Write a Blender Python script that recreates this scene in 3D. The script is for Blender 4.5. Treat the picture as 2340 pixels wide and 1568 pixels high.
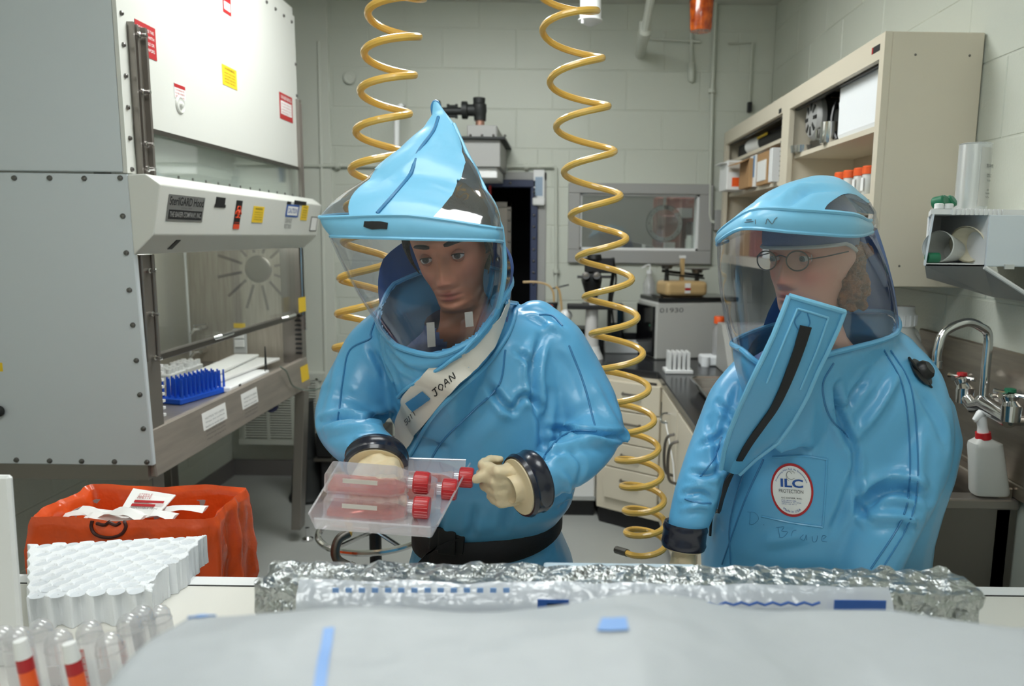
import bpy, bmesh, math, random
import numpy as np
from mathutils import Vector, Matrix
from mathutils.bvhtree import BVHTree
from mathutils.noise import noise as pnoise

for _o in list(bpy.data.objects):
    bpy.data.objects.remove(_o)
SC = bpy.context.scene
COL = SC.collection
random.seed(7)
PI = math.pi

# ------------------------------------------------------------------ camera
FPX, PPX, PPY, PITCH, ROLL = 1700.0, 1280.0, 784.0, math.atan(244 / 1700.0), 0.013
CAMLOC = Vector((0, 0, 1.62))
CAMR = Matrix.Rotation(PI / 2 - PITCH, 3, 'X') @ Matrix.Rotation(ROLL, 3, 'Z')
cam_d = bpy.data.cameras.new('camera')
cam = bpy.data.objects.new('camera', cam_d)
COL.objects.link(cam)
cam.matrix_world = Matrix.Translation(CAMLOC) @ CAMR.to_4x4()
cam_d.sensor_width = 23.7
cam_d.lens = 23.7 * FPX / 2340.0
cam_d.shift_x = -(PPX - 1170.0) / 2340.0
cam_d.clip_start = 0.02
cam_d.dof.use_dof = True
cam_d.dof.focus_distance = 1.62
cam_d.dof.aperture_fstop = 2.35
SC.camera = cam

# ------------------------------------------------------------------ world, exposure
wd = bpy.data.worlds.new('room_world')
SC.world = wd
wd.use_nodes = True
wd.node_tree.nodes['Background'].inputs[0].default_value = (0.75, 0.8, 0.85, 1)
wd.node_tree.nodes['Background'].inputs[1].default_value = 0.3
SC.view_settings.view_transform = 'Standard'
SC.view_settings.look = 'None'
SC.view_settings.gamma = 1.0
SC.view_settings.use_curve_mapping = False
SC.view_settings.exposure = 0.08
SC.cycles.use_denoising = True
SC.cycles.max_bounces = 10
SC.cycles.transparent_max_bounces = 24
LAMP = 8.0          # emission strength of the ceiling lamps
LAMPS = [(-0.2, 1.0), (-0.45, 2.95), (-0.3, -0.5)]


# ------------------------------------------------------------------ pixel <-> room helpers (positions measured on the photograph)
def ray(px, py):
    return CAMR @ Vector(((px - PPX) / FPX, -(py - PPY) / FPX, -1.0))


def W(px, py, Y):
    d = ray(px, py)
    return CAMLOC + d * (Y / d.y)


def WZ(px, py, z):
    d = ray(px, py)
    return CAMLOC + d * ((z - CAMLOC.z) / d.z)


def WX(px, py, X):
    d = ray(px, py)
    return CAMLOC + d * (X / d.x)


def S(r, g, b):
    def f(c):
        c /= 255.0
        return c / 12.92 if c <= 0.04045 else ((c + 0.055) / 1.055) ** 2.4
    return (f(r), f(g), f(b), 1.0)


# ------------------------------------------------------------------ materials
def mat(name, col, rough=0.5, metal=0.0, bump=None, var=None, spec=0.5, coat=0.0, trans=0.0, sub=0.0, emit=None, alpha=None):
    m = bpy.data.materials.new(name)
    m.use_nodes = True
    nt = m.node_tree
    b = nt.nodes['Principled BSDF']
    b.inputs['Base Color'].default_value = col
    b.inputs['Roughness'].default_value = rough
    b.inputs['Metallic'].default_value = metal
    b.inputs['Specular IOR Level'].default_value = spec
    b.inputs['Coat Weight'].default_value = coat
    b.inputs['Transmission Weight'].default_value = trans
    if sub:
        b.inputs['Subsurface Weight'].default_value = sub
        b.inputs['Subsurface Radius'].default_value = (0.012, 0.005, 0.003)
        b.inputs['Subsurface Scale'].default_value = 0.6
    if alpha is not None:
        b.inputs['Alpha'].default_value = alpha
    if emit:
        b.inputs['Emission Color'].default_value = col
        b.inputs['Emission Strength'].default_value = emit
    tc = None
    if bump or var:
        tc = nt.nodes.new('ShaderNodeTexCoord')
    if bump:
        sc, st = bump[0], bump[1]
        n = nt.nodes.new('ShaderNodeTexNoise')
        n.inputs['Scale'].default_value = sc
        n.inputs['Detail'].default_value = 3
        nt.links.new(tc.outputs['Object'], n.inputs['Vector'])
        bp = nt.nodes.new('ShaderNodeBump')
        bp.inputs['Strength'].default_value = st
        bp.inputs['Distance'].default_value = bump[2] if len(bump) > 2 else 0.003
        nt.links.new(n.outputs['Fac'], bp.inputs['Height'])
        nt.links.new(bp.outputs['Normal'], b.inputs['Normal'])
    if var:
        n = nt.nodes.new('ShaderNodeTexNoise')
        n.inputs['Scale'].default_value = var[0]
        n.inputs['Detail'].default_value = 4
        if len(var) > 3:
            mp = nt.nodes.new('ShaderNodeMapping')
            mp.inputs['Scale'].default_value = var[3]
            nt.links.new(tc.outputs['Object'], mp.inputs['Vector'])
            nt.links.new(mp.outputs['Vector'], n.inputs['Vector'])
        else:
            nt.links.new(tc.outputs['Object'], n.inputs['Vector'])
        r = nt.nodes.new('ShaderNodeValToRGB')
        r.color_ramp.elements[0].position = 0.35
        r.color_ramp.elements[1].position = 0.68
        r.color_ramp.elements[0].color = col
        r.color_ramp.elements[1].color = var[1]
        nt.links.new(n.outputs['Fac'], r.inputs['Fac'])
        nt.links.new(r.outputs['Color'], b.inputs['Base Color'])
    return m


def clear(name, tint, gloss=0.06, rough=0.06, haze=0.05, hazecol=(0.8, 0.82, 0.85, 1), bump=None, edge=0.5):
    """thin clear plastic or glass sheet: see-through, mirror-like by Fresnel, a little milky"""
    m = bpy.data.materials.new(name)
    m.use_nodes = True
    nt = m.node_tree
    nt.nodes.clear()
    out = nt.nodes.new('ShaderNodeOutputMaterial')
    tr = nt.nodes.new('ShaderNodeBsdfTransparent')
    tr.inputs['Color'].default_value = tint
    gl = nt.nodes.new('ShaderNodeBsdfGlossy')
    gl.inputs['Roughness'].default_value = rough
    gl.inputs['Color'].default_value = (1, 1, 1, 1)
    df = nt.nodes.new('ShaderNodeBsdfDiffuse')
    df.inputs['Color'].default_value = hazecol
    lw = nt.nodes.new('ShaderNodeLayerWeight')
    lw.inputs['Blend'].default_value = 0.25
    mr = nt.nodes.new('ShaderNodeMapRange')
    mr.inputs['To Min'].default_value = gloss
    mr.inputs['To Max'].default_value = edge
    nt.links.new(lw.outputs['Facing'], mr.inputs['Value'])
    m1 = nt.nodes.new('ShaderNodeMixShader')
    m1.inputs['Fac'].default_value = haze
    nt.links.new(tr.outputs[0], m1.inputs[1])
    nt.links.new(df.outputs[0], m1.inputs[2])
    m2 = nt.nodes.new('ShaderNodeMixShader')
    nt.links.new(mr.outputs[0], m2.inputs['Fac'])
    nt.links.new(m1.outputs[0], m2.inputs[1])
    nt.links.new(gl.outputs[0], m2.inputs[2])
    nt.links.new(m2.outputs[0], out.inputs['Surface'])
    if bump:
        tc = nt.nodes.new('ShaderNodeTexCoord')
        n = nt.nodes.new('ShaderNodeTexNoise')
        n.inputs['Scale'].default_value = bump[0]
        bp = nt.nodes.new('ShaderNodeBump')
        bp.inputs['Strength'].default_value = bump[1]
        bp.inputs['Distance'].default_value = 0.01
        nt.links.new(tc.outputs['Object'], n.inputs['Vector'])
        nt.links.new(n.outputs['Fac'], bp.inputs['Height'])
        nt.links.new(bp.outputs['Normal'], gl.inputs['Normal'])
    return m


M = {}
M['block'] = mat('painted_block', S(199, 203, 192), 0.42, bump=(120, 0.35, 0.004))
M['mortar'] = mat('painted_joint', S(199, 203, 192), 0.5)
M['wallpaint'] = mat('wall_paint', S(205, 208, 198), 0.5)
M['floor'] = mat('floor_vinyl', S(166, 168, 164), 0.35, var=(2.5, S(158, 160, 157)))
M['ceil'] = mat('ceiling_paint', S(205, 206, 198), 0.8)
M['base'] = mat('cove_base', S(118, 114, 112), 0.5)
M['bscpaint'] = mat('cream_enamel', S(202, 209, 213), 0.38, bump=(400, 0.04))
M['bscwhite'] = mat('white_enamel', S(212, 213, 207), 0.35)
M['steel'] = mat('brushed_steel', S(178, 172, 165), 0.4, .8, var=(6, S(155, 149, 142), 0, (1, 1, 14)))
M['darksteel'] = mat('dark_steel', S(122, 117, 112), 0.4, 1.0)
M['steelpaint'] = mat('worn_steel', S(142, 136, 130), 0.35, 0.75)
M['chrome'] = mat('chrome', S(215, 215, 215), 0.12, 1.0)
M['bolt'] = mat('bolt_steel', S(120, 118, 116), 0.3, 1.0)
M['black'] = mat('black_plastic', S(18, 18, 20), 0.4)
M['blackmat'] = mat('black_rubber', S(24, 24, 27), 0.6)
M['blackgloss'] = mat('black_gloss', S(12, 12, 16), 0.12, spec=0.7)
M['iron'] = mat('black_iron', S(46, 48, 48), 0.5, 0.4)
M['white'] = mat('white_plastic', S(232, 233, 233), 0.45)
M['paper'] = mat('white_paper', S(236, 236, 234), 0.7)
M['foam'] = mat('white_foam', S(236, 239, 242), 0.75, bump=(260, 0.25, 0.002))
M['cream'] = mat('cream_cabinet_paint', S(212, 203, 184), 0.4)
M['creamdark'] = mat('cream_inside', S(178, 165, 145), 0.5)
M['counter'] = mat('black_resin_counter', S(38, 39, 42), 0.2)
M['yellow'] = mat('yellow_sticker', S(238, 200, 40), 0.5)
M['red'] = mat('red_sticker', S(178, 35, 40), 0.5)
M['orange'] = mat('orange_print', S(226, 72, 30), 0.5)
M['blue'] = mat('blue_print', S(36, 84, 160), 0.5)
M['ink'] = mat('black_ink', S(22, 22, 24), 0.6)
M['greyink'] = mat('grey_ink', S(98, 98, 100), 0.6)
M['greypaint'] = mat('grey_paint', S(160, 160, 158), 0.45)
M['hose'] = mat('yellow_hose', S(226, 180, 84), 0.28, coat=0.4)
M['suit'] = mat('blue_suit_vinyl', S(96, 171, 215), 0.34, spec=0.5, bump=(16, 0.25, 0.006), coat=0.15)
M['suitseam'] = mat('blue_suit_seam', S(62, 128, 176), 0.4)
M['suitlight'] = mat('blue_hood_vinyl', S(126, 196, 232), 0.36, bump=(14, 0.2, 0.006), coat=0.15)
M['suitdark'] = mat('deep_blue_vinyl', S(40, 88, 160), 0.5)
M['visor'] = clear('clear_visor', (0.86, 0.87, 0.90, 1), 0.025, 0.06, 0.012, bump=(5, 0.35), edge=0.4)
M['glass'] = clear('clear_glass', (0.92, 0.95, 0.93, 1), 0.05, 0.02, 0.04)
M['sashglass'] = clear('sash_glass', (0.96, 0.98, 0.97, 1), 0.03, 0.03, 0.02, edge=0.16)
M['acryl'] = clear('clear_acrylic', (0.93, 0.92, 0.94, 1), 0.07, 0.1, 0.2, (0.92, 0.9, 0.93, 1))
M['tube'] = clear('clear_tube_plastic', (0.9, 0.9, 0.91, 1), 0.05, 0.15, 0.26, (0.85, 0.85, 0.87, 1))
M['pinkliq'] = clear('pink_medium', (0.97, 0.60, 0.54, 1), 0.03, 0.1, 0.28, S(236, 120, 104))
M['redcap'] = mat('red_cap', S(190, 32, 38), 0.35, coat=0.3)
M['orangecap'] = mat('orange_cap', S(240, 96, 36), 0.4)
M['glove'] = mat('cream_latex', S(222, 204, 168), 0.5, bump=(60, 0.25, 0.003), sub=0.1)
M['cuff'] = mat('navy_cuff_rubber', S(28, 30, 44), 0.25, coat=0.3)
M['belt'] = mat('black_webbing', S(20, 20, 24), 0.65, bump=(500, 0.3))
M['tape'] = mat('white_tape', S(222, 216, 206), 0.6, bump=(40, 0.15))
M['bag'] = mat('orange_bag', S(224, 84, 32), 0.25, coat=0.4, bump=(22, 0.45, 0.012), sub=0.0)
M['foil'] = mat('crinkled_foil', S(190, 194, 194), 0.34, 1.0, bump=(45, 0.9, 0.02))
M['cardboard'] = mat('cardboard', S(176, 138, 96), 0.8)
M['green'] = mat('green_plastic', S(30, 110, 78), 0.45)
M['milky'] = mat('milky_plastic', S(222, 224, 220), 0.4, trans=0.25, sub=0.0)
M['brass'] = mat('tan_enamel', S(196, 166, 118), 0.45)
M['bluerack'] = mat('blue_rack_plastic', S(12, 84, 206), 0.4)
M['bluepaint'] = mat('dark_blue_paint', S(48, 58, 88), 0.5)
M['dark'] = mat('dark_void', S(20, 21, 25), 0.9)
M['amber'] = mat('amber_lens', S(214, 96, 12), 0.2, coat=0.5, var=(30, S(150, 52, 6)))
M['brick'] = mat('red_brown_panel', S(150, 92, 80), 0.7, var=(6, S(120, 84, 84)))
M['lightblue'] = mat('pale_blue_plastic', S(186, 204, 216), 0.3, coat=0.3)
M['pack'] = mat('white_wrap', S(170, 175, 179), 0.5, bump=(7, 0.7, 0.03))
M['packblue'] = mat('blue_wrap_print', S(120, 160, 216), 0.45)
M['lamp'] = mat('lamp_diffuser', (0.97, 1.0, 0.985, 1), 0.5, emit=LAMP)
M['lamp2'] = mat('lamp_diffuser_bright', (0.97, 1.0, 0.985, 1), 0.5, emit=LAMP * 2.5)
M['lamp_fill'] = mat('fill_light_diffuser', (0.97, 1.0, 0.985, 1), 0.5, emit=LAMP * 1.05)  # fill light added behind the camera to brighten camera-facing surfaces


# ------------------------------------------------------------------ mesh builder
class MB:
    def __init__(s):
        s.v, s.f, s.mi = [], [], []

    def add(s, vs, fs, m=0):
        b = len(s.v)
        s.v += [tuple(v) for v in vs]
        s.f += [tuple(i + b for i in f) for f in fs]
        s.mi += [m] * len(fs)
        return s

    def box(s, x0, x1, y0, y1, z0, z1, m=0):
        v = [(x, y, z) for z in (z0, z1) for y in (y0, y1) for x in (x0, x1)]
        return s.add(v, [(0, 2, 3, 1), (4, 5, 7, 6), (0, 1, 5, 4), (2, 6, 7, 3), (0, 4, 6, 2), (1, 3, 7, 5)], m)

    def obox(s, c, a, b, d, m=0):
        c, a, b, d = Vector(c), Vector(a), Vector(b), Vector(d)
        v = [c + a * i + b * j + d * k for k in (-1, 1) for j in (-1, 1) for i in (-1, 1)]
        return s.add(v, [(0, 2, 3, 1), (4, 5, 7, 6), (0, 1, 5, 4), (2, 6, 7, 3), (0, 4, 6, 2), (1, 3, 7, 5)], m)

    def prism(s, poly, ext, m=0):
        n = len(poly)
        ext = Vector(ext)
        v = [Vector(p) for p in poly] + [Vector(p) + ext for p in poly]
        f = [tuple(range(n))[::-1], tuple(range(n, 2 * n))]
        f += [(i, (i + 1) % n, (i + 1) % n + n, i + n) for i in range(n)]
        return s.add(v, f, m)

    def slab(s, poly, thick, m=0):
        """polygon in space given a thickness along its normal"""
        p = [Vector(q) for q in poly]
        nrm = (p[1] - p[0]).cross(p[-1] - p[0]).normalized()
        return s.prism([q - nrm * thick * 0.5 for q in p], nrm * thick, m)

    def rows(s, rows, closed=True, cap0=False, cap1=False, m=0, skip=None):
        n = len(rows[0])
        v = [p for r in rows for p in r]
        f = []
        for i in range(len(rows) - 1):
            for j in range(n if closed else n - 1):
                k = (j + 1) % n
                if skip and skip(i, j):
                    continue
                f.append((i * n + j, i * n + k, (i + 1) * n + k, (i + 1) * n + j))
        if cap0:
            f.append(tuple(range(n))[::-1])
        if cap1:
            f.append(tuple((len(rows) - 1) * n + j for j in range(n)))
        return s.add(v, f, m)

    def tube(s, pts, r, n=8, closed=False, caps=True, m=0, flat=None):
        P = [Vector(p) for p in pts]
        L = len(P)
        rs = r if isinstance(r, (list, tuple)) else [r] * L
        tan = []
        for i in range(L):
            a = P[(i - 1) % L] if (closed or i > 0) else P[i]
            b = P[(i + 1) % L] if (closed or i < L - 1) else P[i]
            t = (b - a)
            tan.append(t.normalized() if t.length > 1e-9 else Vector((0, 0, 1)))
        up = Vector((0, 0, 1)) if abs(tan[0].z) < 0.9 else Vector((1, 0, 0))
        nn = tan[0].cross(up).normalized()
        rows = []
        for i in range(L):
            nn = (nn - tan[i] * nn.dot(tan[i]))
            nn = nn.normalized() if nn.length > 1e-6 else tan[i].orthogonal().normalized()
            bb = tan[i].cross(nn)
            rows.append([P[i] + (nn * math.cos(2 * PI * k / n) + bb * math.sin(2 * PI * k / n)) * rs[i] for k in range(n)])
        if closed:
            rows.append(rows[0])
            return s.rows(rows, True, False, False, m)
        return s.rows(rows, True, caps, caps, m)

    def cyl(s, a, b, r0, r1=None, n=16, m=0):
        return s.tube([a, b], [r0, r0 if r1 is None else r1], n, m=m)

    def lathe(s, prof, o, ax=(0, 0, 1), n=24, m=0, caps=True):
        o, ax = Vector(o), Vector(ax).normalized()
        u = ax.orthogonal().normalized()
        w = ax.cross(u)
        rows = [[o + ax * h + (u * math.cos(2 * PI * k / n) + w * math.sin(2 * PI * k / n)) * max(r, 1e-5) for k in range(n)] for r, h in prof]
        return s.rows(rows, True, caps, caps, m)

    def ball(s, c, r, n=12, m=0):
        c = Vector(c)
        rr = r if isinstance(r, (tuple, list)) else (r, r, r)
        rows = []
        for i in range(n + 1):
            a = PI * i / n
            rows.append([(c.x + rr[0] * max(math.sin(a), 1e-4) * math.cos(2 * PI * k / (2 * n)), c.y + rr[1] * max(math.sin(a), 1e-4) * math.sin(2 * PI * k / (2 * n)), c.z + rr[2] * math.cos(a)) for k in range(2 * n)])
        return s.rows(rows, True, True, True, m)


WM = {}


def wm(o):
    return WM.get(o.name, Matrix.Identity(4))


def link(o, parent=None):
    COL.objects.link(o)
    if parent is not None:
        o.parent = parent
        o.matrix_parent_inverse = wm(parent).inverted()
    return o


def tag(o, label, cat=None, group=None, kind=None):
    if label:
        o['label'] = label
    if cat:
        o['category'] = cat
    if group:
        o['group'] = group
    if kind:
        o['kind'] = kind
    return o


def mesh_of(name, mb, m, smooth=35, bevel=None, seg=1, recalc=True):
    me = bpy.data.meshes.new(name)
    me.from_pydata(mb.v, [], mb.f)
    ms = m if isinstance(m, (list, tuple)) else [m]
    for q in ms:
        me.materials.append(M[q] if isinstance(q, str) else q)
    if len(ms) > 1:
        me.polygons.foreach_set('material_index', mb.mi)
    bm = bmesh.new()
    bm.from_mesh(me)
    if recalc:
        bmesh.ops.recalc_face_normals(bm, faces=bm.faces)
    if bevel:
        es = [e for e in bm.edges if len(e.link_faces) == 2 and e.calc_face_angle(0) > 0.5]
        bmesh.ops.bevel(bm, geom=es, offset=bevel, segments=seg, affect='EDGES', profile=0.5, clamp_overlap=True)
    bm.to_mesh(me)
    bm.free()
    if smooth:
        me.shade_smooth()
        me.set_sharp_from_angle(angle=math.radians(smooth))
    return me


def obj(name, mb, m, parent=None, smooth=35, bevel=None, seg=1, label=None, kind=None, recalc=True):
    me = mesh_of(name, mb, m, smooth, bevel, seg, recalc)
    o = bpy.data.objects.new(name, me)
    link(o, parent)
    if label:
        o['label'] = label
    if kind:
        o['kind'] = kind
    return o


def inst(name, me, parent, loc=None, mtx=None):
    """another object sharing a mesh, placed in the room"""
    o = bpy.data.objects.new(name, me)
    link(o, parent)
    o.matrix_basis = mtx if mtx is not None else Matrix.Translation(loc)
    WM[o.name] = o.matrix_basis.copy()
    return o


def thing(name, label, cat, loc=(0, 0, 0), group=None):
    o = bpy.data.objects.new(name, None)
    o.empty_display_size = 0.05
    COL.objects.link(o)
    o.location = loc
    WM[o.name] = Matrix.Translation(loc)
    return tag(o, label, cat, group)


def one(name, mb, m, label, cat, group=None, **k):
    return tag(obj(name, mb, m, **k), label, cat, group)


def copy_tree(src, name_label, delta=(0, 0, 0), group=None, rotz=0.0):
    """copy a thing with its parts and their sub-parts"""
    c = src.copy()
    COL.objects.link(c)
    c.location = src.location + Vector(delta)
    if rotz:
        c.rotation_euler.z += rotz
    c['label'] = name_label
    if group:
        c['group'] = group
    for ch in list(src.children):
        d = ch.copy()
        COL.objects.link(d)
        d.parent = c
        for g in list(ch.children):
            e = g.copy()
            COL.objects.link(e)
            e.parent = d
    return c


def text(name, s, m, parent, o, right, up, h, w=None, depth=0.0004, kind=None, shear=0.0, bold=0.0):
    """flat lettering: lower-left corner o, along right, cap height h, squeezed to width w"""
    cu = bpy.data.curves.new(name, 'FONT')
    cu.body = s
    cu.size = 1.0
    cu.extrude = 0.0
    cu.offset = bold
    cu.shear = shear
    cu.resolution_u = 3
    tmp = bpy.data.objects.new('tmp', cu)
    COL.objects.link(tmp)
    dg = bpy.context.evaluated_depsgraph_get()
    me = bpy.data.meshes.new_from_object(tmp.evaluated_get(dg))
    bpy.data.objects.remove(tmp)
    vs = [v.co.copy() for v in me.vertices]
    fs = [tuple(p.vertices) for p in me.polygons]
    bpy.data.meshes.remove(me)
    if not vs:
        return None
    x0, x1 = min(v.x for v in vs), max(v.x for v in vs)
    y0, y1 = min(v.y for v in vs), max(v.y for v in vs)
    R, U = Vector(right).normalized(), Vector(up).normalized()
    sy = h / max(y1 - y0, 1e-6)
    sx = (w / max(x1 - x0, 1e-6)) if w else sy
    nrm = R.cross(U)
    mb = MB()
    mb.add([Vector(o) + R * ((v.x - x0) * sx) + U * ((v.y - y0) * sy) + nrm * depth for v in vs], fs)
    return obj(name, mb, m, parent, smooth=None, recalc=False, kind=kind)


def card(name, m, parent, o, right, up, w, h, t=0.001, label=None):
    """a thin sticker or plate standing proud of a surface; o is the lower-left corner"""
    R, U = Vector(right).normalized(), Vector(up).normalized()
    n = R.cross(U)
    c = Vector(o) + R * w / 2 + U * h / 2 + n * t / 2
    return obj(name, MB().obox(c, R * w / 2, U * h / 2, n * t / 2), m, parent, smooth=None, label=label)


def cr(pts, n=8, closed=False):
    """Catmull-Rom through points"""
    P = [Vector(p) for p in pts]
    L = len(P)
    out = []
    for i in range(L if closed else L - 1):
        p0 = P[(i - 1) % L] if (closed or i > 0) else P[i] * 2 - P[i + 1]
        p1, p2 = P[i], P[(i + 1) % L]
        p3 = P[(i + 2) % L] if (closed or i < L - 2) else p2 * 2 - p1
        for k in range(n):
            t = k / n
            out.append(0.5 * ((2 * p1) + (p2 - p0) * t + (2 * p0 - 5 * p1 + 4 * p2 - p3) * t * t + (3 * p1 - p0 - 3 * p2 + p3) * t ** 3))
    if not closed:
        out.append(P[-1])
    return out


XR, YF, ZU = Vector((1, 0, 0)), Vector((0, 1, 0)), Vector((0, 0, 1))
# ================================================================== the room
XL, XW, YB, YFR, ZC = -2.19, 1.31, 4.85, -1.1, 3.05
st = lambda o: tag(o, None, kind='structure')
st(obj('floor', MB().box(XL - .1, XW + .1, YFR, YB + .1, -.1, 0), 'floor', smooth=None))
st(obj('ceiling', MB().box(XL - .1, XW + .1, YFR, YB + .1, ZC, ZC + .1), 'ceil', smooth=None))
st(obj('wall_front', MB().box(XL - .1, XW + .1, YFR - .1, YFR, 0, ZC), 'wallpaint', smooth=None))

# openings in the back wall
WIN = (W(1300, 418, YB).x, W(1622, 602, YB).x, W(1300, 600, YB).z, W(1300, 418, YB).z)
DOOR = (-.62, -.16, 0.0, W(1200, 412, YB).z)


def wall_mb(axis, at, out, a0, a1, z0, z1, holes):
    """mortar plane with rectangular holes, 0.1 thick, behind the blocks"""
    xs = sorted({a0, a1} | {h[0] for h in holes} | {h[1] for h in holes})
    zs = sorted({z0, z1} | {h[2] for h in holes} | {h[3] for h in holes})
    mb = MB()
    for i in range(len(xs) - 1):
        for j in range(len(zs) - 1):
            cx, cz = (xs[i] + xs[i + 1]) / 2, (zs[j] + zs[j + 1]) / 2
            if any(h[0] < cx < h[1] and h[2] < cz < h[3] for h in holes):
                continue
            if axis == 'x':
                mb.box(xs[i], xs[i + 1], min(at, at + out), max(at, at + out), zs[j], zs[j + 1])
            else:
                mb.box(min(at, at + out), max(at, at + out), xs[i], xs[i + 1], zs[j], zs[j + 1])
    return mb


def cut(r, h):
    a0, a1, z0, z1 = r
    if a1 <= h[0] or a0 >= h[1] or z1 <= h[2] or z0 >= h[3]:
        return [r]
    o = []
    if a0 < h[0]:
        o.append((a0, h[0], z0, z1))
    if a1 > h[1]:
        o.append((h[1], a1, z0, z1))
    b0, b1 = max(a0, h[0]), min(a1, h[1])
    if z0 < h[2]:
        o.append((b0, b1, z0, h[2]))
    if z1 > h[3]:
        o.append((b0, b1, h[3], z1))
    return o


def blocks(wall, axis, face, depth, a0, a1, off, zlo, zhi, holes, seed):
    rnd = random.Random(seed)
    bw, bh, j = .462, .2415, .005
    z_ref = 2.168                                   # a joint seen in the photograph
    k0 = math.floor((zlo - z_ref) / bh)
    cache = {}
    for k in range(k0, math.ceil((zhi - z_ref) / bh)):
        zb, zt = max(z_ref + k * bh, zlo), min(z_ref + (k + 1) * bh, zhi)
        if zt - zb < .02:
            continue
        s = a0 - bw + (off + (bw / 2 if k % 2 else 0)) % bw
        while s < a1:
            rs = [(max(s, a0) + j / 2, min(s + bw, a1) - j / 2, zb + j / 2, zt - j / 2)]
            s += bw
            for h in holes:
                rs = [q for r in rs for q in cut(r, h)]
            for r in rs:
                if r[1] - r[0] < .02 or r[3] - r[2] < .02:
                    continue
                hx, hz = round((r[1] - r[0]) / 2, 4), round((r[3] - r[2]) / 2, 4)
                if (hx, hz) not in cache:
                    if axis == 'x':
                        mb = MB().box(-hx, hx, 0, depth, -hz, hz)
                    else:
                        mb = MB().box(0, depth, -hx, hx, -hz, hz)
                    cache[(hx, hz)] = mesh_of('block', mb, 'block', smooth=None, bevel=.0022)
                pr = rnd.uniform(-.0007, .0007)
                c = (r[0] + r[1]) / 2
                p = (c, face + pr, (r[2] + r[3]) / 2) if axis == 'x' else (face + pr, c, (r[2] + r[3]) / 2)
                inst('block', cache[(hx, hz)], wall, p)


wb = st(obj('wall_back', wall_mb('x', YB + .0028, .1, XL - .1, XW + .1, 0, ZC, [WIN, DOOR]), 'mortar', smooth=None))
blocks(wb, 'x', YB, .05, XL + .72, XW, .25, 0, ZC, [WIN, DOOR], 1)
wr = st(obj('wall_right', wall_mb('y', XW + .0028, .1, YFR, YB, 0, ZC, []), 'mortar', smooth=None))
blocks(wr, 'y', XW, .05, 1.5, YB, .1, .9, ZC, [], 2)
wl = st(obj('wall_left', wall_mb('y', XL - .003, -.1, YFR, YB, 0, ZC, []), 'mortar', smooth=None))
blocks(wl, 'y', XL - .05, .05, 2.2, YB, .2, 0, .97, [], 3)
# plastered pier at the left end of the back wall
st(obj('trim_pier', MB().box(XL, XL + .72, YB - .012, YB + .02, 0, ZC), 'wallpaint', smooth=None, bevel=.004))
st(obj('baseboard_back', MB().box(XL, -.62, YB - .024, YB - .012, 0, .11).box(-.62, -.05, YB - .02, YB, 0, .0001), 'base', smooth=None))
st(obj('baseboard_left', MB().box(XL, XL + .012, 2.0, YB - .024, 0, .11), 'base', smooth=None))

# ---- window into the next room
wn = st(obj('window_1', MB(), 'greypaint'))
x0, x1, z0, z1 = WIN
fw = .075
f = MB()
for b in ((x0 - .0, x1, z1 - .065, z1), (x0, x1, z0, z0 + .085), (x0, x0 + .075, z0 + .085, z1 - .065), (x1 - .085, x1, z0 + .085, z1 - .065)):
    f.box(b[0], b[1], YB - .03, YB + .13, b[2], b[3])
obj('window_frame', f, 'greypaint', wn, smooth=None, bevel=.004)
f = MB()
ix0, ix1, iz0, iz1 = x0 + .075, x1 - .085, z0 + .085, z1 - .065
for b in ((ix0, ix1, iz1 - .012, iz1), (ix0, ix1, iz0, iz0 + .014), (ix0, ix0 + .012, iz0, iz1), (ix1 - .012, ix1, iz0, iz1)):
    f.box(b[0], b[1], YB - .005, YB + .1, b[2], b[3])
obj('glazing_bead', f, 'white', wn, smooth=None)
obj('pane', MB().box(ix0, ix1, YB + .03, YB + .036, iz0, iz1), 'glass', wn, smooth=None)
# the next room, seen through it
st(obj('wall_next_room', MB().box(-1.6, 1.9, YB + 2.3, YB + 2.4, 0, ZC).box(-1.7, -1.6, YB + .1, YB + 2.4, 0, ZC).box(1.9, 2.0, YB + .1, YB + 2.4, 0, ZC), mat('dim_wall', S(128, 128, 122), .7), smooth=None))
st(obj('floor_next_room', MB().box(-1.6, 1.9, YB + .1, YB + 2.4, -.1, 0), 'floor', smooth=None))
st(obj('ceiling_next_room', MB().box(-1.6, 1.9, YB + .1, YB + 2.4, ZC, ZC + .1), 'ceil', smooth=None))
one('ceiling_light', MB().box(.3, .7, YB + 1.0, YB + 1.3, ZC - .03, ZC - .001), mat('dim_lamp', (1, 1, 1, 1), emit=38.0), 'lamp on the ceiling of the room beyond the window', 'lamp')
t = thing('porthole_door', 'round bolted grey porthole seen through the grey window frame', 'porthole', W(1518, 510, YB + .5))
pc = W(1518, 511, YB + .5)
rr = .125
obj('ring', MB().lathe([(rr * .78, -.012), (rr * .78, .012), (rr, .012), (rr, -.012), (rr * .78, -.012)], pc, (0, 1, 0), 40, caps=False), 'greypaint', t)
obj('rim', MB().tube([pc + Vector((math.cos(a), 0, math.sin(a))) * rr for a in np.linspace(0, 2 * PI, 40, endpoint=False)], .006, 6, closed=True), 'iron', t)
obj('pane', MB().lathe([(0.001, 0), (rr * .79, 0)], pc + YF * .004, (0, 1, 0), 32, caps=False), 'glass', t)
bme = mesh_of('bolt', MB().cyl((0, -.008, 0), (0, 0, 0), .006, n=8), 'bolt')
for k in range(12):
    a = 2 * PI * k / 12
    inst('bolt', bme, t, pc + Vector((math.cos(a) * rr * .89, -.011, math.sin(a) * rr * .89)))
obj('arm', MB().box(pc.x - .01, pc.x + .01, pc.y, pc.y + .02, pc.z + rr - .02, pc.z + rr + .11), 'chrome', t)
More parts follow.
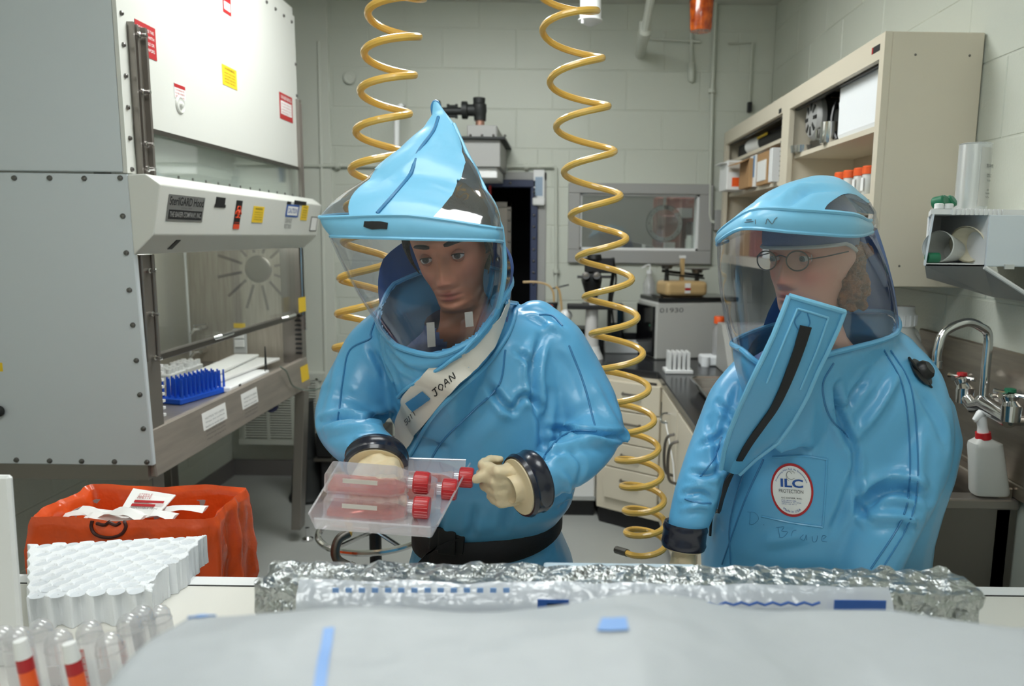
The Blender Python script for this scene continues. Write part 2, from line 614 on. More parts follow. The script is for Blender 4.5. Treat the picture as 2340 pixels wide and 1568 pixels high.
obj('bracket', MB().box(pc.x - .008, pc.x + .022, pc.y - .03, pc.y - .012, pc.z + rr * .8, pc.z + rr * 1.02), 'blackmat', t)
a, b = W(1500, 450, YB + 1.2), W(1602, 580, YB + 1.2)
one('storage_rack', MB().box(a.x, b.x, YB + 1.2, YB + 1.4, .5, a.z).box(a.x + .05, a.x + .2, YB + 1.1, YB + 1.2, b.z, b.z + .3), 'brick', 'red-brown cabinet in the room behind the porthole', 'cabinet', smooth=None, bevel=.01)
for k, (px, py, w_, h_) in enumerate([(1530, 560, .07, .1), (1585, 520, .05, .2), (1565, 480, .1, .06)]):
    q = W(px, py, YB + 1.0)
    one('lab_carton', MB().box(q.x - w_ / 2, q.x + w_ / 2, YB + .95, YB + 1.19, q.z - h_, q.z + h_ * .2), ['white', 'greypaint', 'white'][k],
        ['small white carton low against the red-brown cabinet', 'tall grey carton at the right end of the red-brown cabinet', 'flat white carton high on the red-brown cabinet'][k], 'carton', smooth=None)
# dark torch lying on the sill behind the pane
q0, q1 = W(1425, 560, YB + .12), W(1492, 570, YB + .12)
t = thing('flashlight', 'black flashlight lying inside the window on its sill', 'flashlight', q0)
obj('head', MB().tube([q0, q0 + (q1 - q0) * .12, q0 + (q1 - q0) * .6], [.02, .035, .026], 14), 'blackmat', t)
obj('handle', MB().tube([q0 + (q1 - q0) * .6, q0 + (q1 - q0) * .72], [.022, .022], 14), 'greypaint', t)
obj('end_cap', MB().tube([q0 + (q1 - q0) * .72, q1], [.02, .022], 14), 'blackmat', t)
q = W(1575, 580, YB + .14)
one('jar', MB().lathe([(.026, 0), (.03, .01), (.03, .07), (.024, .078), (.024, .1)], (q.x, q.y, iz0), n=16), 'milky', 'white lidded jar on the sill inside the window', 'jar')

# ---- steel airlock door in the back wall
d0, d1, _, dz = DOOR
dr = st(obj('door_1', MB(), 'bluepaint'))
f = MB().box(d0 - .02, d1 + .005, YB - .03, YB + .1, dz - .045, dz).box(d1 - .04, d1 + .005, YB - .03, YB + .1, 0, dz - .045).box(d0 - .02, d0 + .03, YB - .03, YB + .1, 0, dz - .045)
obj('door_frame', f, 'bluepaint', dr, smooth=None, bevel=.004)
# hinged bolted leaf standing open on the left
lx = W(1168, 470, YB).x
obj('door_leaf', MB().box(d0 + .03, lx, YB + .01, YB + .06, .02, W(1140, 462, YB).z), 'steelpaint', dr, smooth=None, bevel=.004)
obj('leaf_edge', MB().box(lx - .025, lx, YB - .012, YB + .01, .02, W(1140, 462, YB).z).box(d0 + .03, lx, YB - .012, YB + .01, W(1140, 462, YB).z - .03, W(1140, 462, YB).z), 'darksteel', dr, smooth=None)
bsm = mesh_of('bolt', MB().ball((0, 0, 0), .008, 5), 'bolt')
for k in range(9):
    inst('bolt', bsm, dr, (lx - .012, YB - .014, W(1160, 480 + k * 24, YB).z))
    inst('bolt', bsm, dr, (d1 - .018, YB - .034, W(1210, 440 + k * 26, YB).z))
for k in range(5):
    inst('bolt', bsm, dr, (d0 + .05 + k * .06, YB - .034, dz - .02))
obj('latch', MB().box(lx - .14, lx - .125, YB - .04, YB - .0, W(1124, 425, YB).z - .06, W(1124, 425, YB).z), 'red', dr, smooth=None)
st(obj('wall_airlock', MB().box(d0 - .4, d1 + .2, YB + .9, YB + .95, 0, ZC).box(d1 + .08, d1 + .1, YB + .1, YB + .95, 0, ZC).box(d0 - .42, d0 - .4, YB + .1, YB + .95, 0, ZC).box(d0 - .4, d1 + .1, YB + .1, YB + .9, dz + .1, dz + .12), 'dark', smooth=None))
st(obj('trim_door_grey', MB().box(d1 + .005, W(1247, 600, YB).x, YB - .008, YB + .01, 0, dz + .05).box(d0 - .02, W(1247, 600, YB).x, YB - .008, YB + .01, dz, dz + .05), 'greypaint', smooth=None, bevel=.003))
# white wall thermometer beside the door
a, b = W(1219, 388, YB - .02), W(1244, 470, YB - .02)
t = thing('wall_gauge', 'white wall gauge with blue scale beside the steel door', 'gauge', (a.x, YB, b.z))
obj('back_plate', MB().box(a.x, b.x, YB - .03, YB - .008, b.z, a.z), 'white', t, smooth=None, bevel=.004)
obj('scale_card', MB().box(a.x + .012, b.x - .012, YB - .033, YB - .03, b.z + .06, a.z - .045), mat('blue_grey_card', S(150, 170, 192)), t, smooth=None)
obj('cup', MB().box(a.x - .003, b.x + .003, YB - .05, YB - .03, b.z, b.z + .05), 'white', t, smooth=None, bevel=.006)


# ---- pipes, conduits, ceiling hangings
def pipe(name, pts, r, m, label, cat, group=None, clips=()):
    t = thing(name, label, cat, pts[0], group)
    obj('pipe', MB().tube(pts, r, 10), m, t)
    for c in clips:
        obj('clip', MB().lathe([(r * 1.9, -.012), (r * 1.9, .012)], c[0], c[1], 12), m, t)
    return t


yq = YB - .02
pipe('wall_conduit', [W(688, 379, yq), W(1268, 381, yq), W(1270, 384, yq), W(1271, 690, yq)], .011, 'block', 'painted conduit running above the door and down beside it', 'conduit',
     clips=[(W(772, 380, yq), XR), (W(1203, 381, yq), XR), (W(1271, 620, yq), ZU)])
pipe('wall_pipe', [W(728, 95, yq), W(733, 330, yq), W(744, 870, yq)], .009, 'wallpaint', 'thin painted pipe running down the pier beside the cabinet', 'pipe')
pipe('corner_conduit', [W(1636, 5, yq), W(1628, 200, yq), W(1621, 490, yq), W(1624, 505, yq), W(1640, 512, yq)], .012, 'block', 'painted vertical conduit between window and shelf cabinet', 'conduit', clips=[(W(1627, 208, yq), ZU)])
obj('junction_box', MB().box(W(1632, 500, yq).x, W(1656, 500, yq).x, YB - .05, YB, W(1640, 527, yq).z, W(1640, 480, yq).z), 'greypaint', bpy.data.objects['corner_conduit'], smooth=None, bevel=.004)
pipe('wall_wire', [W(1664, 100, yq), W(1720, 97, yq), W(1712, 235, yq)], .006, 'block', 'thin bent wire conduit high on the wall over the cabinet', 'conduit')
q = W(1713, 245, yq)
obj('connector', MB().box(q.x - .012, q.x + .012, YB - .035, YB, q.z - .03, q.z + .03), 'iron', bpy.data.objects['wall_wire'], smooth=None)
# dropped pipe with elbow near the ceiling
e0, e1 = W(1494, -40, 4.2), W(1474, 72, 4.4)
t = pipe('drain_pipe', [e0, e1], .024, 'wallpaint', 'pale pipe slanting from the ceiling to an elbow', 'pipe')
obj('elbow', MB().tube([e1 + Vector((0, 0, .05)), e1, e1 + Vector((.0, .1, -.02)), e1 + Vector((.02, YB - e1.y, -.02))], [.034, .036, .034, .03], 14), 'wallpaint', t)
pipe('ledge_pipe', [W(1480, 88, yq), W(1600, 95, yq)], .008, 'wallpaint', 'short painted pipe running sideways from the ceiling elbow', 'pipe')
# amber beacon
by = 3.9
q = W(1601, 72, by)
hb = W(1601, 4, by).z - q.z
t = thing('warning_beacon', 'amber warning beacon hanging from the ceiling near the corner', 'beacon', (q.x, q.y, ZC))
obj('lens', MB().lathe([(.001, 0), (.05, 0), (.054, .012), (.058, hb * .7), (.06, hb), (.001, hb)], q, n=28, caps=False), 'amber', t)
obj('mount', MB().lathe([(.062, 0), (.062, .01), (.03, .012), (.03, ZC - q.z - hb)], q + ZU * hb, n=24), 'iron', t)
g = W(1578, 170, yq)
t = thing('wall_buzzer', 'long cream switch hanging on a conduit below the beacon', 'switch', g)
obj('body', MB().tube([W(1579, 188, yq), W(1580, 182, yq), W(1580, 148, yq), W(1580, 142, yq)], [.014, .022, .022, .012], 12), 'block', t)
obj('conduit', MB().tube([W(1580, 142, yq), W(1580, 66, yq), W(1581, 2, yq)], .009, 8), 'block', t)
# white detector at the ceiling
dy = 3.7
q = W(1350, 0, dy)
t = thing('ceiling_detector', 'white cylindrical detector hanging behind the hose at the ceiling', 'detector', (q.x, q.y, ZC))
obj('housing', MB().lathe([(.05, W(1350, 24, dy).z), (.05, ZC)], (q.x, q.y, 0), n=24), 'white', t)
obj('sensor_ring', MB().lathe([(.048, W(1350, 42, dy).z), (.052, W(1350, 38, dy).z), (.052, W(1350, 25, dy).z)], (q.x, q.y, 0), n=24), 'white', t)
obj('slot', MB().box(q.x - .032, q.x + .02, q.y - .054, q.y - .048, W(1350, 36, dy).z, W(1350, 27, dy).z), 'greyink', t, smooth=None)
obj('flange', MB().lathe([(.02, W(1350, 58, dy).z), (.058, W(1350, 48, dy).z), (.058, W(1350, 45, dy).z), (.03, W(1350, 42, dy).z)], (q.x, q.y, 0), n=24), 'white', t)
obj('test_peg', MB().cyl((q.x - .038, q.y - .03, W(1350, 58, dy).z), (q.x - .038, q.y - .03, W(1350, 40, dy).z), .007), 'white', t)
# round painted plate on the wall
q = W(799, 178, YB - .012)
one('blank_plate', MB().lathe([(.0385, 0), (.0385, .008), (.034, .012), (.024, .012), (.022, .008), (.001, .008)], q, (0, -1, 0), 28), 'wallpaint', 'round painted cover plate on the back wall between cabinet and hose', 'plate')
# white breather pipe seen above the hood
yy = 4.6
pipe('vent_pipe', [W(922, 243, YB - .02), W(916, 243, yy), W(909, 252, yy), W(907, 275, yy), W(906, 342, yy)], .017, 'white', 'white bent vent pipe on the wall behind the left hose', 'pipe')
obj('rubber_joint', MB().cyl(W(906, 342, yy), W(906, 420, yy), .019), mat('blue_grey_rubber', S(110, 124, 146)), bpy.data.objects['vent_pipe'])
# exhaust box with black valve fittings
ey = 4.35
a, b = W(1062, 318, ey), W(1143, 382, ey)
t = thing('exhaust_box', 'grey metal exhaust box with a bolted flange on the wall behind the hood', 'exhaust box', (a.x, YB, b.z))
obj('box_body', MB().box(a.x - .06, b.x, ey, YB, b.z, a.z), 'greypaint', t, smooth=None, bevel=.004)
obj('flange', MB().box(a.x - .07, b.x + .03, ey - .03, YB, a.z, a.z + .012), 'iron', t, smooth=None)
obj('lower_collar', MB().box(a.x - .04, b.x - .02, ey + .03, YB, b.z - .06, b.z), 'white', t, smooth=None, bevel=.004)
c = W(1098, 290, ey + .1)
obj('upper_hood', MB().box(a.x + .01, b.x - .02, ey + .02, YB, a.z + .012, c.z), 'greypaint', t, smooth=None, bevel=.006)
for k in range(5):
    inst('bolt', bsm, t, (a.x - .03 + k * .065, ey - .02, a.z + .02))
t = thing('valve_assembly', 'black iron pipe valve with handwheel above the grey exhaust box', 'valve', c)
v = lambda px, py: W(px, py, ey + .1)
obj('copper_nipple', MB().cyl(v(1097, 292), v(1097, 272), .026, n=16), mat('copper_stub', S(170, 128, 112), .4, .6), t)
obj('valve_body', MB().tube([v(1097, 276), v(1097, 262), v(1096, 255), v(1095, 240), v(1095, 236), v(1095, 224)], [.034, .036, .042, .042, .034, .036], 20), 'iron', t)
obj('side_port', MB().tube([v(1095, 252), v(1070, 252), v(1068, 252), v(1056, 252)], [.034, .034, .05, .05], 20), 'iron', t)
obj('stub_pipe', MB().tube([v(1056, 254), v(1010, 254)], .022, 14), 'iron', t)
obj('end_flange', MB().cyl(v(1006, 255), v(994, 255), .062, n=24), 'iron', t)
for py in (243, 266):
    obj('clamp', MB().tube([v(1022, py), v(1046, py)], .008, 8).cyl(v(1024, py - 5), v(1024, py + 5), .008, n=8).cyl(v(1043, py - 5), v(1043, py + 5), .008, n=8), 'iron', t)

# heater grille low on the back wall
gy = YB - .1
a, b = W(538, 852, gy), W(740, 1018, gy)
t = thing('wall_heater', 'grey louvred heater grille low on the back wall behind the cabinet legs', 'heater', (a.x, YB, b.z))
obj('casing', MB().box(a.x, b.x, gy + .012, YB - .012, b.z, a.z), 'wallpaint', t, smooth=None, bevel=.004)
obj('recess', MB().box(a.x + .04, b.x - .03, gy + .0105, gy + .012, b.z + .04, a.z - .05), 'dark', t, smooth=None)
f = MB()
n = 23
for k in range(n):
    zz = b.z + .05 + (a.z - b.z - .11) * k / (n - 1)
    f.obox(((a.x + b.x) / 2, gy + .006, zz), ((b.x - a.x) / 2 - .035, 0, 0), (0, .006, -.005), (0, .002, .0028))
obj('slats', f, 'wallpaint', t, smooth=None, kind='stuff')
f = MB()
for fx in (0.0, .33, .66, 1.0):
    xx = a.x + .037 + (b.x - a.x - .07) * fx
    f.box(xx - .009, xx + .009, gy - .002, gy + .012, b.z + .03, a.z - .03)
obj('mullions', f.box(a.x, b.x, gy - .002, gy + .012, b.z, b.z + .035).box(a.x, b.x, gy - .002, gy + .012, a.z - .045, a.z), 'wallpaint', t, smooth=None)
# black stand-pipe foot behind the cabinet leg
q = WZ(705, 1140, 0)
t = thing('floor_stand', 'black tapered stand on the floor behind the steel cabinet leg', 'stand', (q.x, q.y, 0))
obj('foot', MB().lathe([(.11, 0), (.115, .02), (.1, .05), (.085, .22), (.075, .27)], (q.x, q.y, 0), n=24), 'iron', t)
obj('column', MB().lathe([(.07, .27), (.068, .3), (.055, .34), (.05, .62)], (q.x, q.y, 0), n=20), 'iron', t)
a, b = W(725, 985, q.y - .05), W(765, 1050, q.y - .05)
t = thing('black_cart', 'low black box cart on the floor behind her right elbow', 'cart', (a.x, q.y, 0))
obj('case', MB().box(a.x + .02, a.x + .4, q.y - .08, q.y + .25, .06, b.z), 'blackmat', t, smooth=None, bevel=.01)
obj('shelf', MB().box(a.x - .01, a.x + .42, q.y - .1, q.y + .27, b.z, b.z + .02), 'darksteel', t, smooth=None)
obj('lid', MB().box(a.x, a.x + .4, q.y - .09, q.y + .2, b.z + .02, a.z), 'black', t, smooth=None, bevel=.008)
for i in (0, 1):
    for k in (0, 1):
        obj('caster', MB().cyl((a.x + .05 + i * .3, q.y - .06 + k * .26, .03), (a.x + .08 + i * .3, q.y - .06 + k * .26, .03), .03), 'black', t)

# ---- ceiling lamps (above the frame); the third is an added fill light
for i, (lx_, ly_) in enumerate(LAMPS):
    t = thing('ceiling_light', ['fluorescent ceiling light over the front bench', 'fluorescent ceiling light over the middle of the room', 'added fill light on the ceiling behind the camera'][i], 'lamp', (lx_, ly_, ZC))
    obj('housing', MB().box(lx_ - .64, lx_ + .64, ly_ - .33, ly_ + .33, ZC - .02, ZC), 'white', t, smooth=None)
    obj('diffuser', MB().box(lx_ - .6, lx_ + .6, ly_ - .29, ly_ + .29, ZC - .035, ZC - .02), ['lamp', 'lamp2', 'lamp_fill'][i], t, smooth=None)
# ================================================================== biosafety cabinet on the left
X0, YN, YE = -1.335, 2.33, 3.87
XBK = -2.1
bsc = thing('biosafety_cabinet', 'large cream biosafety cabinet with tilted canopy and glass sash along the left wall', 'lab cabinet', (-1.7, 3.1, 0))
zs = W(290, 395, YN).z                      # seam between the two side panels
zb = W(350, 1065, YN).z
obj('upper_side_panel', MB().box(XBK, X0 - .008, YN, YN + .02, zs + .002, 2.75), 'bscpaint', bsc, smooth=None, bevel=.003)
obj('lower_side_panel', MB().prism([(XBK, YN, zb), (W(350, 1065, YN).x, YN, zb), (X0, YN, zs - .004), (XBK, YN, zs - .004)], (0, .02, 0)), 'bscpaint', bsc, smooth=None, bevel=.003)
obj('shell', MB().box(XBK, X0 - .01, YN + .02, YE, 1.95, 2.72).box(XBK, XBK + .05, YN + .02, YE, zb, 1.95).box(XBK + .05, -1.45, YN + .02, YE, 1.62, 1.95), 'bscwhite', bsc, smooth=None)
obj('base_rail', MB().box(XBK, X0 + .0, YN + .004, YN + .05, zb - .05, zb), 'steelpaint', bsc, smooth=None)
bolt = mesh_of('bolt', MB().lathe([(.0085, 0), (.0085, .002), (.0065, .006), (.002, .008)], (0, 0, 0), (0, -1, 0), 10), 'bolt')
boltx = mesh_of('bolt', MB().lathe([(.0075, 0), (.0075, .002), (.006, .006), (.002, .008)], (0, 0, 0), (1, 0, 0), 10), 'bolt')
for px, py in [(33, 407), (114, 407), (193, 408), (275, 407), (281, 494), (289, 578), (296, 663), (304, 743), (312, 824), (320, 902), (328, 980), (336, 1056), (262, 1055), (187, 1054), (114, 1053), (38, 1051)]:
    inst('bolt', bolt, bsc, W(px, py, YN))
# front of the upper part
zt = W(678, 95, YE).z + .02
zw = 1.945
obj('front_panel', MB().box(X0 - .012, X0, YN + .02, YE, zw, zt + .1), 'bscwhite', bsc, smooth=None, bevel=.003)
obj('corner_strip', MB().box(X0 - .012, X0 + .002, YN, YN + .045, zs, 2.75), 'bscwhite', bsc, smooth=None)
obj('panel_edge', MB().box(X0, X0 + .006, YN + .13, YE, zw - .012, zw + .004), 'darksteel', bsc, smooth=None)
obj('sash_top', MB().box(X0 - .02, X0 - .014, YN + .1, YE - .02, zs - .06, zw), 'glass', bsc, smooth=None)
obj('plenum_panel', MB().box(X0 - .06, X0 - .05, YN + .02, YE, zs - .1, zw + .02), 'bscwhite', bsc, smooth=None)
for px, py in [(265, 24), (272, 98), (277, 170), (283, 243), (288, 314), (293, 386)]:
    q = WX(px, py, X0 + .002)
    inst('bolt', boltx, bsc, (X0 + .002, YN + .022, q.z))
for k in range(12):
    yk = YN + .35 + (YE - YN - .4) * k / 11
    inst('bolt', boltx, bsc, (X0, yk, zt + .06))
for z in (2.45, 2.3, 2.15, 2.05):
    inst('bolt', boltx, bsc, (X0, YE - .015, z))
# near rail of the sliding sash
r0, r1 = WX(278, 40, X0 + .01), WX(330, 390, X0 + .01)
rail = obj('sash_rail', MB().box(X0 + .001, X0 + .006, YN + .05, YN + .13, zs, r0.z).box(X0 + .006, X0 + .02, YN + .05, YN + .058, zs, r0.z).box(X0 + .006, X0 + .02, YN + .118, YN + .13, zs, r0.z).box(X0 + .006, X0 + .014, YN + .082, YN + .09, zs, r0.z), 'steelpaint', bsc, smooth=None)
for z in (r0.z - .03, r0.z - .2, r0.z - .36, zs + .02):
    obj('stud', MB().lathe([(.01, 0), (.01, .01), (.006, .012), (.006, .03)], (X0 + .01, YN + .09, z), (1, 0, 0), 10), 'chrome', rail)
obj('far_rail', MB().box(X0, X0 + .018, YE - .03, YE, zs - .03, 2.28).box(X0 + .018, X0 + .024, YE - .02, YE - .012, zs - .03, 2.26), 'steelpaint', bsc, smooth=None)
# canopy: one folded box along the front
prof = [W(*p, YN) for p in [(291, 399), (332, 397), (367, 421), (352, 537), (306, 583)]]
can = obj('canopy', MB().prism([Vector((p.x, YN - .002, p.z)) for p in prof], (0, YE - YN + .012, 0)), 'bscwhite', bsc, smooth=None, bevel=.004, seg=2)
for k in range(13):
    yk = YN + .27 + (YE - YN - .35) * k / 12
    obj('screw', MB().cyl((prof[1].x - .035, yk, prof[1].z), (prof[1].x - .035, yk, prof[1].z + .014), .003, n=6), 'bolt', can)
# stickers on the canopy front (its plane leans)
cu = (prof[2] - prof[3])
cu = Vector((cu.x, 0, cu.z)).normalized()
cn = Vector((cu.z, 0, -cu.x))


def canopy_pt(px, py):
    d = ray(px, py)
    p0 = Vector((prof[3].x, YN, prof[3].z))
    t = (p0 - CAMLOC).dot(cn) / d.dot(cn)
    return CAMLOC + d * t + cn * .0012


def sticker(name, px0, py1, px1, py0, m, label):
    """plate on the canopy with the given lower-left and upper-right corners"""
    a, b = canopy_pt(px0, py1), canopy_pt(px1, py0)
    w, h = b.y - a.y, (b - a).dot(cu)
    o = card(name, m, bsc, a, YF, cu, w, h, .0008, label)
    return o, a + cn * .0009, w, h


o, a, w, h = sticker('nameplate', 378, 504, 468, 452, mat('grey_plate', S(134, 134, 132), .4, .4), 'grey nameplate with black lettering')
text('lettering', 'SterilGARD Hood', 'ink', o, a + YF * w * .03 + cu * h * .6, YF, cu, h * .33, w * .94, bold=.01)
card('dark_band', 'ink', o, a + YF * w * .04 + cu * h * .07, YF, cu, w * .92, h * .36, .0005)
text('lettering', 'THE BAKER COMPANY, INC.', mat('plate_silver', S(150, 150, 148)), o, a + YF * w * .06 + cu * h * .12 + cn * .0006, YF, cu, h * .24, w * .88, bold=.01)
text('lettering', 'SANFORD, MAINE', 'greyink', o, a + YF * w * .35 + cu * h * .48, YF, cu, h * .06, w * .3)
o, a, w, h = sticker('gauge_plate', 491, 473, 515, 452, 'ink', 'small black plate')
card('lower_tab', 'ink', o, a + YF * (-w * .1), YF, cu, w * 1.2, h * .3, .0006)
o, a, w, h = sticker('biohazard_sticker', 531, 523, 554, 459, 'ink', 'black and orange biohazard sticker')
card('orange_band', 'orange', o, a, YF, cu, w, h * .17, .0005)
ca = a + YF * w * .5 + cu * h * .58 + cn * .0006
mb = MB()
for k in range(3):
    an = PI / 2 + k * 2 * PI / 3
    cc = ca + (YF * math.cos(an) + cu * math.sin(an)) * w * .24
    arc = [cc + (YF * math.cos(an + b) + cu * math.sin(an + b)) * w * .26 for b in np.linspace(.55, 2 * PI - .55, 16)]
    mb.tube(arc, w * .045, 5)
mb.tube([ca + (YF * math.cos(b) + cu * math.sin(b)) * w * .2 for b in np.linspace(0, 2 * PI, 14, endpoint=False)], w * .03, 5, closed=True)
obj('biohazard_symbol', mb, 'orange', o)
text('lettering', 'BIOHAZARD', 'orange', o, a + YF * w * .1 + cu * h * .2, YF, cu, h * .05, w * .8)
o, a, w, h = sticker('warning_sticker', 574, 508, 604, 473, 'yellow', 'yellow warning sticker on the canopy')
text('lettering', 'WARNING', 'ink', o, a + YF * w * .16 + cu * h * .78, YF, cu, h * .13, w * .68)
for k in range(4):
    text('lettering', ['UV LIGHT RAYS CAN', 'CAUSE EYE INJURY', 'TURN OFF WHEN', 'WORKING HERE'][k], 'ink', o, a + YF * w * .14 + cu * h * (.6 - k * .15), YF, cu, h * .07, w * .72)
o, a, w, h = sticker('caution_sticker', 651, 495, 684, 469, 'blue', 'blue and white caution sticker')
card('white_field', 'paper', o, a + YF * w * .1 + cu * h * .14, YF, cu, w * .8, h * .7, .0005)
text('lettering', 'CAUTION', 'blue', o, a + YF * w * .14 + cu * h * .3 + cn * .0006, YF, cu, h * .4, w * .7, bold=.01)
a = canopy_pt(650, 509)
text('lettering', 'ULTRA VIOLET', 'greyink', bsc, a, YF, cu, .02, .085)
text('lettering', 'PROTECT YOUR EYES', 'greyink', bsc, canopy_pt(648, 522), YF, cu, .02, .085)
o, a, w, h = sticker('warning_sticker', 685, 503, 705, 470, 'yellow', 'yellow sticker beside the caution sign')
text('lettering', 'NOTE', 'ink', o, a + YF * w * .25 + cu * h * .8, YF, cu, h * .1, w * .5)
for k in range(4):
    text('lettering', ['CERTIFIED BY', 'TEST DATE', 'SERIAL NO', 'NEXT DUE'][k], 'ink', o, a + YF * w * .15 + cu * h * (.62 - k * .15), YF, cu, h * .07, w * .65)
for x0_, x1_ in ((655, 665), (671, 700)):
    sticker('switch_label', x0_, 467, x1_, 461, 'ink', 'black strip label')
o, a, w, h = sticker('framed_card', 706, 528, 726, 496, 'ink', 'white card in a dark frame')
card('card', 'paper', o, a + YF * w * .08 + cu * h * .06, YF, cu, w * .84, h * .88, .0005)
# black vent slot on the canopy underside
pu = (prof[3] - prof[4]).normalized()
q = Vector(prof[3]).lerp(prof[4], .5) + YF * .18 - Vector((-pu.z, 0, pu.x)) * .0015
obj('vent_slot', MB().obox(q, pu * .022, YF * .014, Vector((-pu.z, 0, pu.x)) * .001), 'black', bsc, smooth=None)


# stickers on the upper front panel (plane x = X0)
def panel_sticker(name, px0, py1, px1, py0, m, label):
    a, b = WX(px0, py1, X0 + .0008), WX(px1, py0, X0 + .0008)
    o = card(name, m, bsc, a, YF, ZU, b.y - a.y, b.z - a.z, .0008, label)
    return o, a + XR * .0009, b.y - a.y, b.z - a.z


o, a, w, h = panel_sticker('warning_sign', 312, 120, 354, 66, 'red', 'solid red sign with white lettering')
for k in range(4):
    text('lettering', ['DO NOT USE THIS', 'CABINET WITH', 'FLAMMABLE OR', 'TOXIC VAPORS'][k], 'paper', o, a + YF * w * .1 + ZU * h * (.76 - .19 * k), YF, ZU, h * .1, w * .8)
o, a, w, h = panel_sticker('warning_sticker', 509, 192, 540, 162, 'yellow', 'yellow warning sticker on the upper panel')
text('lettering', 'WARNING', 'ink', o, a + YF * w * .15 + ZU * h * .78, YF, ZU, h * .12, w * .7)
for k in range(4):
    text('lettering', ['HIGH VOLTAGE', 'DISCONNECT POWER', 'BEFORE OPENING', 'THIS PANEL'][k], 'ink', o, a + YF * w * .14 + ZU * h * (.6 - k * .15), YF, ZU, h * .06, w * .72)
o, a, w, h = panel_sticker('notice_sticker', 399, 222, 422, 198, 'paper', 'white sticker with red print')
card('red_band', 'red', o, a + ZU * h * .72, YF, ZU, w, h * .25, .0004)
for k in range(3):
    text('lettering', ['CONTAMINATED', 'FILTER INSIDE', 'SEE MANUAL'][k], 'red', o, a + YF * w * .06 + ZU * h * (.5 - k * .22), YF, ZU, h * .13, w * .86)
o, a, w, h = panel_sticker('warning_sign', 640, 270, 667, 224, 'red', 'red and white warning sticker at the far edge')
card('white_field', 'paper', o, a + YF * w * .08 + ZU * h * .2, YF, ZU, w * .84, h * .5, .0004)
text('lettering', 'WARNING', 'paper', o, a + YF * w * .1 + ZU * h * .77, YF, ZU, h * .15, w * .8)
for k in range(4):
    text('lettering', ['DO NOT REMOVE', 'THIS PANEL', 'BIOHAZARD AREA', 'BEHIND IT'][k], 'red', o, a + YF * w * .14 + ZU * h * (.57 - k * .11) + XR * .0005, YF, ZU, h * .06, w * .7)
o, a, w, h = panel_sticker('notice_sticker', 510, 26, 526, -14, 'red', 'red and white sticker at the top edge')
card('white_field', 'paper', o, a + YF * w * .12 + ZU * h * .15, YF, ZU, w * .76, h * .35, .0004)
q = WX(411, 240, X0)
obj('test_port', MB().lathe([(.03, 0), (.03, .003), (.026, .006), (.022, .004), (.012, .004), (.008, .012), (.001, .014)], q, (1, 0, 0), 24), 'bscwhite', bsc)

# lower part: posts, sash, work area
za = .975                                    # top of the front apron
zbot = .82
obj('near_post', MB().box(X0 - .1, X0, YN + .02, YN + .12, zb - .03, prof[4].z).box(X0, X0 + .008, YN + .035, YN + .045, 1.2, prof[4].z).box(X0, X0 + .008, YN + .1, YN + .112, 1.2, prof[4].z), 'steelpaint', bsc, smooth=None, bevel=.002)
for py in (620, 722, 826):
    q = WX(328, py, X0 + .01)
    obj('stud', MB().lathe([(.009, 0), (.009, .01), (.005, .012), (.005, .03)], (X0, YN + .075, q.z), (1, 0, 0), 10), 'chrome', bsc)
obj('far_post', MB().box(X0 - .1, X0, YE - .06, YE, za - .2, prof[4].z), 'steelpaint', bsc, smooth=None, bevel=.002)
obj('far_track', MB().cyl((X0 + .006, YE - .05, 1.2), (X0 + .006, YE - .05, prof[4].z), .006, n=8).box(X0, X0 + .012, YE - .03, YE - .012, 1.12, prof[4].z), 'chrome', bsc, smooth=None)
for k in range(9):
    for yy_, nm in ((YN + .12, 'notch'), (YE - .075, 'notch')):
        zz = 1.0 + k * .024
        obj(nm, MB().box(X0 - .03, X0 + .001, yy_, yy_ + .014, zz, zz + .009), 'white' if yy_ < 3 else 'black', bsc, smooth=None)
ss = obj('sash', MB().box(X0 - .03, X0 - .024, YN + .12, YE - .06, 1.2, prof[4].z + .02), 'sashglass', bsc, smooth=None)
obj('sash_handle', MB().box(X0 - .036, X0 - .01, YN + .12, YE - .06, 1.188, 1.212), 'darksteel', ss, smooth=None, bevel=.003)
for px in (500, 652):
    q = WX(px, 760, X0 - .02)
    obj('sash_grip', MB().tube([(X0 - .01, q.y - .06, 1.21), (X0 + .012, q.y - .05, 1.216), (X0 + .012, q.y + .05, 1.216), (X0 - .01, q.y + .06, 1.21)], .008, 8), 'chrome', ss)
XI = -1.93
obj('rear_wall', MB().box(XBK + .05, XI, YN + .02, YE - .02, zbot, 1.65), mat('pale_steel', S(190, 188, 178), .4, .55), bsc, smooth=None)
obj('end_wall', MB().box(XI, X0 - .1, YE - .035, YE - .015, zbot, 1.65), mat('satin_steel', S(182, 175, 163), .42, .45, var=(5, S(166, 157, 145), 0, (14, 1, 1))), bsc, smooth=None)
obj('near_wall', MB().box(XI, X0 - .1, YN + .022, YN + .04, zbot, 1.65), 'steelpaint', bsc, smooth=None)
obj('corner_bead', MB().cyl((XI + .004, YE - .04, .95), (XI + .004, YE - .04, 1.62), .006, n=8), 'white', bsc)
obj('work_surface', MB().box(XI, X0, YN + .04, YE - .02, .935, .95), 'steel', bsc, smooth=None)
obj('front_apron', MB().prism([(X0 - .02, YN + .02, za), (X0 + .004, YN + .02, za), (X0 + .02, YN + .02, zbot), (X0 - .02, YN + .02, zbot)], (0, YE - YN - .03, 0)), mat('worn_apron_steel', S(176, 166, 156), .4, .6, var=(4, S(160, 152, 143), 0, (1, 1, 9))), bsc, smooth=None, bevel=.004)
obj('interior_lamp', MB().cyl((X0 - .14, YN + .2, 1.6), (X0 - .14, YE - .2, 1.6), .014, n=12), mat('hood_lamp', (.97, 1, .96, 1), emit=15.0), bsc)
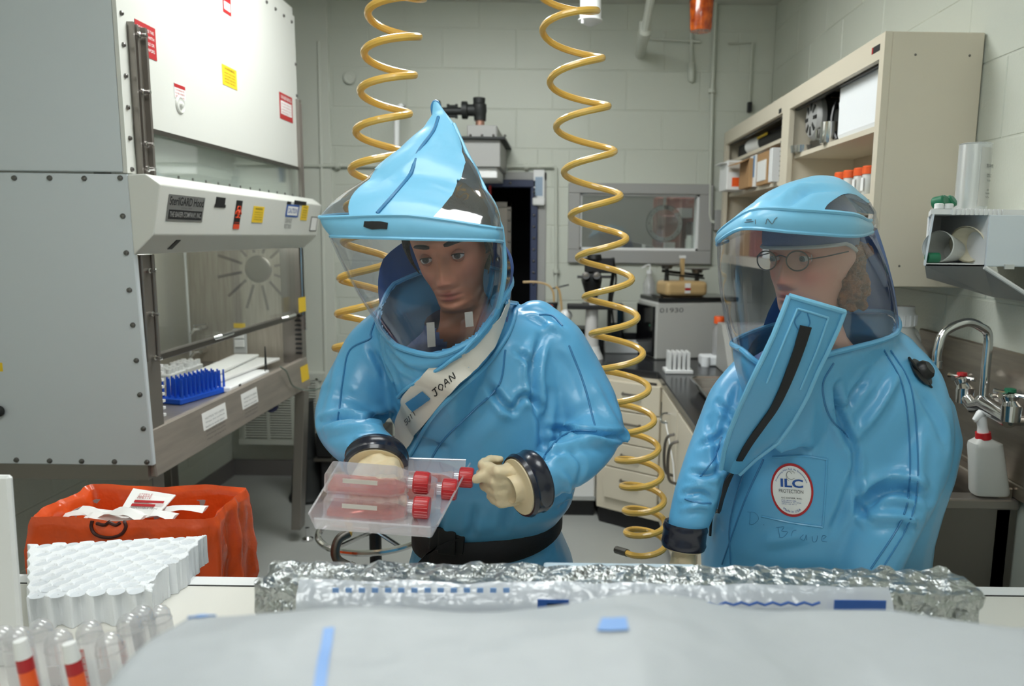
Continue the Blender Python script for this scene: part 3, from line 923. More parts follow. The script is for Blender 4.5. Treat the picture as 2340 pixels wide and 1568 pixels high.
obj('underside', MB().box(XBK, X0 - .02, YN + .02, YE - .02, zbot, .86), 'steelpaint', bsc, smooth=None)
# wheel-shaped reflection in the sash glass, shaped as low relief on the end wall
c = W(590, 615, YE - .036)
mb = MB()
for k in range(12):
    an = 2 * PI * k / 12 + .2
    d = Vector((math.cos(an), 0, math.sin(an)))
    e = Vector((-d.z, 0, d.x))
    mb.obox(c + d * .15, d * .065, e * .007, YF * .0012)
obj('reflection_rib', mb, 'steelpaint', bsc, smooth=None, bevel=.002, kind='stuff')
obj('reflection_ring', MB().lathe([(.07, -.001), (.066, .0015), (.05, .0022), (.03, .0015), (.02, .002), (.001, .002)], c, (0, -1, 0), 28), 'steelpaint', bsc)
# taps, outlet
ty = YE - .04
for px, py in ((470, 748), (470, 800)):
    q = W(px, py, ty)
    tp = obj('gas_tap', MB().tube([q, q - YF * .03, q - YF * .06], [.014, .012, .012], 10), 'chrome', bsc)
    obj('tap_spout', MB().tube([q - YF * .05, q + Vector((-.03, -.06, -.004)), q + Vector((-.05, -.06, -.03))], [.009, .009, .006], 8), 'chrome', tp)
    obj('tap_lever', MB().obox(q + Vector((.0, -.06, .02)), (.03, 0, .004), (0, .006, 0), (0, 0, .004)), 'chrome', tp, smooth=None)
q = W(548, 776, ty)
ot = obj('power_outlet', MB().box(q.x - .036, q.x + .036, YE - .042, YE - .035, q.z - .075, q.z + .055), mat('outlet_grey', S(196, 198, 198)), bsc, smooth=None, bevel=.004)
obj('outlet_cover', MB().box(q.x - .026, q.x + .026, YE - .05, YE - .042, q.z - .04, q.z - .002).box(q.x - .026, q.x + .026, YE - .05, YE - .042, q.z + .006, q.z + .044), 'white', ot, smooth=None, bevel=.003)
obj('outlet_label', MB().box(q.x - .03, q.x + .03, YE - .037, YE - .035, q.z + .06, q.z + .085), 'yellow', ot, smooth=None)
# stickers on apron and far post
a, b = WX(672, 718, X0 + .009), WX(694, 690, X0 + .009)
card('warning_sticker', 'yellow', bsc, (X0 + .013, YE - .13, a.z), YF, ZU, .105, .075, .0008, 'yellow sticker on the sash above the handle')
card('warning_sticker', 'yellow', bsc, (X0 + .016, YE - .13, .86), YF, Vector((-.012, 0, .15)), .11, .08, .0008, 'yellow sticker on the far end of the apron')
for k, (px0, py1, px1, py0, m_, lb) in enumerate([(466, 1000, 517, 925, 'paper', 'larger paper notice on the apron'), (554, 935, 588, 880, 'paper', 'smaller paper notice on the apron')]):
    a, b = WX(px0, py1, X0 + .012), WX(px1, py0, X0 + .012)
    o = card('paper_notice', m_, bsc, (X0 + .0165, a.y, zbot + .015), YF, Vector((-.012, 0, .15)), b.y - a.y, .115, .0008, lb)
    for j in range(6):
        text('lettering', ['NOTICE TO USERS', 'Wipe the surface', 'before and after', 'each work session', 'and keep the grille', 'clear of papers'][j], 'greyink', o, Vector((X0 + .0178 - .0012 * (4 - j * .8) * .6, a.y + .012, zbot + .105 - j * .016)), YF, Vector((-.012, 0, .15)), .007, (b.y - a.y) * .8)
# stand
for yy_, tilt in ((YN + .1, 0), (YE - .1, .05)):
    for xx in (XBK + .06, X0 - .045):
        lg = obj('leg', MB().obox((xx + tilt * .5 if xx > -1.6 else xx, yy_, (zbot + .07) / 2), (.024, 0, 0), (0, .036, 0), ((tilt if xx > -1.6 else 0) * .5, 0, (zbot - .07) / 2)) , 'steelpaint', bsc, smooth=None, bevel=.002)
        obj('foot', MB().lathe([(.03, 0), (.03, .012), (.012, .02), (.012, .07)], (xx + (tilt if xx > -1.6 else 0), yy_, 0), n=14), 'chrome', lg)
obj('drain_knob', MB().ball((X0 - .03, YE - .42, zbot - .02), (.03, .035, .025), 8), mat('navy_knob', S(30, 36, 84)), bsc)
obj('side_knob', MB().ball(W(-2, 940, YN - .012), (.016, .012, .018), 8), 'iron', bsc)
q = W(-6, 838, YN)
obj('side_label', MB().box(q.x - .05, W(6, 838, YN).x, YN - .001, YN, W(0, 849, YN).z, W(0, 829, YN).z), 'yellow', bsc, smooth=None)

# ---- things inside the cabinet
def pegrack(name, label, c, lx, ly, m, n1, n2, ph, group=None, rot=0.0):
    t = thing(name, label, 'rack', c, group)
    ca, sa = math.cos(rot), math.sin(rot)
    U, V_ = Vector((ca, sa, 0)), Vector((-sa, ca, 0))
    c = Vector(c)
    obj('tray', MB().obox(c + ZU * .012, U * lx / 2, V_ * ly / 2, ZU * .012), m, t, smooth=None, bevel=.004)
    pm = mesh_of('peg', MB().cyl((0, 0, 0), (0, 0, ph), .0052, .0035, n=6), m)
    for i in range(n1):
        for k in range(n2):
            inst('peg', pm, t, c + U * (lx * (i / (n1 - 1) - .5) * .88) + V_ * (ly * (k / (n2 - 1) - .5) * .88) + ZU * .024)
    return t


q = WZ(432, 915, .95)
pegrack('tube_rack', 'blue peg rack standing on the steel work surface', (q.x - .0, q.y + .05, .95), .1, .27, 'bluerack', 4, 11, .075, rot=-.25)
q = WZ(425, 880, .95)
for k, (dx, dy, lb) in enumerate([(-.1, .04, 'white tube box behind the near end of the blue rack'), (-.1, .2, 'white tube box behind the far end of the blue rack')]):
    t = thing('tube_box', lb, 'box', (q.x + dx, q.y + dy, .95), 'white tube boxes behind the blue rack')
    obj('box_body', MB().box(q.x + dx - .05, q.x + dx + .05, q.y + dy - .07, q.y + dy + .07, .95, 1.0), 'white', t, smooth=None, bevel=.004)
    cm = mesh_of('cap', MB().cyl((0, 0, 0), (0, 0, .022), .012, n=10), 'white')
    for i in range(3):
        for j in range(4):
            inst('cap', cm, t, (q.x + dx - .033 + i * .033, q.y + dy - .05 + j * .034, 1.0))
q = WZ(375, 905, .95)
t = thing('upright_stand', 'white upright plastic stand with red marks by the near post', 'stand', (-1.43, 2.52, .95))
obj('body', MB().box(-1.45, -1.405, 2.5, 2.545, .95, 1.2), 'white', t, smooth=None, bevel=.006)
for k in range(3):
    obj('mark', MB().box(-1.4055, -1.4045, 2.51 + k * .01, 2.514 + k * .01, 1.03, 1.1), 'red', t, smooth=None)
a = WZ(470, 868, .95)
t = thing('white_tray', 'low white plastic tray lying on the work surface behind the blue rack', 'tray', a)
obj('tray_body', MB().box(-1.62, -1.38, 3.06, 3.48, .95, .975), 'white', t, smooth=None, bevel=.006)
obj('tray_slot', MB().box(-1.381, -1.379, 3.14, 3.16, .958, .97), 'black', t, smooth=None)
for k, (ang, dz, dx, lb) in enumerate([(.06, .0, .0, 'lower white paper pipette sleeve lying across the tray'), (-.06, .016, -.07, 'upper white paper pipette sleeve stacked crosswise')]):
    mb = MB().obox((-1.5 + dx, 3.4, .984 + dz), Vector((math.sin(ang), math.cos(ang), 0)) * .33, Vector((math.cos(ang), -math.sin(ang), 0)) * .06, ZU * .007)
    one('pipette_sleeve', mb, 'paper', lb, 'package', 'pipette sleeves in the cabinet', smooth=None, bevel=.004)
q = WX(622, 840, X0 - .02)
t = thing('forceps', 'thin steel forceps standing at the far end of the work surface', 'forceps', (X0 - .05, q.y, .95))
for s_ in (-1, 1):
    obj('prong', MB().tube([(X0 - .05, q.y + s_ * .012, .95), (X0 - .05, q.y, 1.09)], .0025, 6), 'iron', t)
pw = [WX(640, 838, X0 + .02), WX(655, 850, X0 + .03), WX(668, 880, X0 + .03), WX(690, 890, X0 + .03), WX(712, 892, X0 + .08), WX(738, 885, X0 + .14), WX(760, 870, X0 + .2), WX(800, 880, X0 + .35)]
one('grounding_wire', MB().tube(cr(pw, 6), .0035, 6), mat('grey_green_wire', S(110, 122, 112)), 'grey-green wire hanging off the far end of the apron', 'wire')
# ================================================================== open shelf cabinet on the right wall
CX0, CX1 = 1.0, XW - .004
CY0, CY1 = 2.42, 4.72
CZ0, CZ1 = 1.471, 2.262
cab = thing('shelf_cabinet', 'long cream open-fronted wall cabinet with two bays of shelves', 'cabinet', (CX1, 3.5, CZ0))
obj('end_panel', MB().box(CX0 + .018, CX1, CY0, CY0 + .02, CZ0, CZ1), 'cream', cab, smooth=None, bevel=.003)
obj('far_panel', MB().box(CX0, CX1, CY1 - .02, CY1, CZ0, CZ1), 'cream', cab, smooth=None)
obj('top_panel', MB().box(CX0 + .02, CX1, CY0 + .02, CY1 - .02, CZ1 - .02, CZ1), 'cream', cab, smooth=None)
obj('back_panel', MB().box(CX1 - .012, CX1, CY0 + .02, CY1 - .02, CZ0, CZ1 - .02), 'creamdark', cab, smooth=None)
obj('bottom_panel', MB().box(CX0 + .002, CX1 - .012, CY0 + .02, CY1 - .02, CZ0, CZ0 + .05), 'cream', cab, smooth=None)
dv = WX(1797, 300, CX0).y
fr = MB().box(CX0 - .004, CX0 + .018, CY0, CY1, CZ1 - .075, CZ1)
fr.box(CX0 - .004, CX0 + .018, CY0, CY0 + .035, CZ0, CZ1 - .075).box(CX0 - .004, CX0 + .018, CY1 - .06, CY1, CZ0, CZ1 - .075)
fr.box(CX0 - .004, CX0 + .018, dv - .05, dv + .06, CZ0, CZ1 - .075)
obj('face_frame', fr, 'cream', cab, smooth=None)
obj('divider', MB().box(CX0 + .018, CX1 - .012, dv - .04, dv + .05, CZ0 + .05, CZ1 - .02), 'cream', cab, smooth=None)
s1 = WX(1995, 290, CX0 + .03).z
s2 = WX(1990, 442, CX0 + .03).z
t1 = WX(1735, 338, CX0 + .03).z
t2 = WX(1720, 430, CX0 + .03).z
obj('shelf', MB().box(CX0 + .03, CX1 - .012, CY0 + .02, dv - .04, s1 - .018, s1), 'cream', cab, smooth=None)
obj('shelf', MB().box(CX0 + .03, CX1 - .012, CY0 + .02, dv - .04, s2 - .018, s2), 'cream', cab, smooth=None)
obj('shelf', MB().box(CX0 + .03, CX1 - .012, dv + .05, CY1 - .02, t1 - .018, t1), 'cream', cab, smooth=None)
obj('shelf', MB().box(CX0 + .03, CX1 - .012, dv + .05, CY1 - .02, t2 - .018, t2), 'cream', cab, smooth=None)
obj('track_groove', MB().box(CX0 + .02, CX0 + .034, CY0 + .03, dv - .05, CZ1 - .082, CZ1 - .075).box(CX0 + .02, CX0 + .034, dv + .06, CY1 - .06, CZ1 - .082, CZ1 - .075), 'black', cab, smooth=None)
q = WX(2003, 110, CX0 - .005)
card('badge', 'ink', cab, (CX0 - .0045, q.y + .03, q.z - .012), -YF, ZU, .055, .02, .0006)
card('badge_mark', 'red', cab, (CX0 - .0052, q.y + .035, q.z - .012), -YF, ZU, .01, .02, .0006)
card('badge', 'ink', cab, (CX0 - .0045, dv + .12, CZ1 - .07), -YF, ZU, .04, .02, .0006)
obj('shelf_pilaster', MB().box(CX1 - .025, CX1 - .012, 3.0, 3.02, CZ0 + .05, s1 - .02), 'darksteel', cab, smooth=None)
for px, py in ((2092, 125), (2216, 127), (2055, 608)):
    q = W(px, py, CY0)
    obj('rivet', MB().lathe([(.004, 0), (.003, .002), (.001, .003)], (q.x, CY0, q.z), (0, -1, 0), 8), 'bolt', cab)

# contents, right bay upper shelf
q = WX(1965, 230, 1.08)
t = thing('foam_box', 'white foam shipping box with notched top on the cabinet shelf', 'box', (1.16, 2.72, s1))
bz0, bz1 = s1, s1 + .21
obj('box_body', MB().box(1.04, 1.27, 2.5, 2.92, bz0, bz1), 'foam', t, smooth=None, bevel=.018, seg=2)
for k in range(4):
    obj('lug', MB().box(1.045, 1.265, 2.53 + k * .1, 2.585 + k * .1, bz1 - .005, bz1 + .02), 'foam', t, smooth=None, bevel=.006)
obj('rim_lip', MB().box(1.05, 1.26, 2.915, 2.94, bz0 + .12, bz0 + .15), 'foam', t, smooth=None, bevel=.006)
mc = WX(1850, 285, 1.12)
my = 3.24
t = thing('pump_motor', 'grey electric pump motor with round fan grille on the cabinet shelf', 'motor', (1.12, my, s1))
mz = s1 + .13
obj('motor_body', MB().cyl((1.08, my, mz), (1.27, my, mz), .085, n=24), 'iron', t)
obj('fan_cover', MB().lathe([(.09, 0), (.09, .02), (.075, .035), (.02, .04), (.001, .04)], (1.082, my, mz), (-1, 0, 0), 24), 'greypaint', t)
fan_ax = Vector((-1, 0, 0))
fc = Vector((1.082, my, mz)) + fan_ax * .036
for k in range(8):
    an = 2 * PI * k / 8
    u, w_ = ZU, fan_ax.cross(ZU).normalized()
    d = u * math.cos(an) + w_ * math.sin(an)
    obj('fan_slot', MB().obox(fc + d * .05, d * .018, fan_ax.cross(d) * .007, fan_ax * .004), 'black', t, smooth=None)
obj('foot', MB().box(1.07, 1.25, my - .08, my + .08, s1, s1 + .05), 'darksteel', t, smooth=None, bevel=.004)
obj('handle', MB().tube([(1.1, my, mz + .07), (1.12, my, mz + .1), (1.22, my, mz + .1), (1.24, my, mz + .07)], .012, 8), 'iron', t)
obj('pump_head', MB().box(1.09, 1.23, my - .25, my - .085, s1 + .002, s1 + .15), 'iron', t, smooth=None, bevel=.02, seg=2)
obj('cord', MB().tube(cr([(1.1, my - .2, s1 + .15), (1.07, my - .22, s1 + .16), (1.05, my - .24, s1 + .08), (1.06, my - .28, s1 + .012)], 6), .007, 6), 'black', t)
q = WX(1822, 325, 1.06)
one('steel_dish', MB().lathe([(.001, 0), (.05, 0), (.055, .03), (.052, .03), (.047, .004), (.001, .004)], (1.05, 3.34, s1), n=24, caps=False), 'chrome', 'shallow steel dish on the shelf edge in front of the motor', 'dish')
q = Vector((1.05, 3.0, s1))
t = thing('steel_mug', 'small polished steel mug on the shelf beside the motor', 'mug', (1.04, q.y, s1))
obj('cup', MB().lathe([(.001, 0), (.03, 0), (.032, .004), (.032, .08), (.029, .08), (.029, .006), (.001, .006)], (1.04, q.y, s1), n=24, caps=False), 'chrome', t)
obj('handle', MB().tube([(1.04 - .02, q.y + .025, s1 + .065), (1.04 - .03, q.y + .05, s1 + .06), (1.04 - .03, q.y + .05, s1 + .025), (1.04 - .02, q.y + .025, s1 + .015)], .005, 6), 'chrome', t)
# row of orange capped tubes
names = ['leftmost, half hidden behind the blue hood', 'second from the hood', 'third from the hood, with red print', 'nearest the end panel']
for k, px in enumerate((1922, 1942, 1966, 1986)):
    q = WX(px, 420, 1.07)
    t = thing('capped_tube', 'orange-capped tube on the lower cabinet shelf, ' + names[k], 'tube', (1.07, q.y, s2), 'orange-capped tubes on the cabinet shelf')
    obj('tube_body', MB().lathe([(.001, 0), (.022, 0), (.024, .006), (.024, .07), (.021, .075)], (1.07, q.y, s2), n=18), 'milky', t)
    obj('cap', MB().lathe([(.026, .072), (.026, .096), (.023, .1), (.001, .1)], (1.07, q.y, s2), n=18), 'orangecap', t)
    obj('label', MB().box(1.0445, 1.0455, q.y - .012, q.y + .012, s2 + .015, s2 + .06), 'paper', t, smooth=None)
# left bay
q0, q1 = WX(1718, 320, 1.08), WX(1775, 290, 1.1)
t = thing('roll_holder', 'white tube and black binder rolls lying on the upper far shelf', 'roll', (1.1, q0.y, t1))
obj('white_roll', MB().cyl((1.09, q0.y + .02, t1 + .05), (1.11, q0.y - .2, t1 + .05), .045, n=24), 'white', t)
obj('dark_sleeve', MB().cyl((1.11, q0.y - .2, t1 + .05), (1.14, dv + .07, t1 + .05), .047, n=24), 'blackmat', t)
obj('yellow_strip', MB().obox((1.06, q0.y - .3, t1 + .07), (.002, 0, 0), (0, .1, .0), (0, 0, .006)), 'yellow', t, smooth=None)
obj('black_case', MB().box(1.06, 1.24, q0.y + .06, CY1 - .1, t1, t1 + .08), 'blackmat', t, smooth=None, bevel=.01)
# white cartons overhanging the second shelf
a, b = WX(1634, 360, .93), WX(1668, 437, .93)
t = thing('card_carton', 'white carton overhanging the far end of the second shelf', 'carton', (.95, a.y, t2))
obj('carton_body', MB().box(.93, 1.2, 4.3, 4.5, t2, t2 + .165), 'white', t, smooth=None, bevel=.003)
obj('orange_label', MB().box(.96, 1.0, 4.299, 4.3, t2 + .02, t2 + .07), 'orangecap', t, smooth=None)
obj('label', MB().box(.94, 1.02, 4.299, 4.3, t2 + .1, t2 + .155), mat('pale_label', S(206, 200, 190)), t, smooth=None)
obj('tab', MB().box(.9, .93, 4.31, 4.49, t2 + .15, t2 + .153), 'paper', t, smooth=None)
lab = ['brown cardboard flap box on the second shelf', 'white file box with blue spine strip on the second shelf', 'open cardboard tray of papers on the second shelf', 'white paper stack leaning at the end of the second shelf']
for k, (px0, px1, hh, m_, xx) in enumerate([(1688, 1711, .15, 'cardboard', .99), (1711, 1724, .165, 'paper', 1.01), (1727, 1752, .16, 'cardboard', 1.01), (1754, 1762, .16, 'white', 1.0)]):
    ya, yb_ = WX(px0, 420, xx).y, WX(px1, 420, xx).y
    ya, yb_ = max(ya, yb_) - .004, min(ya, yb_) + .004
    t = thing(['cardboard_box', 'file_box', 'paper_tray', 'paper_stack'][k], lab[k], ['box', 'box', 'tray', 'paper'][k], (xx, ya, t2))
    obj('box_body', MB().box(xx, xx + .2, yb_, ya, t2, t2 + hh), m_, t, smooth=None, bevel=.002)
    if k == 0:
        obj('flap', MB().slab([(xx, yb_ + .006, t2 + hh), (xx, ya, t2 + hh), (xx - .06, ya + .03, t2 + hh - .02), (xx - .06, yb_ + .03, t2 + hh - .03)], .003), 'cardboard', t, smooth=None)
    if k == 1:
        obj('spine_strip', MB().box(xx - .002, xx, yb_ + .01, yb_ + .035, t2 + .05, t2 + .16), 'suitseam', t, smooth=None)
    if k == 2:
        obj('paper_sheet', MB().box(xx - .003, xx, yb_ + .02, ya - .02, t2 + .02, t2 + .12), 'paper', t, smooth=None)
a = WX(1740, 390, 1.03)
one('framed_print', MB().box(1.215, 1.225, a.y - .02, a.y + .16, t2, t2 + .175).box(1.213, 1.215, a.y, a.y + .14, t2 + .03, t2 + .155), 'paper', 'white card standing at the back of the second shelf', 'card', smooth=None)
t = thing('spiral_binding', 'dark wire spiral rack standing beside the cabinet divider', 'wire rack', (1.02, dv + .1, t2))
for k in range(11):
    zz = t2 + .02 + k * .022
    obj('coil', MB().tube([Vector((1.02 + math.cos(a_) * .014, dv + .09 + math.sin(a_) * .02, zz)) for a_ in np.linspace(0, 2 * PI, 10, endpoint=False)], .004, 5, closed=True), 'iron', t)
# bottom compartment: cartons seen through and beside the man's visor
for k, (px, w_, h_, m_) in enumerate([(1700, .09, .17, 'cardboard'), (1724, .12, .19, 'brick'), (1752, .06, .18, 'white')]):
    yy_ = WX(px, 540, 1.05).y
    one('storage_carton', MB().box(1.04, 1.24, yy_ - w_ / 2, yy_ + w_ / 2, CZ0 + .05, CZ0 + .05 + h_), m_, ['tan carton at the far end of the bottom compartment', 'red-brown carton in the bottom compartment', 'narrow white binder in the bottom compartment'][k], 'carton', smooth=None, bevel=.003)

# ================================================================== counter and base cabinets
CT = .9
DA, DB = (.22, 4.07), (.55, 3.84)
ct = one('lab_counter', MB().prism([(-.25, 4.15, CT - .04), (DA[0] - .02, 4.15, CT - .04), (DB[0] - .02, DB[1] + .12, CT - .04), (DB[0] - .02, 2.43, CT - .04), (XW, 2.43, CT - .04), (XW, YB - .002, CT - .04), (-.25, YB - .002, CT - .04)], (0, 0, .04)),
         'counter', 'black resin counter running along the back and right walls', 'counter', smooth=None, bevel=.005)
one('counter_splash', MB().box(-.25, XW - .02, YB - .025, YB - .002, CT, CT + .1).box(XW - .025, XW - .002, 2.7, YB - .03, CT, CT + .1), 'counter', 'low black splash strip behind the counter', 'splashback', smooth=None, bevel=.003)
t = thing('drawer_cabinet', 'cream four-drawer base cabinet set at the counter corner', 'cabinet', (DA[0], DA[1], 0))
A_, B_ = Vector((DA[0], DA[1], 0)), Vector((DB[0], DB[1], 0))
du = (B_ - A_).normalized()
dn = Vector((du.y, -du.x, 0))
wd_ = (B_ - A_).length
obj('carcass', MB().prism([A_ + ZU * .1, B_ + ZU * .1, (DB[0], 4.5, .1), (DA[0], 4.5, .1)], (0, 0, CT - .141)), 'cream', t, smooth=None)
obj('toe_kick', MB().prism([A_ - dn * .03, B_ - dn * .03, (DB[0], 4.4, 0), (DA[0], 4.4, 0)], (0, 0, .1)), 'blackmat', t, smooth=None)
zz = [.17, .355, .5, .68, CT - .055]
for k in range(4):
    z0_, z1_ = zz[k] + .003, zz[k + 1] - .003
    c = A_ + du * wd_ * .55 + dn * .01 + ZU * (z0_ + z1_) / 2
    d_ = obj('drawer', MB().obox(c, du * wd_ * .42, dn * .01, ZU * (z1_ - z0_) / 2), 'cream', t, smooth=None, bevel=.003)
    hc = A_ + du * wd_ * .55 + dn * .02 + ZU * (z1_ - .06)
    obj('handle', MB().tube([hc - du * .055, hc - du * .05 + dn * .02, hc + du * .05 + dn * .02, hc + du * .055], .007, 8), 'darksteel', d_)
obj('name_strip', MB().obox(A_ + du * wd_ * .82 + dn * .001 + ZU * (CT - .05), du * .03, dn * .001, ZU * .006), 'ink', t, smooth=None)
t = thing('door_cabinet', 'cream base cabinet with loop-handled doors under the right counter', 'cabinet', (.55, 3.2, 0))
obj('carcass', MB().box(.55, XW - .01, 2.44, DB[1] - .005, .1, CT - .041), 'cream', t, smooth=None)
obj('toe_kick', MB().box(.6, XW - .01, 2.44, DB[1] - .03, 0, .1), 'blackmat', t, smooth=None)
for k in range(2):
    y0_, y1_ = 2.78 + k * .52, 3.28 + k * .52
    d_ = obj('door', MB().box(.535, .55, y0_, y1_, .13, CT - .06), 'cream', t, smooth=None, bevel=.003)
    hy = y1_ - .05 if k == 0 else y0_ + .05
    obj('handle', MB().tube(cr([(.535, hy, .52), (.5, hy, .54), (.49, hy, .62), (.5, hy, .7), (.535, hy, .72)], 5), .007, 8), 'darksteel', d_)
    for z_ in (.2, .74):
        obj('hinge', MB().box(.53, .536, (y0_ if k == 0 else y1_) - .006, (y0_ if k == 0 else y1_) + .006, z_ - .03, z_ + .03), 'darksteel', d_, smooth=None)
hk = WX(1524, 960, .52)
obj('hook', MB().tube(cr([hk + Vector((.03, 0, .03)), hk + Vector((-.02, 0, .03)), hk + Vector((-.03, -.02, .0)), hk + Vector((.0, -.03, -.01))], 5), .006, 8), 'chrome', t)
obj('hook_string', MB().tube([hk + Vector((-.01, -.02, 0)), (.525, 3.3, .6), (.53, 3.26, .5)], .003, 5), 'white', t)
# white undercounter freezer left of the drawers
a = WZ(1363, 1203, 0)
t = thing('undercounter_freezer', 'white undercounter freezer with black plinth beside the drawer cabinet', 'freezer', (-.02, 4.2, 0))
obj('door', MB().box(-.25, WX(1362, 1100, a.x).x - .005, 4.16, 4.2, .1, CT - .06), 'white', t, smooth=None, bevel=.008)
obj('body', MB().box(-.25, a.x - .003, 4.2, 4.8, .1, CT - .045), 'white', t, smooth=None)
obj('plinth', MB().box(-.24, a.x - .01, 4.18, 4.75, 0, .1), 'black', t, smooth=None)
obj('kick_trim', MB().box(-.25, a.x - .004, 4.155, 4.2, .1, .125), 'chrome', t, smooth=None)

# ---- on the counter
cw = lambda px, py: WZ(px, py, CT)
# centrifuge
o0 = cw(1497, 823)
rz = math.radians(15)
U, V_ = Vector((math.cos(rz), math.sin(rz), 0)), Vector((-math.sin(rz), math.cos(rz), 0))
t = thing('centrifuge', 'grey benchtop centrifuge with black lid and black control face', 'centrifuge', o0)
ht = W(1497, 692, o0.y).z - CT
L_, D_ = .52, .30
obj('housing', MB().obox(o0 + U * L_ / 2 + V_ * D_ / 2 + ZU * ht / 2, U * L_ / 2, V_ * D_ / 2, ZU * ht / 2), mat('centrifuge_grey', S(186, 186, 182), .5), t, smooth=None, bevel=.008)
obj('control_face', MB().obox(o0 + V_ * D_ / 2 + ZU * (ht / 2 - .005) - U * .008, U * .008, V_ * (D_ / 2 - .015), ZU * (ht / 2 - .02)), 'blackgloss', t, smooth=None, bevel=.003)
obj('lid', MB().obox(o0 + U * (L_ / 2 + .01) + V_ * (D_ / 2) + ZU * (ht + .014), U * (L_ / 2 - .0), V_ * (D_ / 2 + .005), ZU * .014), 'blackgloss', t, smooth=None, bevel=.006)
obj('lid_hinge', MB().obox(o0 + U * .05 + V_ * .12 + ZU * (ht + .03), U * .004, V_ * .08, ZU * .003), 'black', t, smooth=None)
text('lettering', '01930', 'greyink', t, o0 + U * .02 - V_ * .0005 + ZU * (ht - .06), U, ZU, .028, .15)
obj('indicator', MB().obox(o0 - U * .0165 + V_ * .06 + ZU * .2, U * .001, V_ * .008, ZU * .005), 'green', t, smooth=None)
# balance on the lid
bc = o0 + U * .22 + V_ * .15 + ZU * (ht + .029)
t = thing('beam_balance', 'tan beam balance with two pans standing on the centrifuge lid', 'balance', bc)
obj('base', MB().obox(bc + ZU * .045, U * .135, V_ * .09, ZU * .045), 'brass', t, smooth=None, bevel=.025, seg=3)
obj('front_label', MB().obox(bc + ZU * .05 - V_ * .0905, U * .018, V_ * .001, ZU * .03), 'paper', t, smooth=None)
obj('red_label', MB().obox(bc + ZU * .045 - V_ * .092, U * .018, V_ * .0008, ZU * .008), 'red', t, smooth=None)
obj('post', MB().obox(bc + ZU * .16, U * .012, V_ * .012, ZU * .07), 'brass', t, smooth=None, bevel=.003)
obj('post_cap', MB().obox(bc + ZU * .235, U * .016, V_ * .014, ZU * .008), 'white', t, smooth=None)
obj('beam', MB().tube([bc + U * -.13 + ZU * .15, bc + U * .14 + ZU * .12], .009, 8), 'iron', t)
obj('rider_beam', MB().tube([bc + U * -.12 + ZU * .132 - V_ * .02, bc + U * .14 + ZU * .105 - V_ * .02], .006, 6), 'iron', t)
for s_, zz_ in ((-.1, .15), (.1, .125)):
    p_ = obj('pan', MB().lathe([(.001, .0), (.03, .002), (.036, .02), (.075, .026), (.076, .03), (.034, .028), (.001, .02)], bc + U * s_ + ZU * (zz_ + .01), n=24, caps=False), 'darksteel', t)
    obj('pan_stem', MB().tube([bc + U * s_ + ZU * .08, bc + U * s_ + ZU * (zz_ + .012)], [.016, .012], 8), 'iron', p_)
# wash bottle
q = cw(1497, 700)
q = W(1497, 655, 4.7)
t = thing('wash_bottle', 'clear wash bottle with bent spout standing behind the centrifuge', 'bottle', (q.x, 4.76, CT))
wx_, wz_ = q.x - .03, 1.22
obj('bottle_body', MB().lathe([(.001, CT), (.036, CT), (.038, CT + .01), (.038, 1.33), (.016, 1.37), (.014, 1.4)], (wx_, 4.775, 0), n=18), 'tube', t)
obj('spout', MB().tube(cr([(wx_, 4.775, 1.4), (wx_ + .005, 4.775, 1.44), (wx_ - .01, 4.775, 1.445), (wx_ - .05, 4.775, 1.425)], 5), .005, 6), 'white', t)
obj('cap', MB().cyl((wx_, 4.775, 1.39), (wx_, 4.775, 1.41), .018), 'white', t)
# microscope
mq = cw(1352, 792)
my = 4.38
t = thing('microscope', 'inverted microscope with black binocular head and white column', 'microscope', (mq.x, my, CT))
v = lambda px, py, dy=0.0: W(px, py, my + dy)
obj('base', MB().lathe([(.07, CT), (.065, CT + .02), (.05, CT + .05), (.046, CT + .075)], (v(1352, 780).x, my, 0), n=24), 'white', t)
obj('column', MB().tube([(v(1352, 780).x, my, CT + .07), v(1352, 740), v(1353, 690), v(1353, 680)], [.042, .038, .036, .036], 20), mat('scope_white', S(208, 206, 204), .4), t)
obj('binocular_head', MB().tube([v(1353, 684), v(1353, 660), v(1352, 640), v(1352, 625)], [.03, .05, .062, .055], 18), 'black', t)
for px in (1339, 1364):
    e_ = obj('eyepiece', MB().tube([v(px, 640, -.02), v(px, 630, -.1)], [.024, .022], 16), 'black', t)
    obj('eye_lens', MB().lathe([(.001, .001), (.014, .001), (.017, 0)], v(px, 630, -.101), (0, -1, 0.1), 14), 'darksteel', e_)
obj('adjust_bar', MB().tube([v(1319, 633), v(1396, 633)], .008, 8), 'black', t)
obj('camera_box', MB().obox(v(1369, 607, .03), (.085, 0, 0), (0, .05, 0), (0, 0, .043)), 'blackmat', t, smooth=None, bevel=.008)
obj('camera_cap', MB().tube([v(1358, 592), v(1358, 582)], [.045, .04], 16), 'black', t)
obj('stage', MB().obox(v(1354, 701), (.15, 0, 0), (0, .07, 0), (0, 0, .012)), 'blackmat', t, smooth=None, bevel=.004)
obj('stage_clip', MB().box(v(1330, 690).x, v(1345, 690).x, my - .06, my - .03, v(1330, 698).z, v(1330, 690).z), 'darksteel', t, smooth=None)
obj('rear_arm', MB().tube(cr([v(1400, 590, .06), v(1402, 620, .08), v(1394, 680, .08), v(1392, 760, .06), v(1392, 780, .06)], 5), .012, 8), 'black', t)
obj('cable', MB().tube(cr([v(1401, 600, .0), v(1408, 640, .02), v(1398, 690, .03), v(1404, 760, .03)], 6), .006, 6), 'black', t)
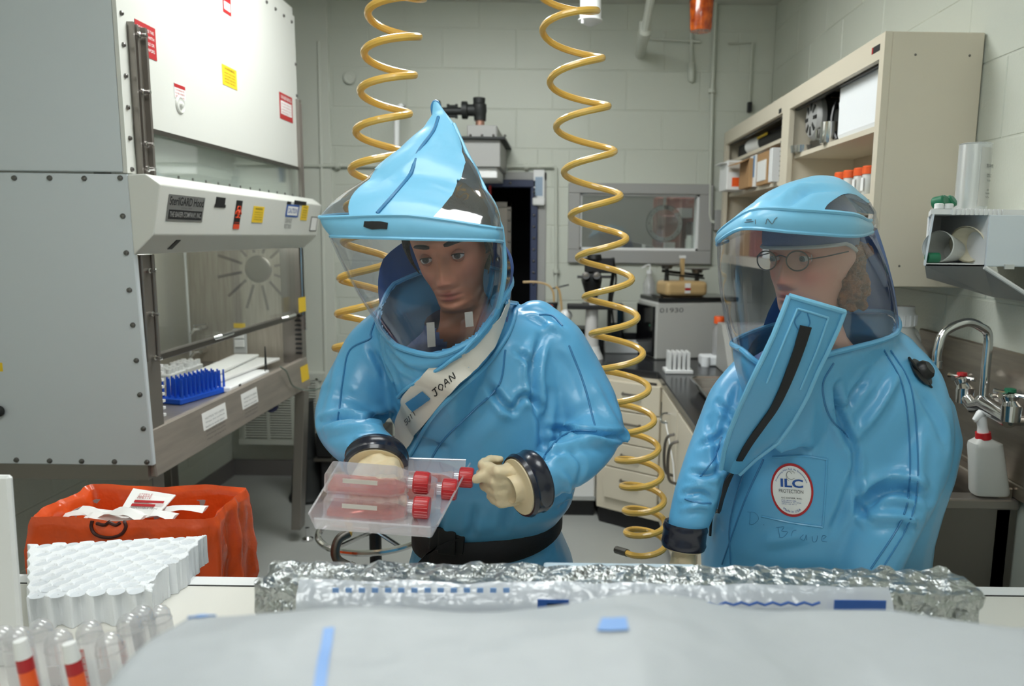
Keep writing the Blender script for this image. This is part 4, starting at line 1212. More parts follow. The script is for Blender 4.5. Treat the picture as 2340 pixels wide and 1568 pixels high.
# black control box and green-lit panel beside it
a = cw(1430, 800)
t = thing('control_unit', 'black control unit standing between microscope and centrifuge', 'instrument', (a.x, 4.55, CT))
obj('case', MB().box(v(1398, 700).x, v(1436, 700).x, 4.70, 4.82, CT, 1.2), 'blackgloss', t, smooth=None, bevel=.008)
obj('front_panel', MB().box(v(1402, 700).x, v(1420, 700).x, 4.694, 4.7, 1.08, 1.17), 'paper', t, smooth=None)
a = cw(1322, 765)
t = thing('power_supply', 'dark power supply with green panel beside the microscope column', 'instrument', (a.x, a.y, CT))
obj('case', MB().box(a.x - .06, a.x + .05, 4.5, 4.7, CT, CT + .16), 'black', t, smooth=None, bevel=.006)
obj('green_panel', MB().box(a.x - .045, a.x + .035, 4.494, 4.5, CT + .05, CT + .13), mat('dark_green', S(22, 70, 44)), t, smooth=None)
# foam tube block
a = cw(1420, 808)
t = thing('foam_tube_block', 'white foam tube block lying in front of the black control unit', 'rack', a)
obj('block_body', MB().box(cw(1383, 808).x, cw(1458, 808).x, a.y, a.y + .13, CT, CT + .07), 'foam', t, smooth=None, bevel=.004)
for i in range(5):
    for k in range(2):
        obj('well', MB().lathe([(.013, .0005), (.001, .0005)], (cw(1383, 808).x + .025 + i * .036, a.y + .035 + k * .06, CT + .07), n=14), 'greypaint', t)
a = cw(1462, 790)
one('glove_scrap', MB().tube(cr([a + ZU * .05, a + Vector((.02, .01, .03)), a + Vector((.03, 0, .005)), a + Vector((.05, -.02, .004))], 4), [.01] * 12 + [.006], 6), mat('leaf_green', S(96, 190, 64), .5), 'bright green clip leaning by the control unit', 'clip')
# flask and tubing left of the microscope
a = W(1265, 745, 4.5)
t = thing('vacuum_flask', 'round white vacuum flask with tubing beside the wall conduit', 'flask', (a.x, 4.5, CT))
fv = lambda px, py: W(px, py, 4.5)
obj('flask_body', MB().lathe([(.001, CT), (.09, CT), (.1, CT + .02), (.09, CT + .12), (.04, CT + .24), (.03, CT + .28), (.034, CT + .285)], (fv(1262, 700).x, 4.5, 0), n=24), 'tube', t)
obj('stopper', MB().cyl((fv(1262, 700).x, 4.5, CT + .28), (fv(1262, 700).x, 4.5, CT + .32), .03, .034), 'blackmat', t)
obj('tubing', MB().tube(cr([fv(1195, 645), fv(1225, 645), fv(1252, 652), fv(1264, 668), fv(1266, 690)], 6), .007, 6), 'brass', t)
obj('tubing', MB().tube(cr([fv(1270, 655), fv(1278, 665), fv(1282, 690), fv(1284, 715)], 6), .008, 6), 'brass', t)
obj('stopcock', MB().tube([fv(1262, 660), fv(1300, 651)], .005, 6), 'iron', t)
a = W(1293, 725, 4.4)
one('round_bulb', MB().ball((a.x, 4.4, W(1293, 722, 4.4).z), .038, 10).lathe([(.02, CT), (.016, CT + .12)], (a.x, 4.4, 0), n=12), 'white', 'white bulb on a stem in front of the vacuum flask', 'bulb')
a = W(1228, 690, 4.27)
one('red_capped_jar', MB().lathe([(.001, CT), (.05, CT), (.05, CT + .2), (.03, CT + .22), (.03, CT + .25)], (a.x, 4.27, 0), n=18), 'milky', 'white jar just behind her shoulder', 'jar')
a = W(1256, 706, 4.345)
t = thing('red_cap_bottle', 'small bottle with red cap behind her shoulder', 'bottle', (a.x, 4.345, CT))
obj('bottle_body', MB().lathe([(.001, CT), (.024, CT), (.024, CT + .2), (.015, CT + .22)], (a.x, 4.345, 0), n=16), 'tube', t)
obj('cap', MB().cyl((a.x, 4.345, CT + .22), (a.x, 4.345, W(1256, 697, 4.345).z), .02), 'redcap', t)


# slotted white rack
def slot_rack(px, py, wpx):
    a = cw(px, py)
    t = thing('slotted_rack', 'white slotted tube rack standing on the counter before the centrifuge', 'rack', a)
    w_ = wpx / FPX * (a.y + .1)
    obj('foot', MB().box(a.x, a.x + w_, a.y, a.y + w_ * .75, CT, CT + .02), 'white', t, smooth=None, bevel=.003)
    for i in range(5):
        for k in range(4):
            x_ = a.x + w_ * (.12 + .165 * i)
            obj('prong', MB().box(x_, x_ + w_ * .1, a.y + .012 + k * w_ * .17, a.y + .012 + k * w_ * .17 + w_ * .11, CT + .02, CT + .115), 'white', t, smooth=None)
    return t


slot_rack(1520, 855, 64)
# bottle with orange cap in a white holder
a = cw(1627, 838)
t = thing('white_holder', 'white block holder carrying the orange-capped bottle', 'holder', a)
obj('block_body', MB().box(cw(1602, 838).x, cw(1646, 838).x, a.y, a.y + .1, CT, CT + .06), 'foam', t, smooth=None, bevel=.012, seg=2)
obj('lobe', MB().cyl((cw(1612, 838).x, a.y + .005, CT), (cw(1612, 838).x, a.y + .005, CT + .055), .025), 'foam', t)
t = thing('orange_cap_bottle', 'clear bottle with orange cap standing on the white holder', 'bottle', (a.x + .03, a.y + .05, CT + .06))
bx, by_ = cw(1644, 838).x, a.y + .06
obj('bottle_body', MB().lathe([(.001, CT + .06), (.034, CT + .06), (.034, CT + .2), (.022, CT + .23), (.02, CT + .245)], (bx, by_, 0), n=20), 'tube', t)
obj('cap', MB().lathe([(.03, CT + .24), (.03, CT + .275), (.027, CT + .28), (.001, CT + .28)], (bx, by_, 0), n=20), 'orangecap', t)
# digital meter with slanted face
a = cw(1664, 862)
t = thing('digital_meter', 'grey meter with slanted keypad and green display beside the man', 'meter', a)
hz_ = W(1655, 742, a.y + .2).z
obj('case', MB().prism([(a.x, a.y, CT), (a.x, a.y + .32, CT), (a.x, a.y + .32, hz_), (a.x, a.y + .2, hz_), (a.x, a.y + .17, hz_ - .04), (a.x, a.y + .12, CT + .17), (a.x, a.y, CT + .04)], (.26, 0, 0)), mat('meter_grey', S(176, 176, 172), .5), t, smooth=None, bevel=.004)
fu = Vector((0, .12, .13)).normalized()
o_ = Vector((a.x + .03, a.y + .012, CT + .055))
kp = card('keypad', mat('keypad_grey', S(128, 134, 128)), t, o_, XR, fu, .2, .14, .002)
card('display', mat('lcd_green', S(24, 110, 92), .3), kp, o_ + fu * .08 + XR * .012 + XR.cross(fu) * .002, XR, fu, .06, .045, .001)
for i in range(4):
    card('key', 'white', kp, o_ + fu * .03 + XR * (.015 + i * .03) + XR.cross(fu) * .002, XR, fu, .014, .012, .002)
# steel pan hanging over the counter edge
a, b = W(1572, 885, 2.95), W(1612, 945, 2.7)
t = thing('steel_pan', 'shallow steel pan at the counter edge behind the man', 'pan', (a.x, 3.0, CT))
px0, py0, px1, py1 = cw(1575, 888).x, 2.78, .95, cw(1575, 888).y
rim = []
mb = MB()
rows = []
for ins, z_ in ((.0, .055), (.012, .053), (.03, .006), (.2, .004)):
    r_ = []
    rad = .04
    for (cx_, cy_, a0_) in ((px1 - ins - rad, py1 - ins - rad, 0), (px0 + ins + rad, py1 - ins - rad, PI / 2), (px0 + ins + rad, py0 + ins + rad, PI), (px1 - ins - rad, py0 + ins + rad, 1.5 * PI)):
        if ins > .1:
            cx_, cy_ = (px0 + px1) / 2, (py0 + py1) / 2
        for k in range(5):
            an = a0_ + k * PI / 8
            r_.append(Vector((cx_ + math.cos(an) * rad, cy_ + math.sin(an) * rad, CT + z_)))
    rows.append(r_)
obj('pan_body', MB().rows(rows, True, False, True), 'steel', t)
obj('rolled_rim', MB().tube(rows[0], .006, 6, closed=True), 'chrome', t)

# ================================================================== sink corner
t = thing('steel_sink', 'deep stainless sink with high backsplash at the right wall', 'sink', (1.0, 2.3, 0))
sx0, sx1, sy0, sy1 = .62, XW - .004, 2.03, 2.42
obj('front_panel', MB().box(sx0, sx1, sy0, sy0 + .012, .5, .868), 'darksteel', t, smooth=None)
obj('rim', MB().box(sx0, sx1, sy0 - .012, sy0 + .05, .868, .9).box(sx0, sx0 + .04, sy0 + .05, sy1, .868, .9).box(sx0, sx1 - .14, sy1 - .04, sy1, .868, .9), 'steelpaint', t, smooth=None, bevel=.006, seg=2)
obj('bowl', MB().box(sx0 + .03, sx0 + .035, sy0 + .02, sy1 - .02, .55, .87).box(sx0 + .03, sx1 - .06, sy1 - .025, sy1 - .02, .55, .87).box(sx0 + .03, sx1 - .06, sy0 + .02, sy1 - .02, .545, .55), 'steel', t, smooth=None)
obj('backsplash', MB().box(sx1 - .015, sx1, 1.5, 2.66, .945, W(2340, 797, 2.17).z).box(sx1 - .015, sx1, 1.5, sy1, .9, .945).box(sx1 - .06, sx1 - .015, sy0, sy1, .5, .93), mat('splash_steel', S(168, 158, 146), .34, .9, var=(5, S(148, 140, 130), 0, (1, 1, 9))), t, smooth=None, bevel=.004)
db = obj('drainboard', MB().prism([(.98, sy0 + .08, .83), (1.16, sy0 + .08, .83), (1.22, sy1 - .05, .9), (1.04, sy1 - .05, .9)], (0, 0, .008)), 'steel', t, smooth=None)
f = MB()
for i in range(8):
    for k in range(18):
        u_, v_ = (i + .5) / 8, (k + .5) / 18
        c_ = Vector((.98 + .06 * v_ + .18 * u_, sy0 + .08 + (sy1 - sy0 - .13) * v_, .839 + .07 * v_))
        f.obox(c_, (.005, 0, 0), (0, .006, 0), (0, 0, .0006))
obj('perforations', f, 'black', db, smooth=None, kind='stuff')
for i in (0, 1):
    obj('leg', MB().cyl((sx0 + .05 + i * .55, sy0 + .06, 0), (sx0 + .05 + i * .55, sy0 + .06, .55), .02), 'darksteel', t)
    obj('leg', MB().cyl((sx0 + .05 + i * .55, sy1 - .06, 0), (sx0 + .05 + i * .55, sy1 - .06, .55), .02), 'darksteel', t)
f = MB()
obj('drain_cabinet', MB().box(sx0 + .1, sx1, sy0 + .15, sy1 - .1, 0, .5), 'dark', t, smooth=None)
# faucet
fx = sx1 - .1
t = thing('faucet', 'chrome gooseneck faucet with red and green cross handles over the sink', 'faucet', (fx, 2.35, .93))
fv = lambda px, py, x=fx: WX(px, py, x)
pr_, pg, pm_ = fv(2205, 905), fv(2310, 945), fv(2252, 925)
obj('mixer_bar', MB().tube([pr_ + Vector((0, 0, -.0)), fv(2225, 930), pm_, pg + Vector((0, 0, -.02))], [.018, .02, .026, .022], 14), 'chrome', t)
for p_, hpy, capm, hx in ((pr_, 862, 'redcap', 2198), (pg, 900, 'green', 2308)):
    top = fv(hx, hpy)
    vb = obj('valve_body', MB().tube([p_ - ZU * .02, p_ + ZU * .02, p_.lerp(top, .55), p_.lerp(top, .8), top], [.024, .026, .018, .022, .014], 16), 'chrome', t)
    for k in range(4):
        an = k * PI / 2 + .5
        d_ = Vector((math.cos(an), math.sin(an), 0))
        obj('handle_arm', MB().tube([top, top + d_ * .032, top + d_ * .042], [.007, .006, .008], 8), 'chrome', vb)
    obj('index_button', MB().lathe([(.015, 0), (.014, .008), (.001, .01)], top + ZU * .006, n=14), capm, vb)
    obj('flange', MB().lathe([(.03, 0), (.028, .01), (.018, .014)], (sx1 - .015, p_.y, p_.z - .02), (-1, 0, 0), 18).cyl((sx1 - .015, p_.y, p_.z - .02), (p_.x, p_.y, p_.z - .02), .014), 'chrome', vb)
b0 = fv(2247, 920)
top = fv(2258, 770)
tipx = W(2140, 828, b0.y - .02)
arch = [b0, b0.lerp(top, .5), top]
e_ = W(2208, 737, b0.y - .01)
f_ = W(2158, 760, b0.y - .015)
obj('gooseneck', MB().tube(cr([b0, b0.lerp(top, .5), top, W(2243, 748, b0.y), e_, f_, W(2143, 800, b0.y - .02), tipx], 8), .0125, 14), 'chrome', t)
obj('aerator', MB().cyl(tipx + ZU * .004, tipx - ZU * .016, .016, n=16), 'chrome', t)
obj('spout_collar', MB().lathe([(.024, 0), (.022, .02), (.015, .03)], b0 - ZU * .01, n=18), 'chrome', t)
# spray bottle on the near rim
t = thing('spray_bottle', 'white spray bottle with red collar and red trigger on the sink rim', 'bottle', (W(2258, 1128, 2.045).x, 2.045, .9))
sv = lambda px, py: W(px, py, 2.05)
bx = sv(2258, 1125).x
tilt = Vector((sv(2246, 1000).x - bx, 0, 0))
rows = []
for px0, px1, py, dep in [(2222, 2299, 1129, .026), (2219, 2301, 1122, .03), (2218, 2290, 1050, .03), (2216, 2286, 1022, .03), (2218, 2285, 1012, .028), (2231, 2264, 1003, .018), (2233, 2261, 1000, .015)]:
    a_, b_ = sv(px0, py), sv(px1, py)
    c_ = (a_ + b_) / 2
    if py > 1120:
        c_.z = max(c_.z, .9005)
    hw = (b_.x - a_.x) / 2
    rows.append([Vector((c_.x + hw * math.copysign(abs(math.cos(q_)) ** .5, math.cos(q_)), 2.05 + dep * math.copysign(abs(math.sin(q_)) ** .5, math.sin(q_)), c_.z)) for q_ in np.linspace(0, 2 * PI, 24, endpoint=False)])
obj('bottle_body', MB().rows(rows, True, True, True), 'milky', t)
obj('collar', MB().tube([sv(2247, 1003), sv(2246, 988)], [.021, .02], 20), 'redcap', t)
obj('neck', MB().tube([sv(2246, 988), sv(2245, 975), sv(2243, 960), sv(2242, 952)], [.015, .013, .014, .012], 16), 'white', t)
obj('spray_head', MB().tube([sv(2226, 962), sv(2240, 948), sv(2262, 928), sv(2268, 925)], [.007, .013, .012, .009], 14), 'white', t)
obj('spray_head_lower', MB().tube([sv(2226, 962), sv(2248, 952), sv(2274, 942)], [.006, .01, .009], 12), 'white', t)
obj('trigger', MB().tube([sv(2262, 938), sv(2272, 930), sv(2284, 932), sv(2286, 940), sv(2280, 948)], [.009, .012, .011, .009, .006], 12), 'redcap', t)
# carboy behind the man's shoulder
jy = 2.57
jv = lambda px, py: W(px, py, jy)
jx = jv(2058, 760).x
t = thing('carboy', 'white plastic carboy with ribbed cap standing behind the man', 'carboy', (jx, jy, CT))
obj('jug_body', MB().lathe([(.001, CT), (.1, CT), (.105, CT + .015), (.105, jv(2058, 830).z), (.088, jv(2058, 800).z), (.045, jv(2058, 760).z), (.042, jv(2058, 745).z)], (jx, jy, 0), n=32), 'milky', t)
obj('cap', MB().lathe([(.046, jv(2058, 745).z), (.046, jv(2058, 718).z), (.04, jv(2058, 712).z), (.04, jv(2058, 700).z), (.001, jv(2058, 699).z)], (jx, jy, 0), n=24), 'white', t)
for k in range(14):
    an = 2 * PI * k / 14
    obj('cap_rib', MB().cyl((jx + math.cos(an) * .046, jy + math.sin(an) * .046, jv(2058, 743).z), (jx + math.cos(an) * .046, jy + math.sin(an) * .046, jv(2058, 719).z), .004, n=6), 'white', t)
obj('handle', MB().tube(cr([jv(2068, 762), jv(2082, 756), jv(2094, 772), jv(2094, 800), jv(2092, 812)], 6), .014, 10), 'milky', t)

# ================================================================== white bin shelf on the right wall
by0, by1 = 2.0, 2.2
bv = lambda px, py: W(px, py, by0)
t = thing('wall_bin', 'white plastic wall bin with slanted underside holding beakers', 'wall bin', (bv(2200, 610).x, by1, bv(2200, 610).z))
xa, xb, xc = bv(2113, 610).x, bv(2248, 610).x, XW - .004
z0_, z1_ = bv(2180, 608).z, bv(2180, 490).z
wm_ = 'white'
obj('floor_panel', MB().prism([(xa, by0, z0_), (xb + .0, by0, z0_), (xc, by0, z0_), (xc, by1 + .05, z0_), (xa + .12, by1 + .05, z0_)], (0, 0, .006)), wm_, t, smooth=None)
obj('back_panel', MB().slab([(xa + .12, by1 + .05, z0_), (xc, by1 + .05, z0_), (xc, by1 + .05, z1_), (xa + .12, by1 + .05, z1_)], .006), wm_, t, smooth=None)
obj('left_panel', MB().slab([(xa, by0, z0_), (xa + .12, by1 + .05, z0_), (xa + .13, by1 + .05, z1_), (xa + .012, by0, z1_)], .005), mat('frosted_white', S(206, 214, 222), .35), t, smooth=None)
obj('top_panel', MB().prism([(xa + .005, by0, z1_), (xc, by0 - .0, z1_), (xc, by1 + .05, z1_), (xa + .12, by1 + .05, z1_)], (0, 0, .014)), wm_, t, smooth=None)
for k in range(12):
    x_ = xa + .06 + k * .012
    obj('top_rib', MB().box(x_, x_ + .007, by0 - .004, by0, z1_ - .001, z1_ + .015), wm_, t, smooth=None)
obj('front_cover', MB().box(xb, xc, by0 - .006, by0, z0_ - .0, z1_), mat('cool_white', S(214, 222, 228), .35), t, smooth=None, bevel=.002)
obj('divider', MB().box(xb, xb + .005, by0, by1 + .05, z0_, z1_), wm_, t, smooth=None)
obj('latch', MB().box(xb + .05, xb + .075, by0 - .012, by0 - .006, z0_ - .006, z0_ + .006), 'milky', t, smooth=None)
obj('under_bracket', MB().prism([(xa, by0, z0_), (xb, by0, z0_), (xc, by0 + .02, z0_ - .1), (xc, by1 + .05, z0_ - .1), (xa + .13, by1 + .05, z0_ - .045)], (0, 0, .004)), 'greypaint', t, smooth=None)
obj('lip', MB().tube([(xb, by0 - .004, z0_ - .002), bv(2345, 672)], .006, 8), 'white', t)
bz = z0_ + .007
b1c = bv(2178, 590)
t = thing('beaker', 'clear plastic beaker lying on its side in the wall bin', 'beaker', (b1c.x, by0 + .07, bz))
obj('cup', MB().lathe([(.042, 0), (.044, .003), (.03, .1), (.001, .1), (.001, .098), (.028, .098), (.041, .003)], (b1c.x - .02, by0 + .05, bz + .043), (.8, .6, -.12), 28, caps=False), 'milky', t)
b2c = bv(2225, 585)
t = thing('funnel', 'cream plastic funnel leaning in the wall bin beside the beaker', 'funnel', (b2c.x, by0 + .08, bz))
obj('cone', MB().lathe([(.05, 0), (.052, .003), (.014, .055), (.012, .1), (.01, .1), (.012, .055), (.048, .002)], (b2c.x + .008, by0 + .055, bz + .049), (.85, .5, .25), 28, caps=False), mat('cream_plastic', S(214, 208, 186), .4), t)
q = bv(2138, 602)
one('green_stopper', MB().lathe([(.012, -.016), (.014, -.012), (.014, .016), (.01, .018)], (q.x, by0 + .02, bz + .013), (1, .1, 0), 14), 'green', 'green stopper lying inside the wall bin by the beaker', 'stopper')
for k, (px, dy, lb) in enumerate([(2156, .03, 'green cap on top of the wall bin, outermost of three'), (2172, .05, 'green cap on top of the wall bin, middle of three'), (2192, .06, 'green cap on top of the wall bin, next to the steel canister')]):
    q = bv(px, 480)
    one('green_cap', MB().lathe([(.014, -.014), (.017, -.01), (.017, .014), (.012, .018), (.008, .018)], (q.x, by0 + dy, z1_ + .031), (.6, -.7, .2 + .2 * k), 14), 'green', lb, 'cap', 'green caps on the wall bin')  # loose green caps lying on the bin
for k, px in enumerate((2150, 2172)):
    q = bv(px, 485)
    one('white_cap', MB().lathe([(.012, 0), (.012, .012), (.009, .014)], (q.x, by0 + .012, z1_ + .014), n=12), 'white', ['small white cap at the outer corner of the wall bin', 'small white cap in front of the green caps'][k], 'cap', 'white caps on the wall bin')  # loose small white caps
# steel canister standing on it
q = bv(2215, 480)
cz0, cz1 = z1_ + .0145, W(2220, 332, by0 + .1).z
cx_ = W(2222, 420, by0 + .1).x
t = thing('steel_canister', 'tall cylindrical canister with printed label standing on the wall bin', 'canister', (cx_, by0 + .1, cz0))
cr_ = .041
obj('can_body', MB().lathe([(.001, cz0), (cr_, cz0), (cr_, cz1), (cr_ + .002, cz1 + .002), (cr_ - .002, cz1 + .004), (.001, cz1)], (cx_, by0 + .1, 0), n=40), mat('can_steel', S(216, 218, 218), .25, .45), t)
mb = MB()
arc = [(-.1 + .9 * k / 10) for k in range(11)]
mb.rows([[Vector((cx_ + math.sin(a_) * (cr_ + .0008), by0 + .1 - math.cos(a_) * (cr_ + .0008), z_)) for a_ in arc] for z_ in (cz0 + .01, cz1 - .01)], False)
lb_ = obj('paper_label', mb, mat('label_grey', S(196, 196, 190), .5), t, recalc=False)
for k, (s_, zf, hh, ww) in enumerate([('TEX-WIPE', .64, .009, .034), ('70% Isopropyl', .52, .005, .022), ('Alcohol Wipers', .49, .005, .022), ('TX1041', .43, .005, .018), ('100', .29, .005, .01), ('Presaturated', .24, .005, .02), ('9 x 9 in', .18, .006, .016)]):
    a_ = .58
    n_ = Vector((math.sin(a_), -math.cos(a_), 0))
    r_ = Vector((math.cos(a_), math.sin(a_), 0))
    o_ = Vector((cx_, by0 + .1, cz0 + (cz1 - cz0) * zf)) + n_ * (cr_ + .002) - r_ * ww / 2
    text('lettering', s_, 'ink', lb_, o_, r_, ZU, hh, ww)
# ================================================================== people
def remesh(mb, voxel, it=4, lam=.5):
    """melt overlapping shapes into one closed skin and relax it"""
    me = bpy.data.meshes.new('tmp')
    me.from_pydata(mb.v, [], mb.f)
    bm = bmesh.new()
    bm.from_mesh(me)
    bmesh.ops.recalc_face_normals(bm, faces=bm.faces)
    bm.to_mesh(me)
    bm.free()
    o = bpy.data.objects.new('tmp', me)
    COL.objects.link(o)
    md = o.modifiers.new('r', 'REMESH')
    md.mode = 'VOXEL'
    md.voxel_size = voxel
    dg = bpy.context.evaluated_depsgraph_get()
    e = bpy.data.meshes.new_from_object(o.evaluated_get(dg))
    bpy.data.objects.remove(o)
    bpy.data.meshes.remove(me)
    n = len(e.vertices)
    V = np.empty(n * 3)
    e.vertices.foreach_get('co', V)
    V = V.reshape(-1, 3)
    E = np.empty(len(e.edges) * 2, dtype=np.int64)
    e.edges.foreach_get('vertices', E)
    E = E.reshape(-1, 2)
    F = [tuple(p.vertices) for p in e.polygons]
    bpy.data.meshes.remove(e)
    V = relax(V, E, it, lam)
    return V, E, F


def relax(V, E, it, lam=.5):
    deg = np.zeros(len(V))
    np.add.at(deg, E[:, 0], 1)
    np.add.at(deg, E[:, 1], 1)
    deg = np.maximum(deg, 1)[:, None]
    for _ in range(it):
        A = np.zeros_like(V)
        np.add.at(A, E[:, 0], V[E[:, 1]])
        np.add.at(A, E[:, 1], V[E[:, 0]])
        V = V + lam * (A / deg - V)
    return V


def normals(V, F):
    N = np.zeros_like(V)
    Q = np.array([f if len(f) == 4 else (f[0], f[1], f[2], f[2]) for f in F])
    c = np.cross(V[Q[:, 2]] - V[Q[:, 0]], V[Q[:, 3]] - V[Q[:, 1]])
    for k in range(4):
        np.add.at(N, Q[:, k], c)
    return N / np.maximum(np.linalg.norm(N, axis=1), 1e-9)[:, None]


def seg_dist(V, P):
    """distance to a polyline, position along it (0..1)"""
    P = np.array([tuple(p) for p in P])
    best = np.full(len(V), 1e9)
    par = np.zeros(len(V))
    L = len(P) - 1
    for i in range(L):
        a, d = P[i], P[i + 1] - P[i]
        t = np.clip(((V - a) @ d) / max(d @ d, 1e-12), 0, 1)
        q = np.linalg.norm(V - (a + t[:, None] * d), axis=1)
        m = q < best
        best[m] = q[m]
        par[m] = (i + t[m]) / L
    return best, par


class Skin:
    def __init__(s, V, F):
        s.V, s.F = V, F
        s.build()

    def build(s):
        s.bvh = BVHTree.FromPolygons([Vector(v) for v in s.V], s.F)

    def hit(s, px, py, lift=.0):
        d = ray(px, py).normalized()
        h = s.bvh.ray_cast(CAMLOC, d)
        if h[0] is None:
            n = s.bvh.find_nearest(W(px, py, 1.5))
            return n[0] + n[1] * lift, n[1]
        nn = h[1] if h[1].dot(d) < 0 else -h[1]
        return h[0] + nn * lift, nn

    def line(s, pts, lift=.0, n=6):
        pp = cr([Vector((p[0], p[1], 0)) for p in pts], n)
        return [s.hit(p.x, p.y, lift)[0] for p in pp]

    def fold(s, strokes):
        N = normals(s.V, s.F)
        D = np.zeros(len(s.V))
        lines = [(s.line(st_[0], 0, 4), st_[1], st_[2]) for st_ in strokes]
        for P, amp, sg in lines:
            amp, sg = amp * .95, sg * .64
            d, t = seg_dist(s.V, P)
            env = np.clip(np.minimum(t, 1 - t) * 4, 0.15, 1) ** .7
            D += amp * env * (np.exp(-(d / sg) ** 2) - .45 * np.exp(-((d - 2.1 * sg) / (1.1 * sg)) ** 2))
        s.V = s.V + N * D[:, None]
        s.build()

    def ribbon(s, pts, w, lift=.002, thick=.002, n=6):
        """a flat band laid on the skin; w is its half width (number or list)"""
        pp = cr([Vector((p[0], p[1], 0)) for p in pts], n)
        hp = [s.hit(p.x, p.y, lift) for p in pp]
        rows = []
        L = len(hp)
        for i, (c, nn) in enumerate(hp):
            t = (hp[min(i + 1, L - 1)][0] - hp[max(i - 1, 0)][0]).normalized()
            sd = t.cross(nn).normalized()
            ww = w if not isinstance(w, (list, tuple)) else np.interp(i / (L - 1), np.linspace(0, 1, len(w)), w)
            rows.append([c - sd * ww, c - sd * ww + nn * thick, c + nn * thick * 1.2, c + sd * ww + nn * thick, c + sd * ww])
        return MB().rows(rows, True, True, True)

    def cutout(s, keep):
        fs = [f for f in s.F if keep(s.V[list(f)].mean(axis=0))]
        return fs


def skin_obj(name, V, F, m, parent, label=None):
    mb = MB()
    mb.add(V.tolist(), F)
    return obj(name, mb, m, parent, smooth=180, label=label)


def ell(xl, xr, py, Y, hd, n=28, e=.85):
    a, b = W(xl, py, Y), W(xr, py, Y)
    c, hw = (a + b) / 2, (b - a).length / 2
    return [Vector((c.x + hw * math.copysign(abs(math.cos(t)) ** e, math.cos(t)), c.y + hd * math.copysign(abs(math.sin(t)) ** e, math.sin(t)), c.z)) for t in np.linspace(0, 2 * PI, n, endpoint=False)]


def limb(mb, pts, n=18):
    """tapered tube through (px, py, Y, radius in px) stations"""
    P = [W(p[0], p[1], p[2]) for p in pts]
    R = [p[3] * p[2] * 1.03 / FPX for p in pts]
    Q = cr([Vector((*P[i], )) for i in range(len(P))], 4)
    rr_ = [np.interp(k / 4, range(len(R)), R) for k in range(len(Q))]
    mb.tube(Q, rr_, n)
    mb.ball(Q[0], rr_[0], 8)
    mb.ball(Q[-1], rr_[-1] * .98, 8)
    return mb


HT = [  # height, half width, front depth, back depth
    (-.46, .13, .03, .12), (-.38, .14, .03, .12), (-.31, .145, .035, .12), (-.25, .125, .04, .11), (-.21, .09, .045, .095), (-.18, .066, .045, .076), (-.15, .058, .046, .067), (-.128, .055, .05, .066),
    (-.119, .052, .066, .07), (-.113, .05, .08, .074), (-.10, .053, .09, .078), (-.07, .061, .093, .085), (-.04, .067, .093, .093), (0.0, .072, .092, .1), (.035, .075, .095, .104), (.065, .074, .091, .103), (.09, .065, .076, .09), (.11, .047, .053, .068), (.122, .022, .026, .034), (.125, .001, .001, .001)]
_hz = np.array([h[0] for h in HT])


SLIM = [1.0]


def head_surface(z, t, nose=1.0, grow=0.0, face=True):
    """a point of the head and neck; t = 0 is the front"""
    a, f, b = (np.interp(z, _hz, [h[k] for h in HT]) for k in (1, 2, 3))
    a *= 1 - (1 - SLIM[0]) * math.exp(-((z + .085) / .045) ** 2)
    a, f, b = a + grow, f + grow, b + grow
    s, c = math.sin(t), math.cos(t)
    x = a * math.copysign(abs(s) ** .9, s)
    y = -(f if c > 0 else b) * math.copysign(abs(c) ** .92, c)
    if not face:
        return x, y, z
    g = lambda u, su: math.exp(-(u / su) ** 2)
    if c > 0:
        ax = abs(x)
        nb = np.interp(z, [-.062, -.056, -.045, -.038, -.015, .01, .03], [0, .012, .027, .026, .016, .006, 0])
        nw = np.interp(z, [-.06, -.045, -.01, .03], [.017, .015, .010, .012])
        y -= nose * nb * g(x, nw)
        y -= .008 * nose * g(ax - .014, .007) * g(z + .048, .009)        # wings of the nose
        y += .012 * g(ax - .033, .019) * g(z - .0, .014)                  # eye sockets
        y -= .007 * g(ax - .03, .026) * g(z - .03, .010)                  # brow
        y += .004 * g(x, .012) * g(z - .012, .012)
        y -= .006 * g(ax - .043, .02) * g(z + .03, .02)                   # cheek
        y += .004 * g(ax - .035, .016) * g(z + .068, .02)
        y -= .0065 * g(x, .018) * g(z + .0705, .0055)                     # lips
        y -= .0075 * g(x, .016) * g(z + .0825, .006)
        y += .006 * g(x, .020) * g(z + .0765 + .06 * abs(x) * abs(x) / .02, .0022)
        y += .004 * g(x, .02) * g(z + .092, .005)
        y -= .006 * g(x, .018) * g(z + .105, .010)                        # chin
    # ears
    ew = g(y - .012, .016) * g(z + .008, .026)
    x += math.copysign(.017 * ew, x) if abs(s) > .6 else 0
    if abs(s) > .6:
        y += .010 * ew
        x -= math.copysign(.006 * g(y - .014, .008) * g(z + .004, .014), x)
    return x, y, z


